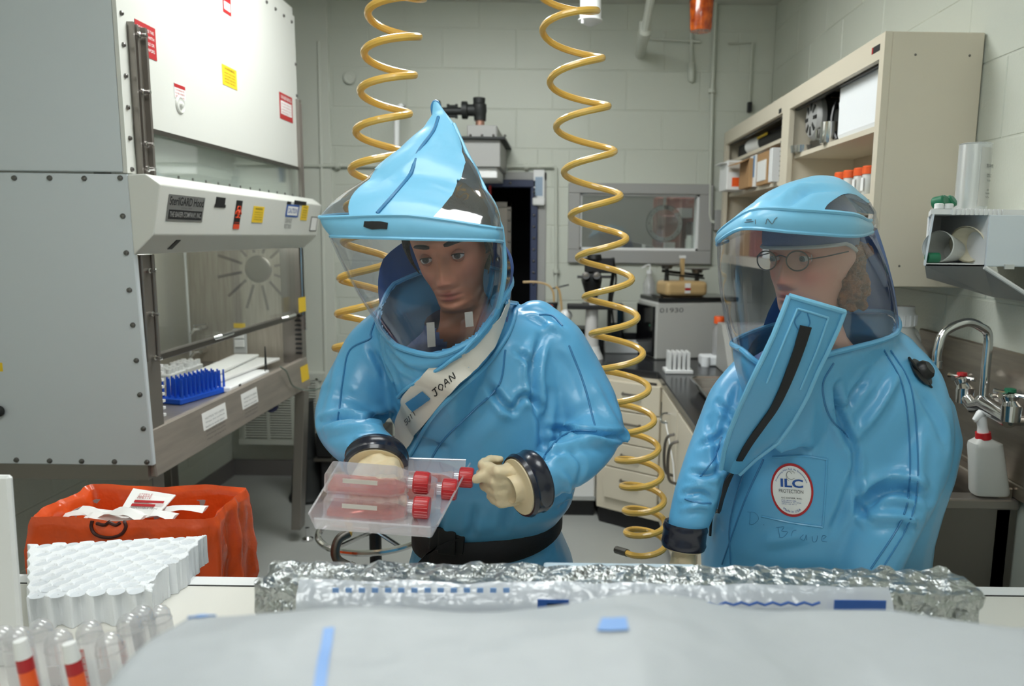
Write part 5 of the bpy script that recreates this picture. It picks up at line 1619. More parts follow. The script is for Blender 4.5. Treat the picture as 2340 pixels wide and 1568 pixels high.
def make_head(parent, anchor, yaw, pitch, roll, skin_m, eye_col, gaze=(0, 0), nose=1.0, scale=1.0, hair_m=None, lipcol=None):
    R_ = Matrix.Rotation(-roll, 3, 'Y') @ Matrix.Rotation(-yaw, 3, 'Z') @ Matrix.Rotation(pitch, 3, 'X')
    piv = Vector((0, .025, -.13))
    eye_mid = Vector((0, -.088, 0))
    org = anchor - R_ @ ((eye_mid - piv) * scale)
    qI, qR = Matrix.Identity(3).to_quaternion(), R_.to_quaternion()

    def place(p):
        p = Vector(p)
        k_ = min(max((-.17 - p.z) / .1, 0), 1)
        p.y += .075 * k_ * k_ * (3 - 2 * k_)
        w_ = min(max((p.z + .27) / .15, 0), 1)
        w_ = w_ * w_ * (3 - 2 * w_)
        q_ = qI.slerp(qR, w_)
        return org + q_ @ ((p - piv) * scale)

    zs_ = list(np.linspace(-.46, -.13, 16)) + list(np.linspace(-.126, .06, 92)) + list(np.linspace(.065, .1249, 18))
    N_ = 112
    # more columns in the face
    ts = []
    for k in range(N_):
        u = k / N_ * 2 * PI
        ts.append(u - .55 * math.sin(u))
    rows, cols = [], []
    for z in zs_:
        r_ = []
        for t in ts:
            p = head_surface(z, t, nose)
            r_.append(place(p))
            g = lambda u, su: math.exp(-(u / su) ** 2)
            lip = min(1, g(p[0], .0165) ** .8 * (g(z + .071, .0055) + g(z + .082, .0065))) if p[1] < -.05 else 0
            blush = min(1, .6 * g(abs(p[0]) - .042, .022) * g(z + .035, .022) + .6 * g(p[0], .015) * g(z + .045, .014)) if p[1] < -.02 else 0
            dark = min(1, .8 * g(abs(p[0]) - .033, .02) * g(z - .002, .011)) if p[1] < -.04 else 0
            cols.append((lip, blush, dark, 1))
        rows.append(r_)
    mb = MB().rows(rows, True, True, True)
    o = obj('body', mb, skin_m, parent, smooth=180)
    at_ = o.data.color_attributes.new('tone', 'FLOAT_COLOR', 'POINT')
    for i, c in enumerate(cols):
        at_.data[i].color = c
    # eyes
    for s_ in (-1, 1):
        c0 = Vector((s_ * .0325, -.0765, .0005))
        gd = Matrix.Rotation(gaze[0], 3, 'Z') @ Matrix.Rotation(gaze[1], 3, 'X') @ Vector((0, -1, 0))
        eb = MB().ball((0, 0, 0), .0125, 12)
        e = obj('eyeball', MB().add([place(c0 + Vector(v)) for v in eb.v], eb.f), 'eyewhite', parent)
        mk = lambda r_, off: MB().lathe([(r_, off), (.0005, off + .0006)], c0, gd, 18, caps=False)
        ir = MB().lathe([(.0069, .01068), (.005, .01172), (.003, .01238), (.0005, .01275)], c0, gd, 18, caps=False)
        obj('iris', MB().add([place(v) for v in ir.v], ir.f), eye_col, e)
        pu_ = MB().lathe([(.0032, .01248), (.0016, .0129), (.0004, .013)], c0, gd, 14, caps=False)
        obj('pupil', MB().add([place(v) for v in pu_.v], pu_.f), 'ink', e)
        # lids
        for up, nm in ((1, 'upper_lid'), (-1, 'lower_lid')):
            rows = []
            a0, a1 = (.44, 1.5) if up > 0 else (.42, 1.3)
            for a_ in np.linspace(a0, a1, 6):
                r_ = []
                for b_ in np.linspace(-1.35, 1.35, 15):
                    k_ = a_ * 1.0
                    open_ = math.cos(b_ * .95)
                    aa = a_ if a_ > a0 + .01 else a0 * open_
                    d_ = Vector((math.sin(b_), -math.cos(b_) * math.cos(aa), up * math.sin(aa) * max(open_, .35) ** .3))
                    r_.append(place(c0 + d_.normalized() * .0136))
                rows.append(r_)
            lid = obj(nm, MB().rows(rows, False), skin_m, parent, smooth=180)
            at2 = lid.data.color_attributes.new('tone', 'FLOAT_COLOR', 'POINT')
            for i in range(len(lid.data.vertices)):
                at2.data[i].color = (0, 0, .7, 1)
            if up > 0 and hair_m:
                obj('lashes', MB().tube([v for v in rows[0]], .0011, 5), hair_m, parent)
        if hair_m:
            pts = []
            for u in np.linspace(0, 1, 9):
                x_ = s_ * (.015 + .038 * u)
                zz_ = .0275 + .006 * math.sin(u * 2.3) - .004 * u
                ff = np.interp(zz_, _hz, [h[2] for h in HT])
                aa = np.interp(zz_, _hz, [h[1] for h in HT])
                t_ = math.asin(min(.99, (abs(x_) / aa) ** (1 / .9)))
                p = head_surface(zz_, t_ * s_, nose)
                pts.append(place(Vector(p) + Vector((0, -.001, 0))))
            obj('eyebrow', MB().tube(pts, [.003, .0046, .0052, .0052, .005, .0045, .0038, .003, .0015], 6), hair_m, parent)
    return o, place, R_


def skin_mat(name, base, lip, blush, dark):
    m = mat(name, base, .5, sub=.12, bump=(420, .08, .002))
    nt = m.node_tree
    b = nt.nodes['Principled BSDF']
    at_ = nt.nodes.new('ShaderNodeAttribute')
    at_.attribute_name = 'tone'
    sp = nt.nodes.new('ShaderNodeSeparateColor')
    nt.links.new(at_.outputs['Color'], sp.inputs['Color'])
    prev = None
    for k, c in (('Green', blush), ('Blue', dark), ('Red', lip)):
        mx = nt.nodes.new('ShaderNodeMix')
        mx.data_type = 'RGBA'
        nt.links.new(sp.outputs[k], mx.inputs[0])
        if prev is None:
            mx.inputs[6].default_value = base
        else:
            nt.links.new(prev, mx.inputs[6])
        mx.inputs[7].default_value = c
        prev = mx.outputs[2]
    nt.links.new(prev, b.inputs['Base Color'])
    return m


M['eyewhite'] = mat('eye_white', S(214, 208, 204), .25)
M['eyedark'] = mat('iris_dark', S(58, 48, 46), .2)
M['eyegrey'] = mat('iris_grey', S(92, 104, 112), .2)
M['hairdark'] = mat('hair_dark_brown', S(44, 32, 28), .6, bump=(200, .6, .004))
M['browdark'] = mat('brow_dark', S(36, 26, 24), .7)
M['hairred'] = mat('hair_auburn', S(150, 92, 50), .6, bump=(160, 1.0, .01), var=(70, S(92, 50, 26)))
M['browred'] = mat('brow_auburn', S(126, 84, 62), .7)
M['skinw'] = skin_mat('skin_tan', S(214, 144, 112), S(172, 96, 86), S(204, 128, 110), S(150, 98, 84))
M['skinm'] = skin_mat('skin_rosy', S(224, 172, 150), S(186, 112, 106), S(222, 134, 120), S(190, 134, 118))
M['scrub'] = mat('blue_grey_scrub', S(118, 134, 180), .8, bump=(300, .3, .002), var=(30, S(104, 120, 168)))
M['cap'] = mat('grey_blue_cap', S(118, 130, 160), .8, bump=(300, .25, .002))
M['captrim'] = mat('cap_trim', S(198, 198, 192), .7)


def shell(parent, place, name, m, cond, grow, n=72, zr=(-.2, .1249), nz=50, noise=0.0, nsc=30.0, label=None, thick=.0):
    rows, ok = [], []
    zs_ = np.linspace(zr[0], zr[1], nz)
    for z in zs_:
        r_, k_ = [], []
        for k in range(n):
            t = 2 * PI * k / n
            p = Vector(head_surface(z, t, 1, grow, False))
            if z > .09:
                p.z += grow * (z - .09) / .035
            k_.append(cond(p.x, p.y, z))
            if noise:
                q = p * nsc
                p += Vector((p.x, p.y, 0)).normalized() * noise * (pnoise(q) + .5 * pnoise(q * 2.3))
            r_.append(place(p))
        rows.append(r_)
        ok.append(k_)
    mb = MB().rows(rows, True, False, zr[1] > .12, skip=lambda i, j: not (ok[i][j] and ok[i + 1][j] and ok[i][(j + 1) % n]))
    used = sorted({i for f in mb.f for i in f})
    mp = {a: b for b, a in enumerate(used)}
    m2 = MB()
    m2.add([mb.v[i] for i in used], [tuple(mp[i] for i in f) for f in mb.f])
    return obj(name, m2, m, parent, smooth=180, label=label)


def hood_grid(rings, sub=6, sharp=.35):
    """closed rings of eight (px, py, Y) control points, blended between straight and rounded"""
    out = []
    for rg in rings:
        P = [W(*p) for p in rg]
        c_ = cr(P, sub, True)
        l_ = [P[i].lerp(P[(i + 1) % 8], k / sub) for i in range(8) for k in range(sub)]
        out.append([a.lerp(b, sharp) for a, b in zip(c_, l_)])
    return out


def between(r0, r1, n, bulge=0.0):
    c0 = sum(r0, Vector()) / len(r0)
    res = []
    for k in range(n + 1):
        t = k / n
        res.append([a.lerp(b, t) + Vector((a.x - c0.x, a.y - c0.y, 0)).normalized() * bulge * math.sin(PI * t) for a, b in zip(r0, r1)])
    return res


def sheet(name, rows, field, m, parent, label=None):
    """the part of a closed grid where field(t, column) >= 0, cut cleanly along the zero line"""
    n, L = len(rows[0]), len(rows) - 1
    mb, cache = MB(), {}
    for i in range(L):
        for j in range(n):
            quad = [(i, j), (i, j + 1), (i + 1, j + 1), (i + 1, j)]
            val = [field(a / L, b if b < n * .7 or j < n * .7 else b) for a, b in quad]
            if max(val) < 0:
                continue
            poly = []
            for k in range(4):
                (a, b), (c, d) = quad[k], quad[(k + 1) % 4]
                fa, fb = val[k], val[(k + 1) % 4]
                if fa >= 0:
                    poly.append(((a, b % n), rows[a][b % n]))
                if (fa >= 0) != (fb >= 0):
                    u = fa / (fa - fb)
                    e = tuple(sorted(((a, b % n), (c, d % n))))
                    poly.append((e, rows[a][b % n].lerp(rows[c][d % n], u)))
            if len(poly) < 3:
                continue
            ids = []
            for key, p in poly:
                if key not in cache:
                    cache[key] = len(mb.v)
                    mb.v.append(tuple(p))
                ids.append(cache[key])
            mb.f.append(tuple(ids))
            mb.mi.append(0)
    return obj(name, mb, m, parent, smooth=60, label=label, recalc=False)


wrap = lambda j: j - 48 if j > 26 else j
inside = lambda j, a, b: min(j - a, b - j)


def hand_mesh(side, curl, thumb=(.5, .6, .4), spread=.05, s=1.0):
    """side +1: thumb towards +y; fingers along +x, palm facing -z"""
    mb = MB()

    def cap(a, b, r0, r1):
        mb.tube([a, b], [r0 * s, r1 * s], 12)
        mb.ball(a, r0 * s, 7)
        mb.ball(b, r1 * s, 7)

    ys = [.034, .012, -.011, -.032]
    ln = [(.042, .026, .02), (.047, .029, .022), (.044, .027, .021), (.034, .021, .018)]
    wr_ = Vector((0, 0, 0))
    cap(Vector((-.012, 0, 0)) * s, Vector((.012, 0, 0)) * s, .027, .03)
    for i in range(4):
        k = Vector((.088 - .004 * abs(i - 1), ys[i] * side, 0)) * s
        cap(Vector((.008, ys[i] * side * .6, 0)) * s, k, .0185, .0135)
        ang = 0
        p = k
        d0 = Vector((1, (1.2 - i) * spread * side, 0)).normalized()
        for j in range(3):
            ang += curl[j] * (1 + .06 * i)
            d = Vector((d0.x * math.cos(ang), d0.y * math.cos(ang), -math.sin(ang)))
            q = p + d * ln[i][j] * s
            cap(p, q, .0122 - .0012 * j, .0112 - .0012 * j)
            p = q
    # thumb from the side of the palm
    p = Vector((.022, .026 * side, -.006)) * s
    az, el, bend = thumb
    for j, (L_, r0, r1) in enumerate(((.042, .019, .0145), (.034, .0138, .0125), (.027, .0122, .0105))):
        a_ = az - j * bend * .45
        d = Vector((math.cos(a_) * math.cos(el), math.sin(a_) * side * math.cos(el), -math.sin(el)))
        q = p + d * L_ * s
        cap(p, q, r0, r1)
        p = q
    return mb


def put_hand(name, parent, side, wrist, fdir, tdir, curl, thumb, m='glove', s=1.0, label=None, wr=0.0):
    X_ = Vector(fdir).normalized()
    Y_ = Vector(tdir)
    Y_ = (Y_ - X_ * Y_.dot(X_)).normalized() * side
    Z_ = X_.cross(Y_)
    R_ = Matrix((X_, Y_, Z_)).transposed()
    mb = hand_mesh(side, curl, thumb, s=s)
    mb.v = [tuple(Vector(wrist) + R_ @ Vector(v)) for v in mb.v]
    V, E, F = remesh(mb, .0035, 3)
    if wr:
        N = normals(V, F)
        D = np.array([pnoise(Vector(v) * 55) + .6 * pnoise(Vector(v) * 120) for v in V])
        V = V + N * (D * wr)[:, None]
    return skin_obj(name, V, F, m, parent, label)


def cuff(parent, c, ax, r, ln, label=None):
    """thick rubber cuff ring with the flared glove end inside"""
    ax = Vector(ax).normalized()
    k = obj('cuff_ring', MB().lathe([(r * .86, 0), (r * 1.0, -.002), (r * 1.06, ln * .18), (r * 1.02, ln * .3), (r * 1.02, ln * .7), (r * 1.06, ln * .82), (r, ln), (r * .84, ln), (r * .8, ln * .7), (r * .86, 0)], c, ax, 36, caps=False), 'cuff', parent, smooth=50)
    obj('glove_flare', MB().lathe([(r * .93, ln * .98), (r * .92, ln * 1.06), (r * .8, ln * 1.08), (r * .55, ln * 1.02), (r * .46, ln * 1.1), (r * .44, ln * 1.5)], c, ax, 32, caps=False), 'glove', k, smooth=70)
    return k


def cowl(mb, ring):
    """solid collar running from the hood ring down into the chest"""
    c = sum(ring, Vector()) / len(ring)
    rows = []
    for sc_, dz in ((1.0, .0), (1.0, -.02), (.96, -.05), (.88, -.09), (.76, -.14), (.6, -.2)):
        rows.append([Vector((c.x + (p.x - c.x) * sc_, c.y + (p.y - c.y) * sc_, p.z + dz)) for p in ring])
    mb.rows(rows, True, True, True)


def neck_cut(skn, ring):
    """faces of a suit left after opening it inside the collar ring"""
    c = sum(ring, Vector()) / len(ring)
    an = np.array([math.atan2(p.y - c.y, p.x - c.x) for p in ring])
    od = np.argsort(an)
    an = an[od]
    rr_ = np.array([math.hypot(p.x - c.x, p.y - c.y) for p in ring])[od]
    zz_ = np.array([p.z for p in ring])[od]
    C = np.array([skn.V[list(f)].mean(axis=0) for f in skn.F])
    a = np.arctan2(C[:, 1] - c.y, C[:, 0] - c.x)
    r = np.hypot(C[:, 1] - c.y, C[:, 0] - c.x)
    R0 = np.interp(a, an, rr_, period=2 * PI)
    Z0 = np.interp(a, an, zz_, period=2 * PI)
    t_ = np.clip(r / R0, 0, 1)
    zc = Z0 * t_ + zz_.min() * (1 - t_)
    cut_ = (r < R0 * .95) & (C[:, 2] > zc - .02)
    return [f for f, k in zip(skn.F, cut_) if not k]


# ------------------------------------------------------------------ the woman with the tray
wo = thing('person', 'person in a blue positive-pressure suit with a tent-shaped hood carrying a tray of flasks', 'person', (W(1120, 1225, 1.7).x, 1.72, 0))
mb = MB()
trows = [(690, 930, 1170, 1.70, .11), (705, 890, 1215, 1.69, .13), (735, 868, 1262, 1.68, .15), (780, 862, 1290, 1.67, .165), (840, 880, 1305, 1.67, .18), (920, 900, 1318, 1.67, .19), (1010, 918, 1326, 1.68, .2), (1080, 932, 1322, 1.69, .2), (1135, 945, 1308, 1.70, .19), (1188, 965, 1268, 1.71, .155), (1225, 952, 1285, 1.72, .17), (1280, 937, 1310, 1.73, .18), (1380, 925, 1318, 1.74, .18)]
mb.rows([ell(r[1], r[2], r[0], r[3], r[4]) for r in trows], True, True, True)
hipc = (W(940, 1380, 1.74) + W(1318, 1380, 1.74)) / 2
for s_ in (-1, 1):
    mb.tube([(hipc.x + s_ * .09, 1.74, hipc.z + .05), (hipc.x + s_ * .1, 1.73, .48), (hipc.x + s_ * .105, 1.75, .12)], [.115, .095, .085], 18)
limb(mb, [(905, 745, 1.66, 58), (862, 800, 1.64, 72), (832, 868, 1.62, 78), (806, 925, 1.59, 82), (785, 962, 1.55, 64), (808, 1000, 1.49, 62), (850, 1030, 1.43, 58)])
mb.tube([W(800, 935, 1.58), W(733, 966, 1.57)], [.06, .012], 12).ball(W(733, 966, 1.57), .012, 6)
limb(mb, [(1225, 740, 1.66, 55), (1265, 790, 1.64, 72), (1302, 860, 1.63, 76), (1340, 935, 1.60, 76), (1362, 985, 1.56, 62), (1322, 1042, 1.49, 60), (1268, 1075, 1.43, 58), (1232, 1092, 1.40, 55)])
mb.tube([W(1350, 960, 1.58), W(1432, 1000, 1.57)], [.062, .012], 12).ball(W(1432, 1000, 1.57), .012, 6)
H0 = [(905, 790, 1.42), (1000, 813, 1.40), (1092, 768, 1.42), (1168, 652, 1.55), (1150, 620, 1.74), (1040, 600, 1.84), (900, 650, 1.78), (862, 735, 1.58)]
cowl(mb, hood_grid([H0])[0])
V, E, F = remesh(mb, .0062, 8)
sk = Skin(V, F)
sk.fold([
    ([(1238, 770), (1222, 830), (1222, 900), (1238, 985)], -.020, .013), ([(1110, 870), (1150, 925), (1175, 938)], -.014, .011), ([(1170, 940), (1198, 905), (1235, 930)], -.012, .010),
    ([(1180, 800), (1208, 830), (1206, 870)], -.012, .009), ([(1262, 800), (1300, 850), (1330, 930)], -.005, .02), ([(1240, 760), (1262, 745), (1290, 760)], .006, .012),
    ([(1255, 980), (1320, 988), (1380, 996), (1436, 998)], -.022, .010), ([(1262, 1030), (1330, 1010), (1420, 1004)], .010, .014), ([(1300, 1020), (1330, 1060), (1320, 1110)], -.006, .012),
    ([(1280, 1080), (1300, 1110), (1290, 1150)], .006, .010), ([(1250, 1040), (1290, 1030)], -.010, .010), ([(1350, 860), (1385, 930), (1420, 985)], .006, .015),
    ([(868, 770), (885, 830), (905, 870), (912, 910)], -.018, .012), ([(845, 790), (870, 835), (882, 870)], -.010, .010), ([(885, 800), (925, 840), (955, 850)], -.008, .010),
    ([(728, 966), (790, 952), (850, 958), (905, 945)], -.020, .011), ([(745, 985), (810, 975), (880, 975)], .009, .013), ([(800, 1000), (820, 1030)], -.006, .010), ([(770, 820), (760, 890), (745, 950)], .004, .015),
    ([(930, 860), (1000, 850), (1080, 810), (1140, 740)], -.007, .016), ([(960, 1130), (1060, 1100), (1180, 1110)], .006, .02), ([(1060, 1000), (1120, 930), (1150, 860)], -.006, .02),
    ([(1000, 1220), (1010, 1160)], -.008, .013), ([(1075, 1225), (1085, 1160)], -.009, .013), ([(1150, 1215), (1165, 1140)], -.009, .014), ([(1220, 1180), (1240, 1110)], -.009, .013),
    ([(1275, 1150), (1310, 1120)], .010, .014), ([(980, 1280), (1100, 1290)], -.006, .015), ([(1150, 1300), (1260, 1260)], -.008, .014), ([(1255, 900), (1240, 1000), (1250, 1060)], -.012, .014),
    ([(1190, 720), (1235, 725), (1290, 770)], .005, .012), ([(1020, 900), (1040, 980), (1030, 1060)], .005, .025)])
nk = np.array(W(1010, 700, 1.62))
F2 = neck_cut(sk, hood_grid([H0])[0])
suit = skin_obj('suit', sk.V, F2, 'suit', wo)
for pts in ([(868, 705), (848, 760), (845, 775), (800, 800), (785, 860), (772, 960)], [(1300, 790), (1335, 880), (1362, 985)], [(1362, 985), (1310, 985), (1270, 1010), (1240, 1050)], [(960, 1100), (1010, 1010), (1080, 940), (1140, 880), (1155, 800)], [(1232, 720), (1262, 722), (1285, 745)]):
    obj('seam', MB().tube(sk.line(pts, .0008), .0022, 6), 'suitseam', suit)
for s_ in (-1, 1):
    obj('boot', MB().rows([[Vector((hipc.x + s_ * .108 + .05 * rx * math.cos(t), 1.72 + yo + .12 * ry * math.sin(t), z)) for t in np.linspace(0, 2 * PI, 18, endpoint=False)] for z, rx, ry, yo in ((0, 1, 1.05, -.03), (.03, 1.08, 1.1, -.03), (.08, 1.05, .95, -.01), (.13, 1.5, .72, .02), (.3, 1.7, .72, .03))], True, True, True), 'blackmat', wo)
# belt
br = []
for py, gr in ((1162, .006), (1166, .011), (1210, .011), (1214, .006)):
    e_ = []
    for k in range(48):
        t = 2 * PI * k / 48
        px_ = 1117 + 170 * math.cos(t)
        sag = -16 * (math.cos(t)) + 12 * max(0, -math.sin(t))
        base = ell(955, 1275, py + sag, 1.71, .162, 48, .9)[k]
        cx_ = base - Vector((W(1115, py, 1.71).x, 1.71, base.z))
        e_.append(base + cx_.normalized() * gr)
    br.append(e_)
bl = obj('belt', MB().rows(br, True), 'belt', wo, smooth=60)
c = W(1022, 1235, 1.545)
obj('buckle', MB().obox(c, (.038, -.004, -.004), (0, .006, 0), (0.003, 0, .026)).obox(c + Vector((.0, -.008, 0)), (.02, -.002, -.002), (0, .003, 0), (.001, 0, .03)), 'black', bl, smooth=None, bevel=.005, seg=2)
obj('strap_tail', MB().rows([[p + d * .018 - Vector((0, .002, 0)), p + d * .018 - Vector((0, .006, 0)), p - d * .018 - Vector((0, .006, 0)), p - d * .018 - Vector((0, .002, 0))] for p, d in [(W(x_, y_, 1.538), Vector((.8, 0, .6))) for x_, y_ in cr([Vector((1035, 1240, 0)), Vector((1000, 1248, 0)), Vector((972, 1270, 0)), Vector((958, 1305, 0))], 5) and [(1035, 1240), (1010, 1245), (985, 1258), (970, 1275), (960, 1300)]]], True, True, True), 'belt', bl, smooth=60)
# hood
LF, Fm, RF = 0, 6, 12
H2 = [(757, 540, 1.40), (945, 546, 1.37), (1130, 550, 1.39), (1152, 556, 1.55), (1135, 550, 1.76), (1000, 540, 1.82), (860, 535, 1.76), (790, 536, 1.58)]
H3 = [(731, 497, 1.40), (930, 492, 1.37), (1132, 521, 1.39), (1142, 520, 1.55), (1125, 505, 1.76), (1000, 495, 1.82), (860, 488, 1.76), (775, 490, 1.58)]
H4 = [(838, 410, 1.48), (930, 398, 1.46), (1093, 428, 1.47), (1106, 425, 1.58), (1090, 420, 1.70), (1000, 402, 1.73), (900, 400, 1.70), (852, 402, 1.60)]
H5 = [(912, 342, 1.53), (975, 322, 1.52), (1058, 348, 1.53), (1066, 346, 1.6), (1055, 342, 1.66), (1000, 330, 1.68), (948, 330, 1.66), (920, 336, 1.6)]
H6 = [(968, 292, 1.57), (995, 284, 1.565), (1034, 284, 1.57), (1038, 282, 1.6), (1030, 280, 1.63), (1005, 280, 1.635), (985, 284, 1.63), (972, 288, 1.6)]
H7 = [(988, 262, 1.59), (1000, 258, 1.588), (1016, 258, 1.59), (1018, 257, 1.6), (1015, 256, 1.61), (1003, 256, 1.612), (994, 257, 1.61), (989, 260, 1.6)]
H8 = [(990, 234, 1.595), (996, 232, 1.594), (1002, 236, 1.595), (1003, 236, 1.6), (1002, 236, 1.605), (996, 233, 1.606), (992, 233, 1.605), (990, 234, 1.6)]
G = hood_grid([H0, H2, H3, H4, H5, H6, H7, H8])
vis = between(G[0], G[1], 14, .012)
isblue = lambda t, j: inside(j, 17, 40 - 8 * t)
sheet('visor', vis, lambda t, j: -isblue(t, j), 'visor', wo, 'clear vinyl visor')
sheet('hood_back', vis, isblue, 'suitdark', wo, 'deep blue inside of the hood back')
band = between(G[1], G[2], 4, .004)
hb_ = sheet('hood_band', band, lambda t, j: 1.0, 'suitlight', wo)
roof = between(G[2], G[3], 8, .012)[:-1] + between(G[3], G[4], 6, .006)[:-1] + between(G[4], G[5], 5, .002)[:-1] + between(G[5], G[6], 3)[:-1] + between(G[6], G[7], 3)
rw = lambda t, j: min(inside(wrap(j), 7.6 + 7.5 * max(t, 0), 14), .8 - t * 1.0) if t < .9 else -1.0
lw_ = lambda t, j: min(inside(wrap(j), -9.5, 2.4 - 5.5 * t), (.40 - t) * 8)
hood = sheet('hood', roof, lambda t, j: -max(rw(t, j), lw_(t, j)), 'suitlight', wo)
sheet('roof_window', roof, rw, clear('smoky_visor', (.42, .42, .45, 1), .16, .08, .05, bump=(14, .5), edge=.6), wo, 'clear roof window on the right of the hood')
sheet('roof_window', roof, lw_, 'visor', wo, 'clear roof window on the left of the hood')
# hood wrinkles: a raised centre seam, folded tip, dark mark on the band
hs = Skin(np.array([tuple(v.co) for v in hood.data.vertices]), [tuple(p.vertices) for p in hood.data.polygons])
obj('hood_seam', MB().tube(hs.line([(862, 488), (905, 440), (938, 398), (955, 350), (990, 300), (1002, 268)], .001), .0035, 6), 'suitseam', hood)
hs.fold([([(880, 420), (930, 380), (980, 330)], .006, .012), ([(960, 470), (1000, 420), (1010, 370)], .007, .014), ([(1000, 360), (1040, 370)], -.006, .01), ([(940, 450), (1000, 455)], -.005, .012), ([(990, 310), (1020, 340)], .005, .01), ([(850, 440), (870, 400)], -.005, .01)])
hood.data.vertices.foreach_set('co', hs.V.ravel())
bs_ = Skin(np.array([tuple(v.co) for v in hb_.data.vertices]), [tuple(p.vertices) for p in hb_.data.polygons])
obj('marker_patch', bs_.ribbon([(832, 512), (850, 515), (870, 515), (886, 517)], [.005, .0075, .007, .006], .001, .0006), 'ink', hb_, smooth=60)
obj('band_piping', MB().tube(G[1], .0035, 6, closed=True), 'suitlight', hb_)
obj('band_piping', MB().tube(G[2], .0035, 6, closed=True), 'suitlight', hb_)
obj('hood_loop', MB().tube(cr([W(994, 268, 1.6), W(990, 245, 1.6), W(996, 234, 1.6), W(1002, 246, 1.6), W(1002, 268, 1.6)], 5), .006, 8), 'suitseam', hood)
ridge = [G[1][LF + 0], G[0][LF]]
obj('visor_edge', MB().tube(between([G[1][47]], [G[0][47]], 6)[0] + [r_[47] for r_ in vis[::-1]], .003, 6), 'visor', wo)
obj('visor_edge', MB().tube([r_[14] for r_ in vis], .0035, 6), 'visor', wo)
obj('hood_edge', MB().tube([r_[15] for r_ in vis] + [G[2][15], G[3][14], G[4][14], G[5][13]], .005, 8), 'suitlight', wo)
obj('collar_piping', MB().tube(G[0], .006, 8, closed=True), 'suit', suit)
su = sk
# diagonal white closure strip with writing
strip = [(1160, 690), (1128, 760), (1070, 815), (1005, 870), (955, 925), (925, 985), (912, 1030)]
stp = obj('closure_strip', su.ribbon(strip, [.008, .021, .028, .032, .034, .032, .022], .003, .002, 8), 'tape', wo, smooth=60, label='white diagonal closure strip with handwriting')
obj('strip_edge', MB().tube(su.line([(1188, 665), (1162, 760), (1105, 835), (1040, 895), (985, 955), (950, 1020), (930, 1055)], .004), .005, 8), 'suit', stp)
obj('strip_edge', MB().tube(su.line([(1120, 730), (1070, 790), (1000, 842), (940, 880), (912, 905)], .004), .004, 8), 'suit', stp)
obj('pull_tab', su.ribbon([(942, 925), (958, 912), (976, 898)], .011, .007, .004), 'suitseam', stp, smooth=60)


tsk = Skin(np.array([tuple(v.co) for v in stp.data.vertices]), [tuple(p.vertices) for p in stp.data.polygons])


def write(parent, skn, strokes, r, m, lift=.0055, name='handwriting'):
    f_ = MB()
    for st_ in strokes:
        f_.tube(skn.line(st_, lift, 3), r, 5)
    return obj(name, f_, m, parent)


tx = lambda o, u, v, pts: [(o[0] + u[0] * a + v[0] * b, o[1] + u[1] * a + v[1] * b) for a, b in pts]
uu, vv = (13.0, -11.5), (-11, -15)
for i, L_ in enumerate([[[(.1, .2), (.4, 0), (.6, .15), (.65, 1)], [(.2, 1), (1, 1)]], [[(.5, 0), (.1, .5), (.5, .95), (.9, .5), (.5, 0)]], [[(0, 0), (.5, 1), (.85, 0)], [(.2, .4), (.75, .4)]], [[(.1, 0), (.15, .95), (.8, 0), (.85, 1)]]]):
    o_ = (992 + uu[0] * i * 1.0, 908 + uu[1] * i * 1.0)
    write(stp, tsk, [tx(o_, (uu[0] * .9, uu[1] * .9), (vv[0] * .62, vv[1] * .9), p) for p in L_], .0012, 'ink', .0008)
o_ = (928, 972)
for i, L_ in enumerate([[[(.9, .9), (.3, .9), (.3, .5), (.8, .4), (.7, 0), (.1, 0)]], [[(.1, 1), (.15, .1), (.7, .1), (.8, 1)]], [[(.4, 0), (.45, 1)]], [[(.5, 0), (.5, 1)], [(.1, 1), (.9, 1)]]]):
    write(stp, tsk, [tx((o_[0] + 6 * i, o_[1] - 6.5 * i), (5.5, -6), (-5, -10), p) for p in L_], .0008, 'greyink', .0008)

# head
SLIM[0] = .84
_, plw, Rw = make_head(wo, W(1008, 592, 1.475), math.radians(7), math.radians(13), math.radians(9), 'skinw', 'eyedark', (.05, -.15), 1.0, 1.0, 'browdark')
shell(wo, plw, 'hair', 'hairdark', lambda x, y, z: z > .052 + .03 * (1 - abs(x) / .07) * (y < 0) or (y > .015 and z > -.08) or (y > -.045 and z > -.02 and not (abs(y - .01) < .022 and z < .02)), .012, noise=.006)
for s_ in (-1, 1):
    obj('hair_lock', MB().tube([plw(Vector(p)) for p in cr([(s_ * .074, -.035, .05), (s_ * .084, -.03, .02), (s_ * .086, -.012, -.015), (s_ * .08, .0, -.045)], 5)], [.008, .009, .01, .009, .008, .007, .006, .005, .005, .004, .004, .003, .003, .002, .002, .001], 8), 'hairdark', wo)
obj('earring', MB().ball(plw((.09, .012, -.042)), .005, 6), 'chrome', wo)
scr = shell(wo, plw, 'scrub_shirt', 'scrub', lambda x, y, z: z < -.15 and not (y < 0 and abs(x) < .05 * (z + .34) / .2), .034, zr=(-.44, -.14), nz=30, noise=.004, nsc=25)
for px, py, h_ in ((985, 765, .05), (1072, 730, .03)):
    p_ = W(px, py, 1.49)
    obj('white_strip', MB().obox(p_, (.008, 0, .001), (0, .001, 0), (-.001, 0, h_ / 2)), 'tape', scr, smooth=None)  # short plain white strip in front of the scrub shirt
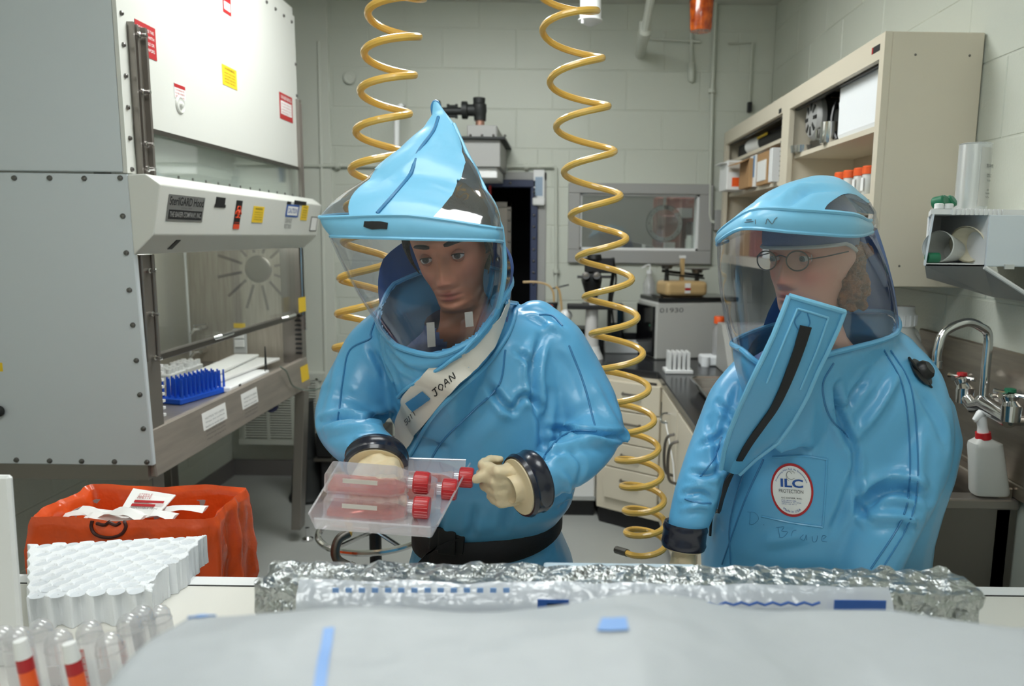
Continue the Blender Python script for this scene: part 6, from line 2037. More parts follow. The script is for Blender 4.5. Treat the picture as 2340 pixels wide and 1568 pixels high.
# cuffs and gloves
cl_, cr2 = W(862, 1040, 1.415), W(1226, 1097, 1.40)
cuff(wo, cl_, (.10, -.75, -.45), .058, .035)
put_hand('glove', wo, 1, cl_ + Vector((.010, -.03, -.004)), (.12, -.9, -.12), (1, .1, .1), (.9, 1.3, .8), (.35, .5, .3), label='cream glove behind the tray', wr=.0022, s=1.0)
cuff(wo, cr2, (-.80, -.55, -.14), .060, .042)
put_hand('glove', wo, -1, cr2 + Vector((.008, .0, -.004)), (-.86, -.22, -.06), (.05, -.15, 1), (1.0, 1.35, .9), (.10, .1, .5), label='cream glove gripping the tray edge', wr=.0025, s=1.0)

# ------------------------------------------------------------------ the man on the right
mn = thing('person', 'person in a blue suit with round glasses, a grey cap and an oval chest badge', 'person', (W(1880, 1225, 1.7).x, 1.72, 0))
mb = MB()
trows = [(745, 1790, 2010, 1.69, .09), (775, 1740, 2050, 1.68, .13), (810, 1705, 2085, 1.68, .17), (850, 1685, 2115, 1.69, .2), (900, 1668, 2150, 1.70, .215), (980, 1652, 2168, 1.71, .225), (1060, 1642, 2150, 1.71, .23), (1130, 1632, 2125, 1.71, .23), (1200, 1622, 2105, 1.71, .23), (1290, 1606, 2098, 1.72, .22), (1400, 1610, 2060, 1.74, .2)]
mb.rows([ell(r[1], r[2], r[0], r[3], r[4]) for r in trows], True, True, True)
hm = (W(1620, 1400, 1.74) + W(2050, 1400, 1.74)) / 2
for s_ in (-1, 1):
    mb.tube([(hm.x + s_ * .1, 1.74, hm.z + .06), (hm.x + s_ * .11, 1.73, .48), (hm.x + s_ * .115, 1.75, .12)], [.125, .1, .09], 18)
limb(mb, [(2035, 815, 1.66, 60), (2068, 880, 1.62, 80), (2082, 960, 1.58, 88), (2078, 1040, 1.55, 90), (2058, 1110, 1.53, 84), (2020, 1190, 1.50, 80), (1985, 1270, 1.50, 78), (1955, 1350, 1.51, 68), (1942, 1405, 1.52, 56)])
mb.tube([W(2090, 930, 1.72), W(2165, 985, 1.74), W(2120, 1120, 1.74)], [.07, .022, .05], 14)
limb(mb, [(1705, 860, 1.66, 45), (1672, 915, 1.63, 54), (1648, 985, 1.61, 58), (1620, 1060, 1.58, 58), (1592, 1135, 1.55, 54), (1570, 1205, 1.53, 47)])
K0 = [(1695, 800, 1.42), (1760, 838, 1.40), (1910, 805, 1.43), (2046, 765, 1.56), (2035, 715, 1.74), (1900, 715, 1.83), (1760, 745, 1.77), (1676, 780, 1.58)]
cowl(mb, hood_grid([K0])[0])
V, E, F = remesh(mb, .0062, 8)
sm = Skin(V, F)
sm.fold([
    ([(1912, 880), (1912, 930), (1935, 990), (1948, 1020)], -.024, .012), ([(1950, 1010), (1955, 1060), (1950, 1090)], -.016, .010), ([(2055, 850), (2010, 930), (1955, 1000)], .012, .016), ([(1990, 850), (1950, 900), (1930, 940)], -.010, .014),
    ([(1965, 1165), (2015, 1120), (2070, 1118), (2120, 1140)], -.030, .018), ([(1975, 1185), (2050, 1180), (2110, 1190)], .014, .016), ([(2070, 1180), (2095, 1210)], .008, .010), ([(1955, 1090), (1960, 1150), (1985, 1190)], -.014, .011),
    ([(1600, 1020), (1640, 1000), (1660, 985)], -.010, .010), ([(1580, 1080), (1620, 1085), (1650, 1070)], -.012, .010), ([(1560, 1130), (1600, 1125), (1630, 1140)], -.012, .009), ([(1560, 1165), (1600, 1155), (1625, 1165)], .008, .009), ([(1660, 960), (1690, 990), (1690, 1010)], -.010, .010),
    ([(1640, 920), (1670, 950), (1680, 980)], -.010, .010), ([(1620, 960), (1640, 1040), (1650, 1110)], -.008, .012), ([(1860, 900), (1850, 1000), (1870, 1050)], .005, .02), ([(1900, 1220), (1930, 1150), (1950, 1080)], -.012, .014),
    ([(1690, 880), (1650, 990), (1640, 1060)], -.006, .012), ([(2090, 880), (2140, 960), (2160, 1020)], -.008, .016), ([(1740, 1240), (1850, 1220)], .006, .02), ([(2110, 980), (2100, 1080), (2110, 1160)], .008, .018)])
nk = np.array(W(1865, 720, 1.62))
F2 = neck_cut(sm, hood_grid([K0])[0])
suit2 = skin_obj('suit', sm.V, F2, 'suit', mn)
for pts in ([(2020, 800), (2062, 880), (2078, 1000), (2078, 1110), (2060, 1190), (1990, 1300)], [(2035, 800), (2080, 880), (2096, 1000), (2096, 1120), (2075, 1200), (2010, 1310)], [(1905, 830), (1880, 880), (1895, 950), (1940, 1000)], [(1790, 930), (1730, 1010), (1690, 1110), (1668, 1200), (1670, 1290)], [(1745, 1050), (1700, 1150), (1650, 1290)], [(1600, 1090), (1630, 1050), (1650, 1000)], [(1565, 1140), (1600, 1150), (1625, 1150)]):
    obj('seam', MB().tube(sm.line(pts, .0006), .002, 6), 'suitseam', suit2)
for s_ in (-1, 1):
    obj('boot', MB().rows([[Vector((hm.x + s_ * .118 + .05 * rx * math.cos(t), 1.72 + yo + .12 * ry * math.sin(t), z)) for t in np.linspace(0, 2 * PI, 18, endpoint=False)] for z, rx, ry, yo in ((0, 1, 1.05, -.03), (.03, 1.08, 1.1, -.03), (.08, 1.05, .95, -.01), (.13, 1.5, .72, .02), (.3, 1.75, .75, .03))], True, True, True), 'blackmat', mn)
# hood
K2 = [(1692, 523, 1.38), (1815, 531, 1.35), (1950, 540, 1.40), (1990, 532, 1.55), (2000, 520, 1.74), (1900, 515, 1.80), (1740, 525, 1.75), (1639, 560, 1.54)]
K3 = [(1718, 480, 1.38), (1830, 480, 1.35), (1950, 490, 1.40), (1986, 505, 1.55), (1998, 490, 1.74), (1880, 480, 1.80), (1750, 490, 1.75), (1641, 535, 1.54)]
K4 = [(1740, 452, 1.42), (1835, 440, 1.41), (1935, 446, 1.45), (1983, 474, 1.56), (1985, 466, 1.69), (1880, 450, 1.74), (1770, 450, 1.71), (1712, 478, 1.56)]
K5 = [(1778, 427, 1.48), (1850, 412, 1.47), (1925, 418, 1.5), (1962, 440, 1.57), (1955, 436, 1.65), (1880, 418, 1.68), (1800, 420, 1.66), (1757, 442, 1.57)]
K6 = [(1822, 411, 1.54), (1865, 401, 1.535), (1905, 403, 1.55), (1928, 412, 1.58), (1920, 412, 1.61), (1880, 405, 1.62), (1838, 408, 1.61), (1815, 415, 1.57)]
G2 = hood_grid([K0, K2, K3, K4, K5, K6], sharp=.15)
vis = between(G2[0], G2[1], 14, .010)
isb2 = lambda t, j: inside(j, 19.5, 37 - 7 * t)
sheet('visor', vis, lambda t, j: -isb2(t, j), 'visor', mn, 'clear vinyl visor')
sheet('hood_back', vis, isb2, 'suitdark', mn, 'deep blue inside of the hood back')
band = between(G2[1], G2[2], 4, .006)
hb2 = sheet('hood_band', band, lambda t, j: inside(wrap(j), -7, 18.5), 'suitlight', mn)
sheet('hood_back_band', band, lambda t, j: -inside(wrap(j), -7, 18.5), 'visor', mn)
roof = between(G2[2], G2[3], 6, .006)[:-1] + between(G2[3], G2[4], 6, .006)[:-1] + between(G2[4], G2[5], 5, .004)
c_ = sum(G2[5], Vector()) / 48
roof.append([p.lerp(c_, .97) + ZU * .006 for p in G2[5]])
rw2 = lambda t, j: min(inside(j, 8.5 + 26 * t * t, 24), (.44 - t) * 20)
hood2 = sheet('hood', roof, lambda t, j: -rw2(t, j), 'suitlight', mn)
sheet('roof_window', roof, rw2, 'visor', mn, 'clear roof window on the right of the hood')
hs = Skin(np.array([tuple(v.co) for v in hood2.data.vertices]), [tuple(p.vertices) for p in hood2.data.polygons])
hs.fold([([(1780, 478), (1815, 455), (1850, 435), (1920, 432)], -.010, .013), ([(1770, 470), (1800, 445), (1840, 422)], .008, .012), ([(1735, 470), (1760, 450)], .005, .012)])
hood2.data.vertices.foreach_set('co', hs.V.ravel())
obj('band_piping', MB().tube([G2[1][j % 48] for j in range(40, 68)], .0035, 6), 'suitlight', hb2)
obj('band_piping', MB().tube([G2[2][j % 48] for j in range(40, 68)], .004, 6), 'suitlight', hb2)
bs2 = Skin(np.array([tuple(v.co) for v in hb2.data.vertices]), [tuple(p.vertices) for p in hb2.data.polygons])
write(hb2, bs2, [[(1750, 512), (1754, 500), (1764, 512), (1770, 502), (1776, 497)], [(1702, 508), (1722, 506)], [(1706, 503), (1718, 502)], [(1726, 502), (1727, 512)]], .0006, 'greyink', .001)
obj('visor_edge', MB().tube([r_[44] for r_ in vis], .0035, 6), 'visor', mn)
obj('visor_edge', MB().tube([r_[19] for r_ in vis] + [r_[20] for r_ in roof[:9]], .0035, 6), 'visor', mn)
obj('collar_piping', MB().tube(G2[0], .006, 8, closed=True), 'suit', suit2)
# lifted zipper flap
fl = [(1803, 676, 1930, 713, 1.335), (1788, 715, 1915, 752, 1.335), (1768, 765, 1893, 800, 1.338), (1742, 820, 1868, 850, 1.345), (1715, 875, 1845, 905, 1.36), (1690, 930, 1815, 960, 1.40), (1668, 985, 1780, 1010, 1.435), (1655, 1030, 1728, 1048, 1.47), (1648, 1072, 1690, 1084, 1.50)]
rows = []
for x0_, y0_, x1_, y1_, yy_ in fl:
    a_, b_ = W(x0_, y0_, yy_), W(x1_, y1_, yy_ + .03)
    r_ = [a_.lerp(b_, t) + Vector((0, -.012 * math.sin(PI * t), 0)) for t in np.linspace(0, 1, 10)]
    rows.append(r_ + [p + Vector((0, .010, 0)) for p in reversed(r_)])
flap = obj('zip_flap', MB().rows(rows, True, True, True), 'suit', mn, smooth=60)
fs_ = Skin(np.array([tuple(v.co) for v in flap.data.vertices]), [tuple(p.vertices) for p in flap.data.polygons])
edge = [(1803, 676), (1866, 694), (1929, 712)]
obj('flap_border', MB().tube([r_[0] for r_ in rows] , .005, 8).tube([r_[9] for r_ in rows], .005, 8).tube([rows[0][k] for k in range(10)], .005, 8), 'suitlight', flap)
obj('flap_panel', MB().tube(fs_.line([(1822, 705), (1795, 770), (1770, 830), (1752, 875)], .001), .0022, 6).tube(fs_.line([(1822, 705), (1860, 716), (1892, 726)], .001), .0022, 6).tube(fs_.line([(1892, 726), (1870, 790), (1845, 850), (1828, 890)], .001), .0022, 6), 'suitlight', flap)
obj('flap_ring', MB().tube(fs_.line([(1830, 712), (1816, 735), (1830, 756), (1850, 740), (1845, 716)], .001), .0012, 5), 'suitseam', flap)
zu = fs_.ribbon([(1840, 745), (1826, 790), (1808, 840), (1790, 885), (1768, 930), (1740, 970), (1712, 1010), (1688, 1050)], [.011, .0105, .010, .009, .008, .008, .0075, .007], .002, .003)
obj('zipper', zu, 'blackmat', flap, smooth=60, label='black zipper on the lifted flap')
zl = obj('zipper', sm.ribbon([(1770, 928), (1735, 965), (1700, 1012), (1668, 1072), (1645, 1130), (1634, 1180), (1630, 1225)], [.009, .008, .008, .007, .006, .005, .004], .006, .004), 'blackmat', suit2, smooth=60, label='black zipper running down the front')
for p in ((1712, 995), (1742, 955)):
    obj('zip_stop', sm.ribbon([(p[0] - 5, p[1]), (p[0] + 5, p[1] + 3)], .004, .010, .002), 'chrome', zl, smooth=60)
# chest badge: raised square and oval patch
for pts in ([(1765, 1045), (1830, 1042), (1890, 1050)], [(1890, 1050), (1886, 1130), (1880, 1205)], [(1740, 1180), (1810, 1195), (1880, 1205)]):
    obj('pocket_weld', MB().tube(sm.line(pts, .0004), .0025, 6), 'suit', suit2)
bc_, bn = sm.hit(1809, 1120)
bn = (bn + Vector((0, -1.5, 0))).normalized()
bu = (sm.hit(1840, 1122)[0] - sm.hit(1778, 1118)[0]).normalized()
bn = (bn - bu * bn.dot(bu)).normalized()
bv_ = bn.cross(bu) if bn.cross(bu).z > 0 else -bn.cross(bu)
# patch is a dished grid lying on the suit
def on_badge(u, v, lift):
    q = sm.bvh.ray_cast(bc_ + bu * u + bv_ * v + bn * .1, -bn)
    return (q[0] if q[0] is not None else bc_ + bu * u + bv_ * v) + bn * lift


bw_, bh_ = .0425, .0555


def oval(r0, r1, lift, nr=4):
    return MB().rows([[on_badge(bw_ * (r0 + (r1 - r0) * k / nr) * math.cos(t), bh_ * (r0 + (r1 - r0) * k / nr) * math.sin(t), lift) for t in np.linspace(0, 2 * PI, 48, endpoint=False)] for k in range(nr + 1)], True)


bd = obj('badge', oval(.02, .95, .0015, 6), 'paper', suit2, smooth=180, recalc=False, label='white oval badge with a red border')
obj('badge_border', oval(.93, 1.03, .002, 2), 'red', bd, smooth=180, recalc=False)


def flat_text(name, s, m, u0, v0, w, h, bold=0.0, lift=.0026, arc=None):
    o_ = text(name, s, m, bd, Vector((0, 0, 0)), XR, ZU, h, w, 0, bold=bold)
    for vx in o_.data.vertices:
        a_, b_ = vx.co.x, vx.co.z
        if arc:
            th0, dth, rad = arc
            an = th0 + dth * (a_ / w)
            rr_ = rad + (b_ if dth < 0 else -b_)
            uu_, vv_ = bw_ * rr_ * math.cos(an), bh_ * rr_ * math.sin(an)
        else:
            uu_, vv_ = u0 + a_, v0 + b_
        vx.co = on_badge(uu_, vv_, lift)
    return o_


flat_text('lettering', 'ILC', 'blue', -.022, .006, .046, .018, .03)
flat_text('lettering', 'PROTECTION', 'greyink', -.026, -.006, .05, .0075)
flat_text('lettering', 'ILC DOVER, INC.', 'ink', -.021, -.0185, .042, .0032, .01)
flat_text('lettering', 'P.O. BOX 266', 'blue', -.021, -.0235, .03, .0026)
flat_text('lettering', 'FREDERICA, DE 19946', 'blue', -.021, -.0275, .04, .0026)
flat_text('lettering', '(302) 335-3911', 'blue', -.021, -.0315, .03, .0026)
flat_text('lettering', 'Protecting Man And His Environment', 'blue', 0, 0, .1, .085, arc=(2.75, -2.36, .76))
flat_text('lettering', 'Made in USA', 'blue', 0, 0, .1, .09, arc=(-2.1, 1.06, .86))
obj('emblem', MB().tube([on_badge(.009 * math.cos(t), .032 + .009 * math.sin(t), .0022) for t in np.linspace(.5, 5.6, 14)], .0006, 5).tube([on_badge(-.004 + .006 * math.cos(t), .03 + .01 * math.sin(t), .0022) for t in np.linspace(.5, 4.6, 10)], .0006, 5), 'greypaint', bd)
write(suit2, sm, [[(1715, 1170), (1713, 1198)], [(1708, 1170), (1726, 1172), (1734, 1186), (1722, 1198), (1712, 1197)], [(1745, 1198), (1746, 1200)], [(1778, 1205), (1782, 1228)], [(1774, 1206), (1792, 1204), (1786, 1214), (1800, 1216), (1790, 1228), (1780, 1228)], [(1808, 1225), (1812, 1214), (1820, 1212)], [(1836, 1222), (1828, 1230), (1838, 1234), (1842, 1222), (1844, 1234)], [(1856, 1226), (1858, 1238), (1866, 1236), (1868, 1224)], [(1880, 1232), (1888, 1226), (1880, 1224), (1878, 1236), (1890, 1238)]], .0005, 'suitseam', .0008)
# exhaust valve on the shoulder
vc, vn = sm.hit(2103, 852)
vl = obj('exhaust_valve', MB().lathe([(.001, .0), (.03, 0), (.032, .004), (.022, .008), (.02, .018), (.014, .024), (.001, .025)], vc, vn + Vector((.2, -.1, .2)), 24), 'black', suit2)
obj('valve_ring', MB().tube([vc + (Vector((-.5, 0, .6)).normalized() * math.cos(t) * .04 + Vector((.6, -.2, .5)).cross(Vector((-.5, 0, .6))).normalized() * math.sin(t) * .02) for t in np.linspace(0, 2 * PI, 24, endpoint=False)], .003, 6, closed=True), 'black', vl)
# head, cap, hair, glasses
SLIM[0] = .95
_, plm, Rm = make_head(mn, W(1800, 592, 1.475), math.radians(47), math.radians(4), math.radians(2), 'skinm', 'eyegrey', (-.2, .12), .95, 1.0, None)
capline = lambda y: .023 - .010 * max(0, y) / .1 - .03 * max(0, (y + .02)) / .1
shell(mn, plm, 'scrub_cap', 'cap', lambda x, y, z: z > capline(y), .011, zr=(-.03, .1249), nz=40, noise=.002, nsc=20)
tr = []
for k in range(72):
    t = 2 * PI * k / 72
    z_ = .023
    for _ in range(3):
        p = head_surface(z_, t, 1, .012, False)
        z_ = capline(p[1])
    tr.append(plm(Vector(head_surface(z_, t, 1, .0125, False))))
obj('cap_trim', MB().tube(tr, .004, 6, closed=True), 'captrim', mn)
shell(mn, plm, 'hair', 'hairred', lambda x, y, z: (z < capline(y) + .01 and y > .0 and z > -.105 and not (abs(x) > .058 and y < .022 and z < .03)), .014, zr=(-.12, .06), nz=30, noise=.012, nsc=38)
mbh = MB()
rnd = random.Random(4)
for k in range(60):
    zz_ = rnd.uniform(-.115, .012)
    p = Vector((rnd.uniform(.040, .082), .018 + .075 * rnd.random(), zz_))
    mbh.ball(plm(p), rnd.uniform(.010, .017), 6)
V, E, F = remesh(mbh, .004, 1)
N_ = normals(V, F)
V = V + N_ * np.array([.006 * pnoise(Vector(v) * 90) + .003 * pnoise(Vector(v) * 200) for v in V])[:, None]
skin_obj('curls', V, F, 'hairred', mn)
gl = obj('glasses', MB(), 'black', mn)
for s_ in (-1, 1):
    gc = Vector((s_ * .0335, -.112, -.001))
    ring_ = [plm(gc + Vector((math.cos(t) * .0225, .004 * abs(math.cos(t)) * (1 if math.cos(t) * s_ > 0 else 0), math.sin(t) * .019))) for t in np.linspace(0, 2 * PI, 28, endpoint=False)]
    obj('rim', MB().tube(ring_, .0014, 6, closed=True), 'darksteel', gl)
    obj('lens', MB().add(ring_, [tuple(range(28))]), 'glass', gl, smooth=None)
    obj('temple', MB().tube([plm(v_) for v_ in (Vector((s_ * .056, -.108, .002)), Vector((s_ * .074, -.08, .004)), Vector((s_ * .081, -.0, .006)))], .0013, 6), 'darksteel', gl)
obj('bridge', MB().tube(cr([plm(Vector((-.012, -.113, .006))), plm(Vector((0, -.116, .010))), plm(Vector((.012, -.113, .006)))], 4), .0013, 6), 'darksteel', gl)
shell(mn, plm, 'scrub_shirt', 'scrub', lambda x, y, z: z < -.19 and not (y < 0 and abs(x) < .07 * (z + .36) / .2), .014, zr=(-.44, -.16), nz=30, noise=.003, nsc=25)
ch = W(1742, 690, 1.4)
# cuffs and gloves
c1 = W(1566, 1228, 1.525)
ax1 = Vector((-.1, -.12, -1))
cuff(mn, c1 + Vector((0, 0, .03)), ax1, .046, .05)
put_hand('glove', mn, -1, c1 + Vector((-.004, -.006, -.055)), (-.08, -.12, -1), (.1, -1, .1), (.18, .25, .2), (.3, .2, .2), label='cream glove hanging below the black cuff', wr=.0015)
c2 = W(1938, 1412, 1.53)
cuff(mn, c2 + Vector((0, -.0, .03)), Vector((-.15, -.15, -1)), .05, .045)
put_hand('glove', mn, 1, c2 + Vector((-.01, -.01, -.05)), (-.15, -.15, -1), (-.4, -1, 0), (.2, .3, .2), (.3, .2, .2), wr=.0015)
# ================================================================== tray and flasks
ty0, ty1 = 1.19, 1.455
A0, A1 = W(722, 1208, ty0), W(985, 1228, ty0)
B0, B1 = W(796, 1074, ty1), W(1062, 1082, ty1)
t = thing('tray', 'clear plastic tray with upturned rim held in both gloves', 'tray', (A0 + B1) / 2)
up = (A1 - A0).cross(B0 - A0).normalized()
f = MB().slab([A0, A1, B1, B0], .003)
obj('tray_floor', f, 'acryl', t, smooth=None)
out = lambda a, b: ((b - a).cross(up)).normalized()
for nm, a, b, h in (('near_rim', A0, A1, .022), ('right_rim', A1, B1, .022), ('far_rim', B1, B0, .024), ('left_rim', B0, A0, .026)):
    o_ = out(a, b)
    obj(nm, MB().slab([a, b, b + up * h + o_ * h * .45, a + up * h + o_ * h * .45], .003), 'acryl', t, smooth=None)
    obj('rim_edge', MB().tube([a + up * h + o_ * h * .45, b + up * h + o_ * h * .45], .0022, 6), 'acryl', t)


def flask(name_label, ctr, ux, uy):
    t = thing('culture_flask', name_label, 'flask', ctr, 'culture flasks on the tray')
    ux, uy = ux.normalized(), uy.normalized()
    n_ = ux.cross(uy)
    L, Wd, H = .145, .064, .037
    pl = [(-L / 2, -Wd / 2), (L * .30, -Wd / 2), (L * .48, -Wd * .2), (L * .48, Wd * .2), (L * .30, Wd / 2), (-L / 2, Wd / 2)]
    P = lambda x, y, z: ctr + ux * x + uy * y + n_ * z
    obj('flask_body', MB().prism([P(x, y, 0) for x, y in pl], n_ * H), 'acryl', t, smooth=None, bevel=.003)
    obj('medium', MB().prism([P(x * .92, y * .86, .004) for x, y in pl], n_ * .009), 'pinkliq', t, smooth=None)
    a = P(L * .47, 0, H * .55)
    obj('neck', MB().cyl(a, a + ux * .016, .012, n=18), 'acryl', t)
    cp = obj('cap', MB().lathe([(.018, .0), (.0195, .002), (.0195, .024), (.018, .027), (.001, .027)], a + ux * .012, ux, 28), 'redcap', t)
    for k in range(20):
        an = 2 * PI * k / 20
        d_ = uy * math.cos(an) + n_ * math.sin(an)
        obj('ridge', MB().cyl(a + ux * .014 + d_ * .0195, a + ux * .036 + d_ * .0195, .0006, n=5), 'redcap', cp)
    obj('print_label', MB().obox(P(-.01, -Wd / 2 - .0003, H * .72), ux * .03, uy * .0003, n_ * .004), 'tape', t, smooth=None)
    return t


ux = (A1 - A0).normalized()
uy = (B0 - A0).normalized()
nrm = ux.cross(uy).normalized()


def on_tray(px, py, level):
    """centre of a flask whose cap shows at this pixel, lying on the tray (level 0) or on another flask (1)"""
    h = .0025 + .0375 * level + .037 * .55
    d = ray(px, py)
    cpt = CAMLOC + d * ((A0 + nrm * h - CAMLOC).dot(nrm) / d.dot(nrm))
    return cpt - ux * (.145 * .47 + .024) - nrm * (.037 * .55)


flask('clear flask with red cap lying lower front on the tray', on_tray(962, 1160, 0), ux, uy)
flask('clear flask with red cap stacked on top at the tray front', on_tray(962, 1104, 1), ux, uy)
flask('clear flask whose red cap shows mid-right, in the row behind', on_tray(1026, 1119, 0), ux, uy)
flask('clear flask at the back, red cap next to her glove', on_tray(1064, 1092, 0), ux, uy)

# ================================================================== coiled air hoses
def coil(cents, rad, n=26):
    """helix whose turns are centred on the given stations, going down"""
    P = [W(c[0], c[1], c[2]) for c in cents]
    Rr = [c[3] * c[2] * 1.02 / FPX for c in cents]
    out = []
    for i in range(len(P) - 1):
        for k in range(n):
            s_ = k / n
            a = 2 * PI * s_
            c_ = P[i].lerp(P[i + 1], s_)
            r_ = Rr[i] + (Rr[i + 1] - Rr[i]) * s_
            out.append(c_ + Vector((-math.cos(a) * r_, math.sin(a) * r_ * rad, 0)))
    return out


hy = 2.02
lc = [(918, -200, hy, 58), (914, -130, hy, 58), (910, -50, hy, 58), (902, 38, hy, 56), (892, 128, hy, 55), (883, 214, hy, 55), (871, 306, hy, 54), (860, 392, hy, 54), (848, 478, hy, 53), (840, 556, hy, 52), (832, 640, hy, 52), (826, 720, hy, 52), (820, 797, hy, 52), (815, 875, hy, 52), (812, 950, hy, 52), (810, 1022, hy, 52), (812, 1090, hy, 50), (818, 1150, hy, 48)]
t = thing('coiled_hose', 'yellow coiled air hose hanging behind the tent-shaped hood', 'hose', W(918, -200, hy), 'coiled air hoses')
pts = [Vector((W(918, -200, hy).x, hy, ZC))] + coil(lc, 1.0) + [W(792, 1180, 2.0), W(800, 1210, 1.95), W(796, 1222, 1.92)]
obj('hose', MB().tube(pts, .0098, 10), 'hose', t)
e0, e1 = W(798, 1218, 1.925), W(766, 1258, 1.9)
obj('spring_guard', MB().tube(cr([e0, W(775, 1232, 1.91), e1, W(772, 1280, 1.9), W(800, 1296, 1.9)], 5), .0125, 12), 'darksteel', t)
for k in range(12):
    pass
obj('coupling', MB().tube([W(798, 1294, 1.9), W(812, 1300, 1.9)], .014, 12), 'chrome', t)
rc = [(1265, -210, hy, 64), (1278, -120, hy, 63), (1292, -25, hy, 62), (1305, 72, hy, 61), (1320, 190, hy, 60), (1334, 292, hy, 60), (1350, 395, hy, 59), (1364, 495, hy, 58), (1379, 590, hy, 57), (1393, 680, hy, 56), (1407, 764, hy, 55), (1421, 846, hy, 54), (1436, 922, hy, 53), (1449, 990, hy, 51), (1459, 1052, hy, 50), (1468, 1112, hy, 48), (1473, 1168, hy, 47), (1475, 1218, hy, 46), (1476, 1262, hy, 46)]
t = thing('coiled_hose', 'yellow coiled air hose hanging between the two people', 'hose', W(1265, -210, hy), 'coiled air hoses')
cp_ = coil(rc, 1.0)
pts = [Vector((W(1265, -210, hy).x, hy, ZC))] + cp_
obj('hose', MB().tube(pts, .0088, 10), 'hose', t)
obj('end_fitting', MB().tube([pts[-1], pts[-1] + (pts[-1] - pts[-4]).normalized() * .05], .011, 10), 'bolt', t)

# lab stool behind the woman
sc_ = WZ(865, 1268, .22)
sx_, sy_ = W(858, 1240, 2.35).x, 2.35
t = thing('lab_stool', 'lab stool with chrome foot ring and black star base behind the tray', 'stool', (sx_, sy_, 0))
zr_ = W(858, 1262, sy_ - .17).z
obj('foot_ring', MB().tube([(sx_ + .18 * math.cos(a), sy_ + .18 * math.sin(a), zr_) for a in np.linspace(0, 2 * PI, 40, endpoint=False)], .011, 10, closed=True), 'chrome', t)
obj('column', MB().tube([(sx_, sy_, .1), (sx_, sy_, .34), (sx_, sy_, .34), (sx_, sy_, .88)], [.03, .03, .02, .02], 16), 'black', t)
for k in range(5):
    a = 2 * PI * k / 5 + .4
    d_ = Vector((math.cos(a), math.sin(a), 0))
    lg = obj('base_arm', MB().tube([Vector((sx_, sy_, .13)), Vector((sx_, sy_, .1)) + d_ * .14, Vector((sx_, sy_, .07)) + d_ * .29], [.026, .024, .018], 10), 'blackmat', t)
    obj('caster', MB().cyl(Vector((sx_, sy_, .028)) + d_ * .29 + Vector((-d_.y, d_.x, 0)) * .02, Vector((sx_, sy_, .028)) + d_ * .29 - Vector((-d_.y, d_.x, 0)) * .02, .028, n=16), 'black', lg)
    obj('ring_spoke', MB().tube([Vector((sx_, sy_, zr_)), Vector((sx_, sy_, zr_)) + d_ * .18], .007, 8), 'chrome', t)
obj('seat', MB().lathe([(.001, .88), (.11, .88), (.13, .892), (.13, .925), (.118, .94), (.001, .945)], (sx_, sy_, 0), n=32), 'blackmat', t)

# ================================================================== waste bin with orange bag
BZ = .96
c4 = [WZ(62, 1183, BZ), WZ(475, 1190, BZ), WZ(566, 1112, BZ), WZ(205, 1108, BZ)]
t = thing('waste_bin', 'tall waste bin lined with an orange biohazard bag behind the bench', 'bin', (-1.0, 1.77, 0))


def ringq(corners, z, out=0.0, n=10, rip=0.0, ph=0.0, rad=.25):
    cc = sum((Vector((c.x, c.y, 0)) for c in corners), Vector()) / 4
    res = []
    for i in range(4):
        a, b = Vector((corners[i].x, corners[i].y, 0)), Vector((corners[(i + 1) % 4].x, corners[(i + 1) % 4].y, 0))
        for k in range(n):
            u_ = k / n
            p = a.lerp(b, u_)
            e_ = min(u_, 1 - u_) * 10
            if e_ < 1:
                p = p.lerp(cc, .035 * (1 - e_))
            d_ = (p - cc).normalized()
            j = i * n + k
            j = j * 10 / n
            p += d_ * (out + rip * (math.sin(j * 1.7 + ph) + .6 * math.sin(j * 2.9 + 2 * ph)))
            res.append(Vector((p.x, p.y, z + rip * 1.2 * math.sin(j * .9 + ph))))
    return res


N_ = 30
base = [Vector((c.x, c.y, 0)) for c in c4]
cc = sum(base, Vector()) / 4
tap = lambda s_: [cc + (b - cc) * s_ for b in base]
bin_rows = [ringq(tap(.80), .0, 0, N_), ringq(tap(.94), BZ - .035, 0, N_), ringq(tap(.925), BZ - .035, 0, N_), ringq(tap(.85), BZ - .37, 0, N_)]
obj('bin_body', MB().rows(bin_rows, True, True, True), 'greypaint', t, smooth=40)
bag_rows = [ringq(tap(.86), BZ - .45, .004, N_, .010, 3), ringq(tap(.965), BZ - .34, .010, N_, .013, 2.2), ringq(tap(.985), BZ - .22, .012, N_, .012, 1.2), ringq(tap(.99), BZ - .1, .012, N_, .008, .6), ringq(tap(1.0), BZ - .02, .008, N_, .004, .2), ringq(tap(1.0), BZ, .0, N_, .003, .1), ringq(tap(.95), BZ - .012, -.002, N_, .003, .9), ringq(tap(.885), BZ - .1, -.006, N_, .005, 1.5), ringq(tap(.83), BZ - .22, -.008, N_, .006, 2.1), ringq(tap(.6), BZ - .3, -.02, N_, .012, 2.6), ringq(tap(.1), BZ - .31, 0, N_, .004, 3)]
fine = []
for i_ in range(len(bag_rows) - 1):
    for k_ in range(5):
        fine.append([a.lerp(b, k_ / 5) for a, b in zip(bag_rows[i_], bag_rows[i_ + 1])])
fine.append(bag_rows[-1])
for r_ in fine:
    for p in r_:
        d_ = Vector((p.x - cc.x, p.y - cc.y, 0)).normalized()
        q = Vector((p.x * 14, p.y * 14, p.z * 7))
        w_ = min(1, abs(p.z - BZ) * 14 + .25)
        p += d_ * w_ * (.007 * (1 - 2 * abs(pnoise(q))) + .004 * pnoise(p * 38) - .004)
bag_rows = fine
bag = obj('bag', MB().rows(bag_rows, True, False, True), 'bag', t, smooth=70, label='crinkled orange biohazard bag')
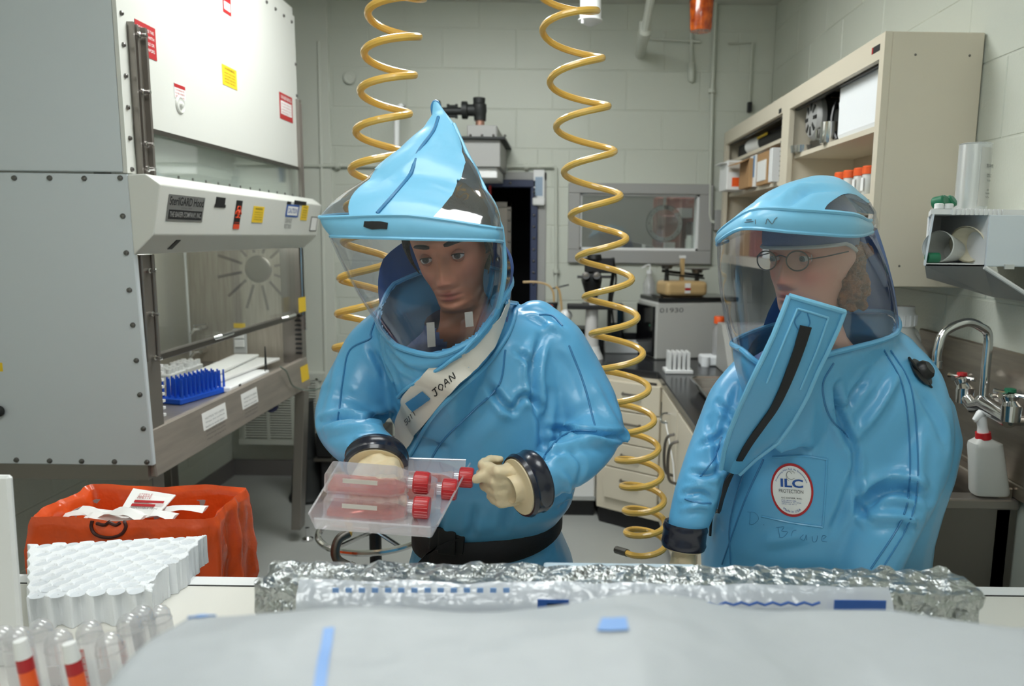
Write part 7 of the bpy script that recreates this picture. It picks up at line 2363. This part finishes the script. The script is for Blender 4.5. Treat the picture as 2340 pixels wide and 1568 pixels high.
bg = Skin(np.array([tuple(v.co) for v in bag.data.vertices]), [tuple(p.vertices) for p in bag.data.polygons])
fm = MB()
for pts in ([(212, 1190), (210, 1205), (222, 1222), (250, 1228), (275, 1222), (288, 1205), (284, 1190)], [(222, 1196), (240, 1200), (252, 1192)], [(250, 1194), (265, 1200), (276, 1194)]):
    fm.tube(bg.line(pts, .002), .0038, 6)
obj('biohazard_symbol', fm, mat('bag_print', S(60, 20, 14), .5), bag)
# papers in the bag
pz = BZ - .035
for k, (p0, p1, lb) in enumerate([((150, 1180), (470, 1165), 'long white wrapper lying on top in the orange bag'), ((200, 1186), (400, 1178), 'shorter crumpled white wrapper in front in the bag'), ((190, 1168), (330, 1176), 'white wrapper end sticking up at the left in the bag')]):
    a, b = WZ(p0[0], p0[1], pz + .012 * k), WZ(p1[0], p1[1], pz + .014 + .01 * k)
    d_ = (b - a).normalized()
    n_ = d_.cross(ZU)
    rows = []
    for u_ in np.linspace(0, 1, 14):
        c_ = a.lerp(b, u_) + ZU * (.006 * math.sin(u_ * 9 + k))
        rows.append([c_ + n_ * .02 + ZU * .004 * math.sin(u_ * 17), c_ + ZU * (.008 + .004 * math.sin(u_ * 11)), c_ - n_ * .02, c_ - ZU * .004])
    one('paper_wrapper', MB().rows(rows, True, True, True), 'paper', lb, 'wrapper', 'wrappers in the orange bag', smooth=20)
a = [WZ(275, 1168, pz + .02), WZ(365, 1172, pz + .02), W(402, 1132, 1.80), W(305, 1117, 1.80)]
t = thing('paper_packet', 'white packet with red print standing up in the orange bag', 'packet', a[0])
nn_ = (a[1] - a[0]).cross(a[3] - a[0]).normalized()
obj('packet_body', MB().slab(a, .003), 'paper', t, smooth=None)
u_, v_ = (a[1] - a[0]), (a[3] - a[0])
nn_ = nn_ if nn_.y < 0 else -nn_
for k, (x0_, x1_, y0_, y1_) in enumerate([(.22, .98, .38, .48), (.2, .8, .22, .32)]):
    q = [a[0] + u_ * x + v_ * y + nn_ * .002 for x, y in ((x0_, y0_), (x1_, y0_), (x1_, y1_), (x0_, y1_))]
    obj('red_band', MB().slab(q, .0006), 'red', t, smooth=None)
for k, s_ in enumerate(('PIPETTE', 'STERILE')):
    text('lettering', s_, 'red', t, a[0] + u_ * .25 + v_ * (.55 + .12 * k) + nn_ * .002, u_, v_, .008, .035)
text('lettering', 'DISPOSABLE 10 ml', 'greyink', t, a[0] + u_ * .2 + v_ * .1 + nn_ * .002, u_, v_, .006, .07)

# ================================================================== front bench
BT = .93
bfar = WZ(500, 1320, BT).y
t = thing('front_bench', 'cream front bench whose top carries the foam rack and packs', 'bench', (0, .9, 0))
obj('bench_top', MB().box(-1.6, 1.0, .2, bfar, BT - .04, BT), mat('bench_cream', S(222, 220, 212), .4), t, smooth=None, bevel=.004)
obj('edge_strip', MB().box(-1.6, 1.0, bfar - .035, bfar - .001, BT, BT + .002), 'white', t, smooth=None)
obj('edge_groove', MB().box(-1.6, 1.0, bfar - .038, bfar - .035, BT - .001, BT + .0012), 'ink', t, smooth=None)
obj('carcass', MB().box(-1.55, .95, .25, bfar - .06, .1, BT - .041), 'cream', t, smooth=None)
obj('plinth', MB().box(-1.5, .9, .3, bfar - .12, 0, .1), 'blackmat', t, smooth=None)

# foam tube rack with broken edges
t = thing('foam_rack', 'white foam tube rack with round wells and broken edges on the bench', 'rack', WZ(270, 1400, BT))
fh = .062
zt_ = BT + fh
cn_ = [WZ(60, 1365, zt_), WZ(352, 1352, zt_), WZ(478, 1222, zt_), WZ(62, 1243, zt_)]
ux_ = (cn_[1] - cn_[0])
vy_ = (cn_[3] - cn_[0])
gx, gy = 6, 11
bm_pts = lambda u_, v_: cn_[0].lerp(cn_[1], u_).lerp(cn_[3].lerp(cn_[2], u_), v_)
rnd = random.Random(11)
wells = [((c_ + .6 + (.5 if r_ % 2 else 0)) / (gx + .7), (r_ + .55) / gy) for r_ in range(gy) for c_ in range(gx)]
jag = [rnd.uniform(0, 1) for _ in range(40)]
e0 = lambda u_: .017 * abs(math.sin(PI * u_ * gx)) ** 2.2
e1 = lambda v_: .007 * abs(math.sin(PI * v_ * 5)) ** 1.5 + (.018 if .12 < v_ < .45 else .002) + .003 * jag[int(v_ * 38)]
e2 = lambda u_: .005 * abs(math.sin(PI * u_ * gx)) ** 1.5
e3 = lambda v_: .005 * abs(math.sin(PI * v_ * 6)) ** 1.5
dx_, dy_ = ux_.normalized(), vy_.normalized()


def foam_pt(u_, v_):
    p = bm_pts(u_, v_)
    return p + dy_ * (e0(u_) * (1 - v_) ** 14 - e2(u_) * v_ ** 14) + dx_ * (e3(v_) * (1 - u_) ** 14 - e1(v_) * u_ ** 14)


NU, NV = 190, 110
wp = [bm_pts(*w_) for w_ in wells]
wp = [p for p, w_ in zip(wp, wells) if not (w_[0] > .88 and .1 < w_[1] < .5)]
grid = []
for j_ in range(NV + 1):
    r_ = []
    for i_ in range(NU + 1):
        p = foam_pt(i_ / NU, j_ / NV)
        d_ = min((p.x - q.x) ** 2 + (p.y - q.y) ** 2 for q in wp) ** .5
        k_ = min(1, max(0, (.0150 - d_) / .003))
        p.z += .0025 * (i_ / NU > .86) * rnd.uniform(-.5, .1) - .005 * k_ - (.0015 if min(i_, j_, NU - i_, NV - j_) == 0 else 0)
        r_.append(p)
    grid.append(r_)
top_mb = MB().rows(grid, False)
edge_ = grid[0] + [r_[-1] for r_ in grid[1:]] + grid[-1][-2::-1] + [r_[0] for r_ in grid[-2:0:-1]]
side = [edge_]
for f_ in (.7, .4, .12, 0):
    side.append([Vector((p.x + rnd.uniform(-.0008, .0008), p.y + rnd.uniform(-.0008, .0008), BT + fh * f_)) for p in edge_])
obj('foam_body', top_mb.rows(side, True, False, True), 'foam', t, smooth=50)

wmesh = mesh_of('well', MB().lathe([(.0132, 0), (.001, 0)], (0, 0, 0), n=20, caps=False), mat('well_shade', S(212, 217, 222), .85), smooth=None)  # greyer discs put the soft shading of the wells into colour
for p in wp:
    inst('well', wmesh, t, (p.x, p.y, zt_ - .0042))

# white board at the left edge
t = thing('white_board', 'white upright panel at the left edge standing on the bench', 'panel', (-.85, 1.1, BT))
p0, p1 = W(-200, 1086, 1.1), W(26, 1087, 1.1)
p2 = WZ(86, 1500, BT)
obj('panel_body', MB().slab([Vector((p0.x, 1.1, BT)), Vector((p2.x, 1.1, BT)), p1, p0], .012), 'white', t, smooth=None, bevel=.004)

# clear conical tubes in a rack, very near the camera
tz0 = BT
t = thing('tube_stand', 'wire stand holding the upturned clear tubes on the near bench', 'stand', (-.75, .93, BT))
txs = [(-20, 1440, .90), (68, 1424, .94), (180, 1427, .94), (272, 1410, .96), (16, 1442, .85), (110, 1447, .87), (226, 1454, .87), (300, 1392, 1.0), (340, 1390, 1.04)]
cxs = [W(p[0] + 20, p[1], p[2]) for p in txs]
tz_ = max(BT + .03, min(c_.z for c_ in cxs) - .14)
rx0, rx1 = min(c_.x for c_ in cxs) - .04, max(c_.x for c_ in cxs) + .03
obj('rack_plate', MB().box(rx0, rx1, .78, 1.08, tz_ - .012, tz_ - .004), 'milky', t, smooth=None, bevel=.003)
for i in (0, 1):
    for k in (0, 1):
        obj('leg', MB().cyl((rx0 + .012 + i * (rx1 - rx0 - .024), .79 + k * .28, BT), (rx0 + .012 + i * (rx1 - rx0 - .024), .79 + k * .28, tz_ - .008), .006, n=8), 'chrome', t)
tl = ['leftmost at the frame edge, second row', 'tall, left of the first orange strip', 'tall, left of the second orange strip', 'tall with red graduations, right end of the row', 'front row, left of the first orange strip', 'front row, between the two orange strips', 'front row, with blue handwriting', 'rear, close against the foam rack', 'rearmost, half hidden by the white pack']
for k, (px, py, yy_) in enumerate(txs):
    top = W(px + 20, py, yy_)
    axd = (W(px, py, yy_) - W(px + 25, py + 130, yy_)).normalized()
    bot = top - axd * ((top.z - tz_ - .0) / axd.z)
    L = (top - bot).length
    r_ = .0165
    t = thing('clear_tube', 'upturned clear conical tube, ' + tl[k], 'tube', bot, 'upturned clear tubes in the near stand')
    obj('tube_wall', MB().lathe([(r_, 0), (r_, L - .018), (r_ * .93, L - .008), (r_ * .7, L - .001), (r_ * .3, L + .003), (.0005, L + .004)], bot, axd, 22, caps=False), 'tube', t)
    obj('rim', MB().lathe([(r_ * 1.01, L - .022), (r_ * 1.05, L - .02), (r_ * 1.01, L - .018)], bot, axd, 22, caps=False), 'tube', t)
    sd = axd.cross(YF).normalized()
    pc_ = bot + axd * L * .5 - YF * r_ * 1.02
    if k in (1, 3, 2, 0):
        obj('print_panel', MB().obox(pc_ + sd * .004, sd * .0045, YF * .0003, axd * L * .3), mat('pale_red_print', S(238, 186, 180), .6, alpha=.5), t, smooth=None)
        for j in range(9):
            obj('graduation', MB().obox(pc_ + sd * .004 + axd * L * (-.28 + .07 * j) - YF * .0006, sd * .0038, YF * .0002, axd * .0006), 'red', t, smooth=None)
    if k in (4, 5, 6, 7):
        obj('write_panel', MB().obox(pc_, sd * .007, YF * .0003, axd * L * .28), mat('frost_panel', S(228, 228, 230), .6, alpha=.55), t, smooth=None)
        fm = MB()
        rnd2 = random.Random(k)
        for j in range(2):
            b0_ = pc_ + sd * (-.004 + .006 * j) + axd * L * .12 - YF * .0006
            q_ = [b0_ - axd * (.0035 * m_) + sd * rnd2.uniform(-.0018, .0018) for m_ in range(9)]
            fm.tube(cr(q_, 3), .00045, 5)
        obj('handwriting', fm, mat('navy_ink', S(40, 44, 86), .5), t)
for k, (px, py, yy_) in enumerate([(46, 1463, .80), (158, 1470, .80)]):
    a, b = W(px, py, yy_), W(px + 28, py + 130, yy_)
    d_ = (b - a)
    e_ = a + d_ * 1.25
    t = thing('orange_strip', ['white-tipped red and orange strip between the left tubes', 'white-tipped red and orange strip left of the handwritten tube'][k], 'pipette', e_, 'white-tipped orange strips among the tubes')
    for f0_, f1_, m_, nm in ((0, .3, 'white', 'tip'), (.3, .52, 'red', 'red_zone'), (.52, .8, 'orangecap', 'orange_zone'), (.8, 1.25, 'orange', 'deep_orange_zone')):
        obj(nm, MB().tube([a + d_ * f0_, a + d_ * f1_], [(.0085 if f0_ else .0072), .0088], 12), m_, t)

# ================================================================== wrapped packs in the foreground
def crinkle(mb, sc, amp, seed=0):
    out_ = []
    for v in mb.v:
        p = Vector(v)
        d_ = Vector((pnoise(p * sc + Vector((seed, 0, 0))), pnoise(p * sc + Vector((0, seed + 5, 0))), pnoise(p * sc + Vector((0, 0, seed + 9)))))
        e_ = Vector((pnoise(p * sc * 2.7), pnoise(p * sc * 2.7 + Vector((3, 1, 0))), pnoise(p * sc * 2.7 + Vector((0, 7, 2)))))
        out_.append(tuple(p + d_ * amp + e_ * amp * .6))
    mb.v = out_
    return mb


def dense_box(x0, x1, y0, y1, z0, z1, st_):
    """box with gridded sides"""
    nx, ny, nz = max(2, int((x1 - x0) / st_)), max(2, int((y1 - y0) / st_)), max(2, int((z1 - z0) / st_))
    bm = bmesh.new()
    mb = MB()
    g = lambda n, a, b: [a + (b - a) * i / n for i in range(n + 1)]
    for z in (z0, z1):
        mb.rows([[Vector((x, y, z)) for x in g(nx, x0, x1)] for y in g(ny, y0, y1)], False)
    for y in (y0, y1):
        mb.rows([[Vector((x, y, z)) for x in g(nx, x0, x1)] for z in g(nz, z0, z1)], False)
    for x in (x0, x1):
        mb.rows([[Vector((x, y, z)) for y in g(ny, y0, y1)] for z in g(nz, z0, z1)], False)
    return mb


fl_, fr_ = W(622, 1294, .99), W(2192, 1306, .99)
ft = (fl_.z + fr_.z) / 2
t = thing('foil_pack', 'long crinkled foil-wrapped pack in front of the two people', 'pack', ((fl_.x + fr_.x) / 2, .95, BT))
fb = crinkle(dense_box(fl_.x, fr_.x, .925, 1.0, BT + .012, ft, .012), 38, .0075, 1)
obj('foil_wrap', fb, 'foil', t, smooth=12)
# clear printed sleeve round its middle
sl0, sl1 = W(690, 1340, .93).x, W(2030, 1340, .93).x
sb = crinkle(MB().rows([[Vector((x, y_, z_)) for y_, z_ in ((.93, ft + .006), (.912, ft - .008), (.904, ft - .022), (.902, ft - .07), (.901, BT + .02))] for x in np.linspace(sl0, sl1, 60)], False), 14, .004, 2)
slv = obj('printed_sleeve', sb, clear('printed_film', (.94, .95, .98, 1), .08, .25, .72, S(204, 210, 220), bump=(40, .6)), t, smooth=60)
for px0, px1, py0, py1, m_ in ((1228, 1300, 1372, 1392, 'blue'), (1905, 2025, 1374, 1394, 'blue'), (1250, 1290, 1380, 1388, 'blue')):
    a, b = W(px0, py1, .897), W(px1, py0, .897)
    obj('print_block', MB().box(a.x, b.x, .896, .8975, a.z, b.z), 'packblue' if m_ != 'blue' else 'blue', slv, smooth=None)
zz_ = [W(1550 + 18 * k, 1378 + (6 if k % 2 else 0), .897) for k in range(19)]
obj('print_zigzag', MB().tube(zz_, .0018, 5), 'blue', slv)
for k in range(14):
    a = W(760 + 30 * k, 1350, .897)
    obj('print_mark', MB().box(a.x, a.x + .008, .896, .8975, a.z - .003, a.z + .003), 'packblue', slv, smooth=None)
# pale blue lid behind it
a, b = W(1242, 1284, 1.07), W(1588, 1289, 1.07)
t = thing('blue_lid', 'pale blue plastic lid lying behind the foil pack', 'lid', a)
obj('lid_top', MB().box(a.x, b.x, 1.02, 1.07, a.z - .008, a.z), 'lightblue', t, smooth=None, bevel=.004, seg=2)
obj('lid_wall', MB().box(a.x + .01, b.x - .01, 1.025, 1.065, BT, a.z - .008), 'lightblue', t, smooth=None, bevel=.004)

# big white wrapped pack nearest the camera
pkz = W(1300, 1425, .58).z
x0_, x1_ = W(345, 1440, .60).x, W(2420, 1440, .62).x
t = thing('white_pack', 'large white paper-wrapped pack nearest the camera with a blue stripe', 'pack', ((x0_ + x1_) / 2, .5, BT))
rows = []
nx_ = 120
for i in range(nx_ + 1):
    x = x0_ + (x1_ - x0_) * i / nx_
    e_ = min(1, min(i, nx_ - i) / 5)
    e_ = math.sqrt(1 - (1 - e_) ** 2)
    zt2 = BT + (pkz - BT) * (.72 + .28 * e_) + .006 * math.sin(x * 9 + 1) + .004 * math.sin(x * 23)
    yfar = .62 - (1 - e_) * .05
    r_ = []
    for y_, dz in ((yfar, -(pkz - BT)), (yfar + .002, -.14), (yfar + .003, -.035), (yfar - .004, -.010), (yfar - .025, .0), (yfar - .08, .006), (.47, .004), (.415, -.006), (.395, -.02), (.388, -.06), (.385, -.14), (.385, -(pkz - BT))):
        r_.append(Vector((x, y_ + .003 * math.sin(x * 31 + y_ * 40), max(BT + .0005, zt2 + dz + .0025 * math.sin(x * 17 + y_ * 60)))))
    r_ = cr(r_, 4)
    for q in r_:
        k_ = pnoise(q * 7) * .007 + pnoise(q * 16) * .003
        q.z = max(BT + .0005, q.z + k_ * (1 if q.z > BT + .05 else 0))
        q.y += pnoise(q * 9 + Vector((4, 0, 2))) * .004
    rows.append(r_)
nr_ = len(rows[0])
pk = obj('wrap', MB().rows(rows, False, False, False).add(rows[0], [tuple(range(nr_))]).add(rows[-1], [tuple(range(nr_))]), 'pack', t, smooth=80)
pks = Skin(np.array([tuple(v.co) for v in pk.data.vertices]), [tuple(p.vertices) for p in pk.data.polygons])
obj('blue_stripe', pks.ribbon([(752, 1440), (746, 1480), (738, 1520), (732, 1566), (728, 1600)], .0042, .001, .0006), 'packblue', pk, smooth=60)
obj('blue_print', pks.ribbon([(1370, 1432), (1400, 1432), (1434, 1430)], .0115, .001, .0006), 'packblue', pk, smooth=60)
obj('blue_print', pks.ribbon([(392, 1420), (440, 1414), (535, 1408)], [.006, .004, .0025], .001, .0006), 'packblue', pk, smooth=60)

# things set down on a surface stand a hair above it
for o in list(SC.objects):
    if o.parent is None and o.get('category') in ('box', 'motor', 'dish', 'mug', 'tube', 'roll', 'carton', 'tray', 'paper', 'card', 'wire rack', 'rack', 'stand', 'package', 'bottle', 'instrument', 'flask', 'jar', 'bulb', 'clip', 'meter', 'holder', 'pan', 'centrifuge', 'balance', 'microscope', 'carboy', 'beaker', 'funnel', 'stopper', 'cap', 'canister', 'pack', 'panel', 'lid'):
        o.location.z += .0007
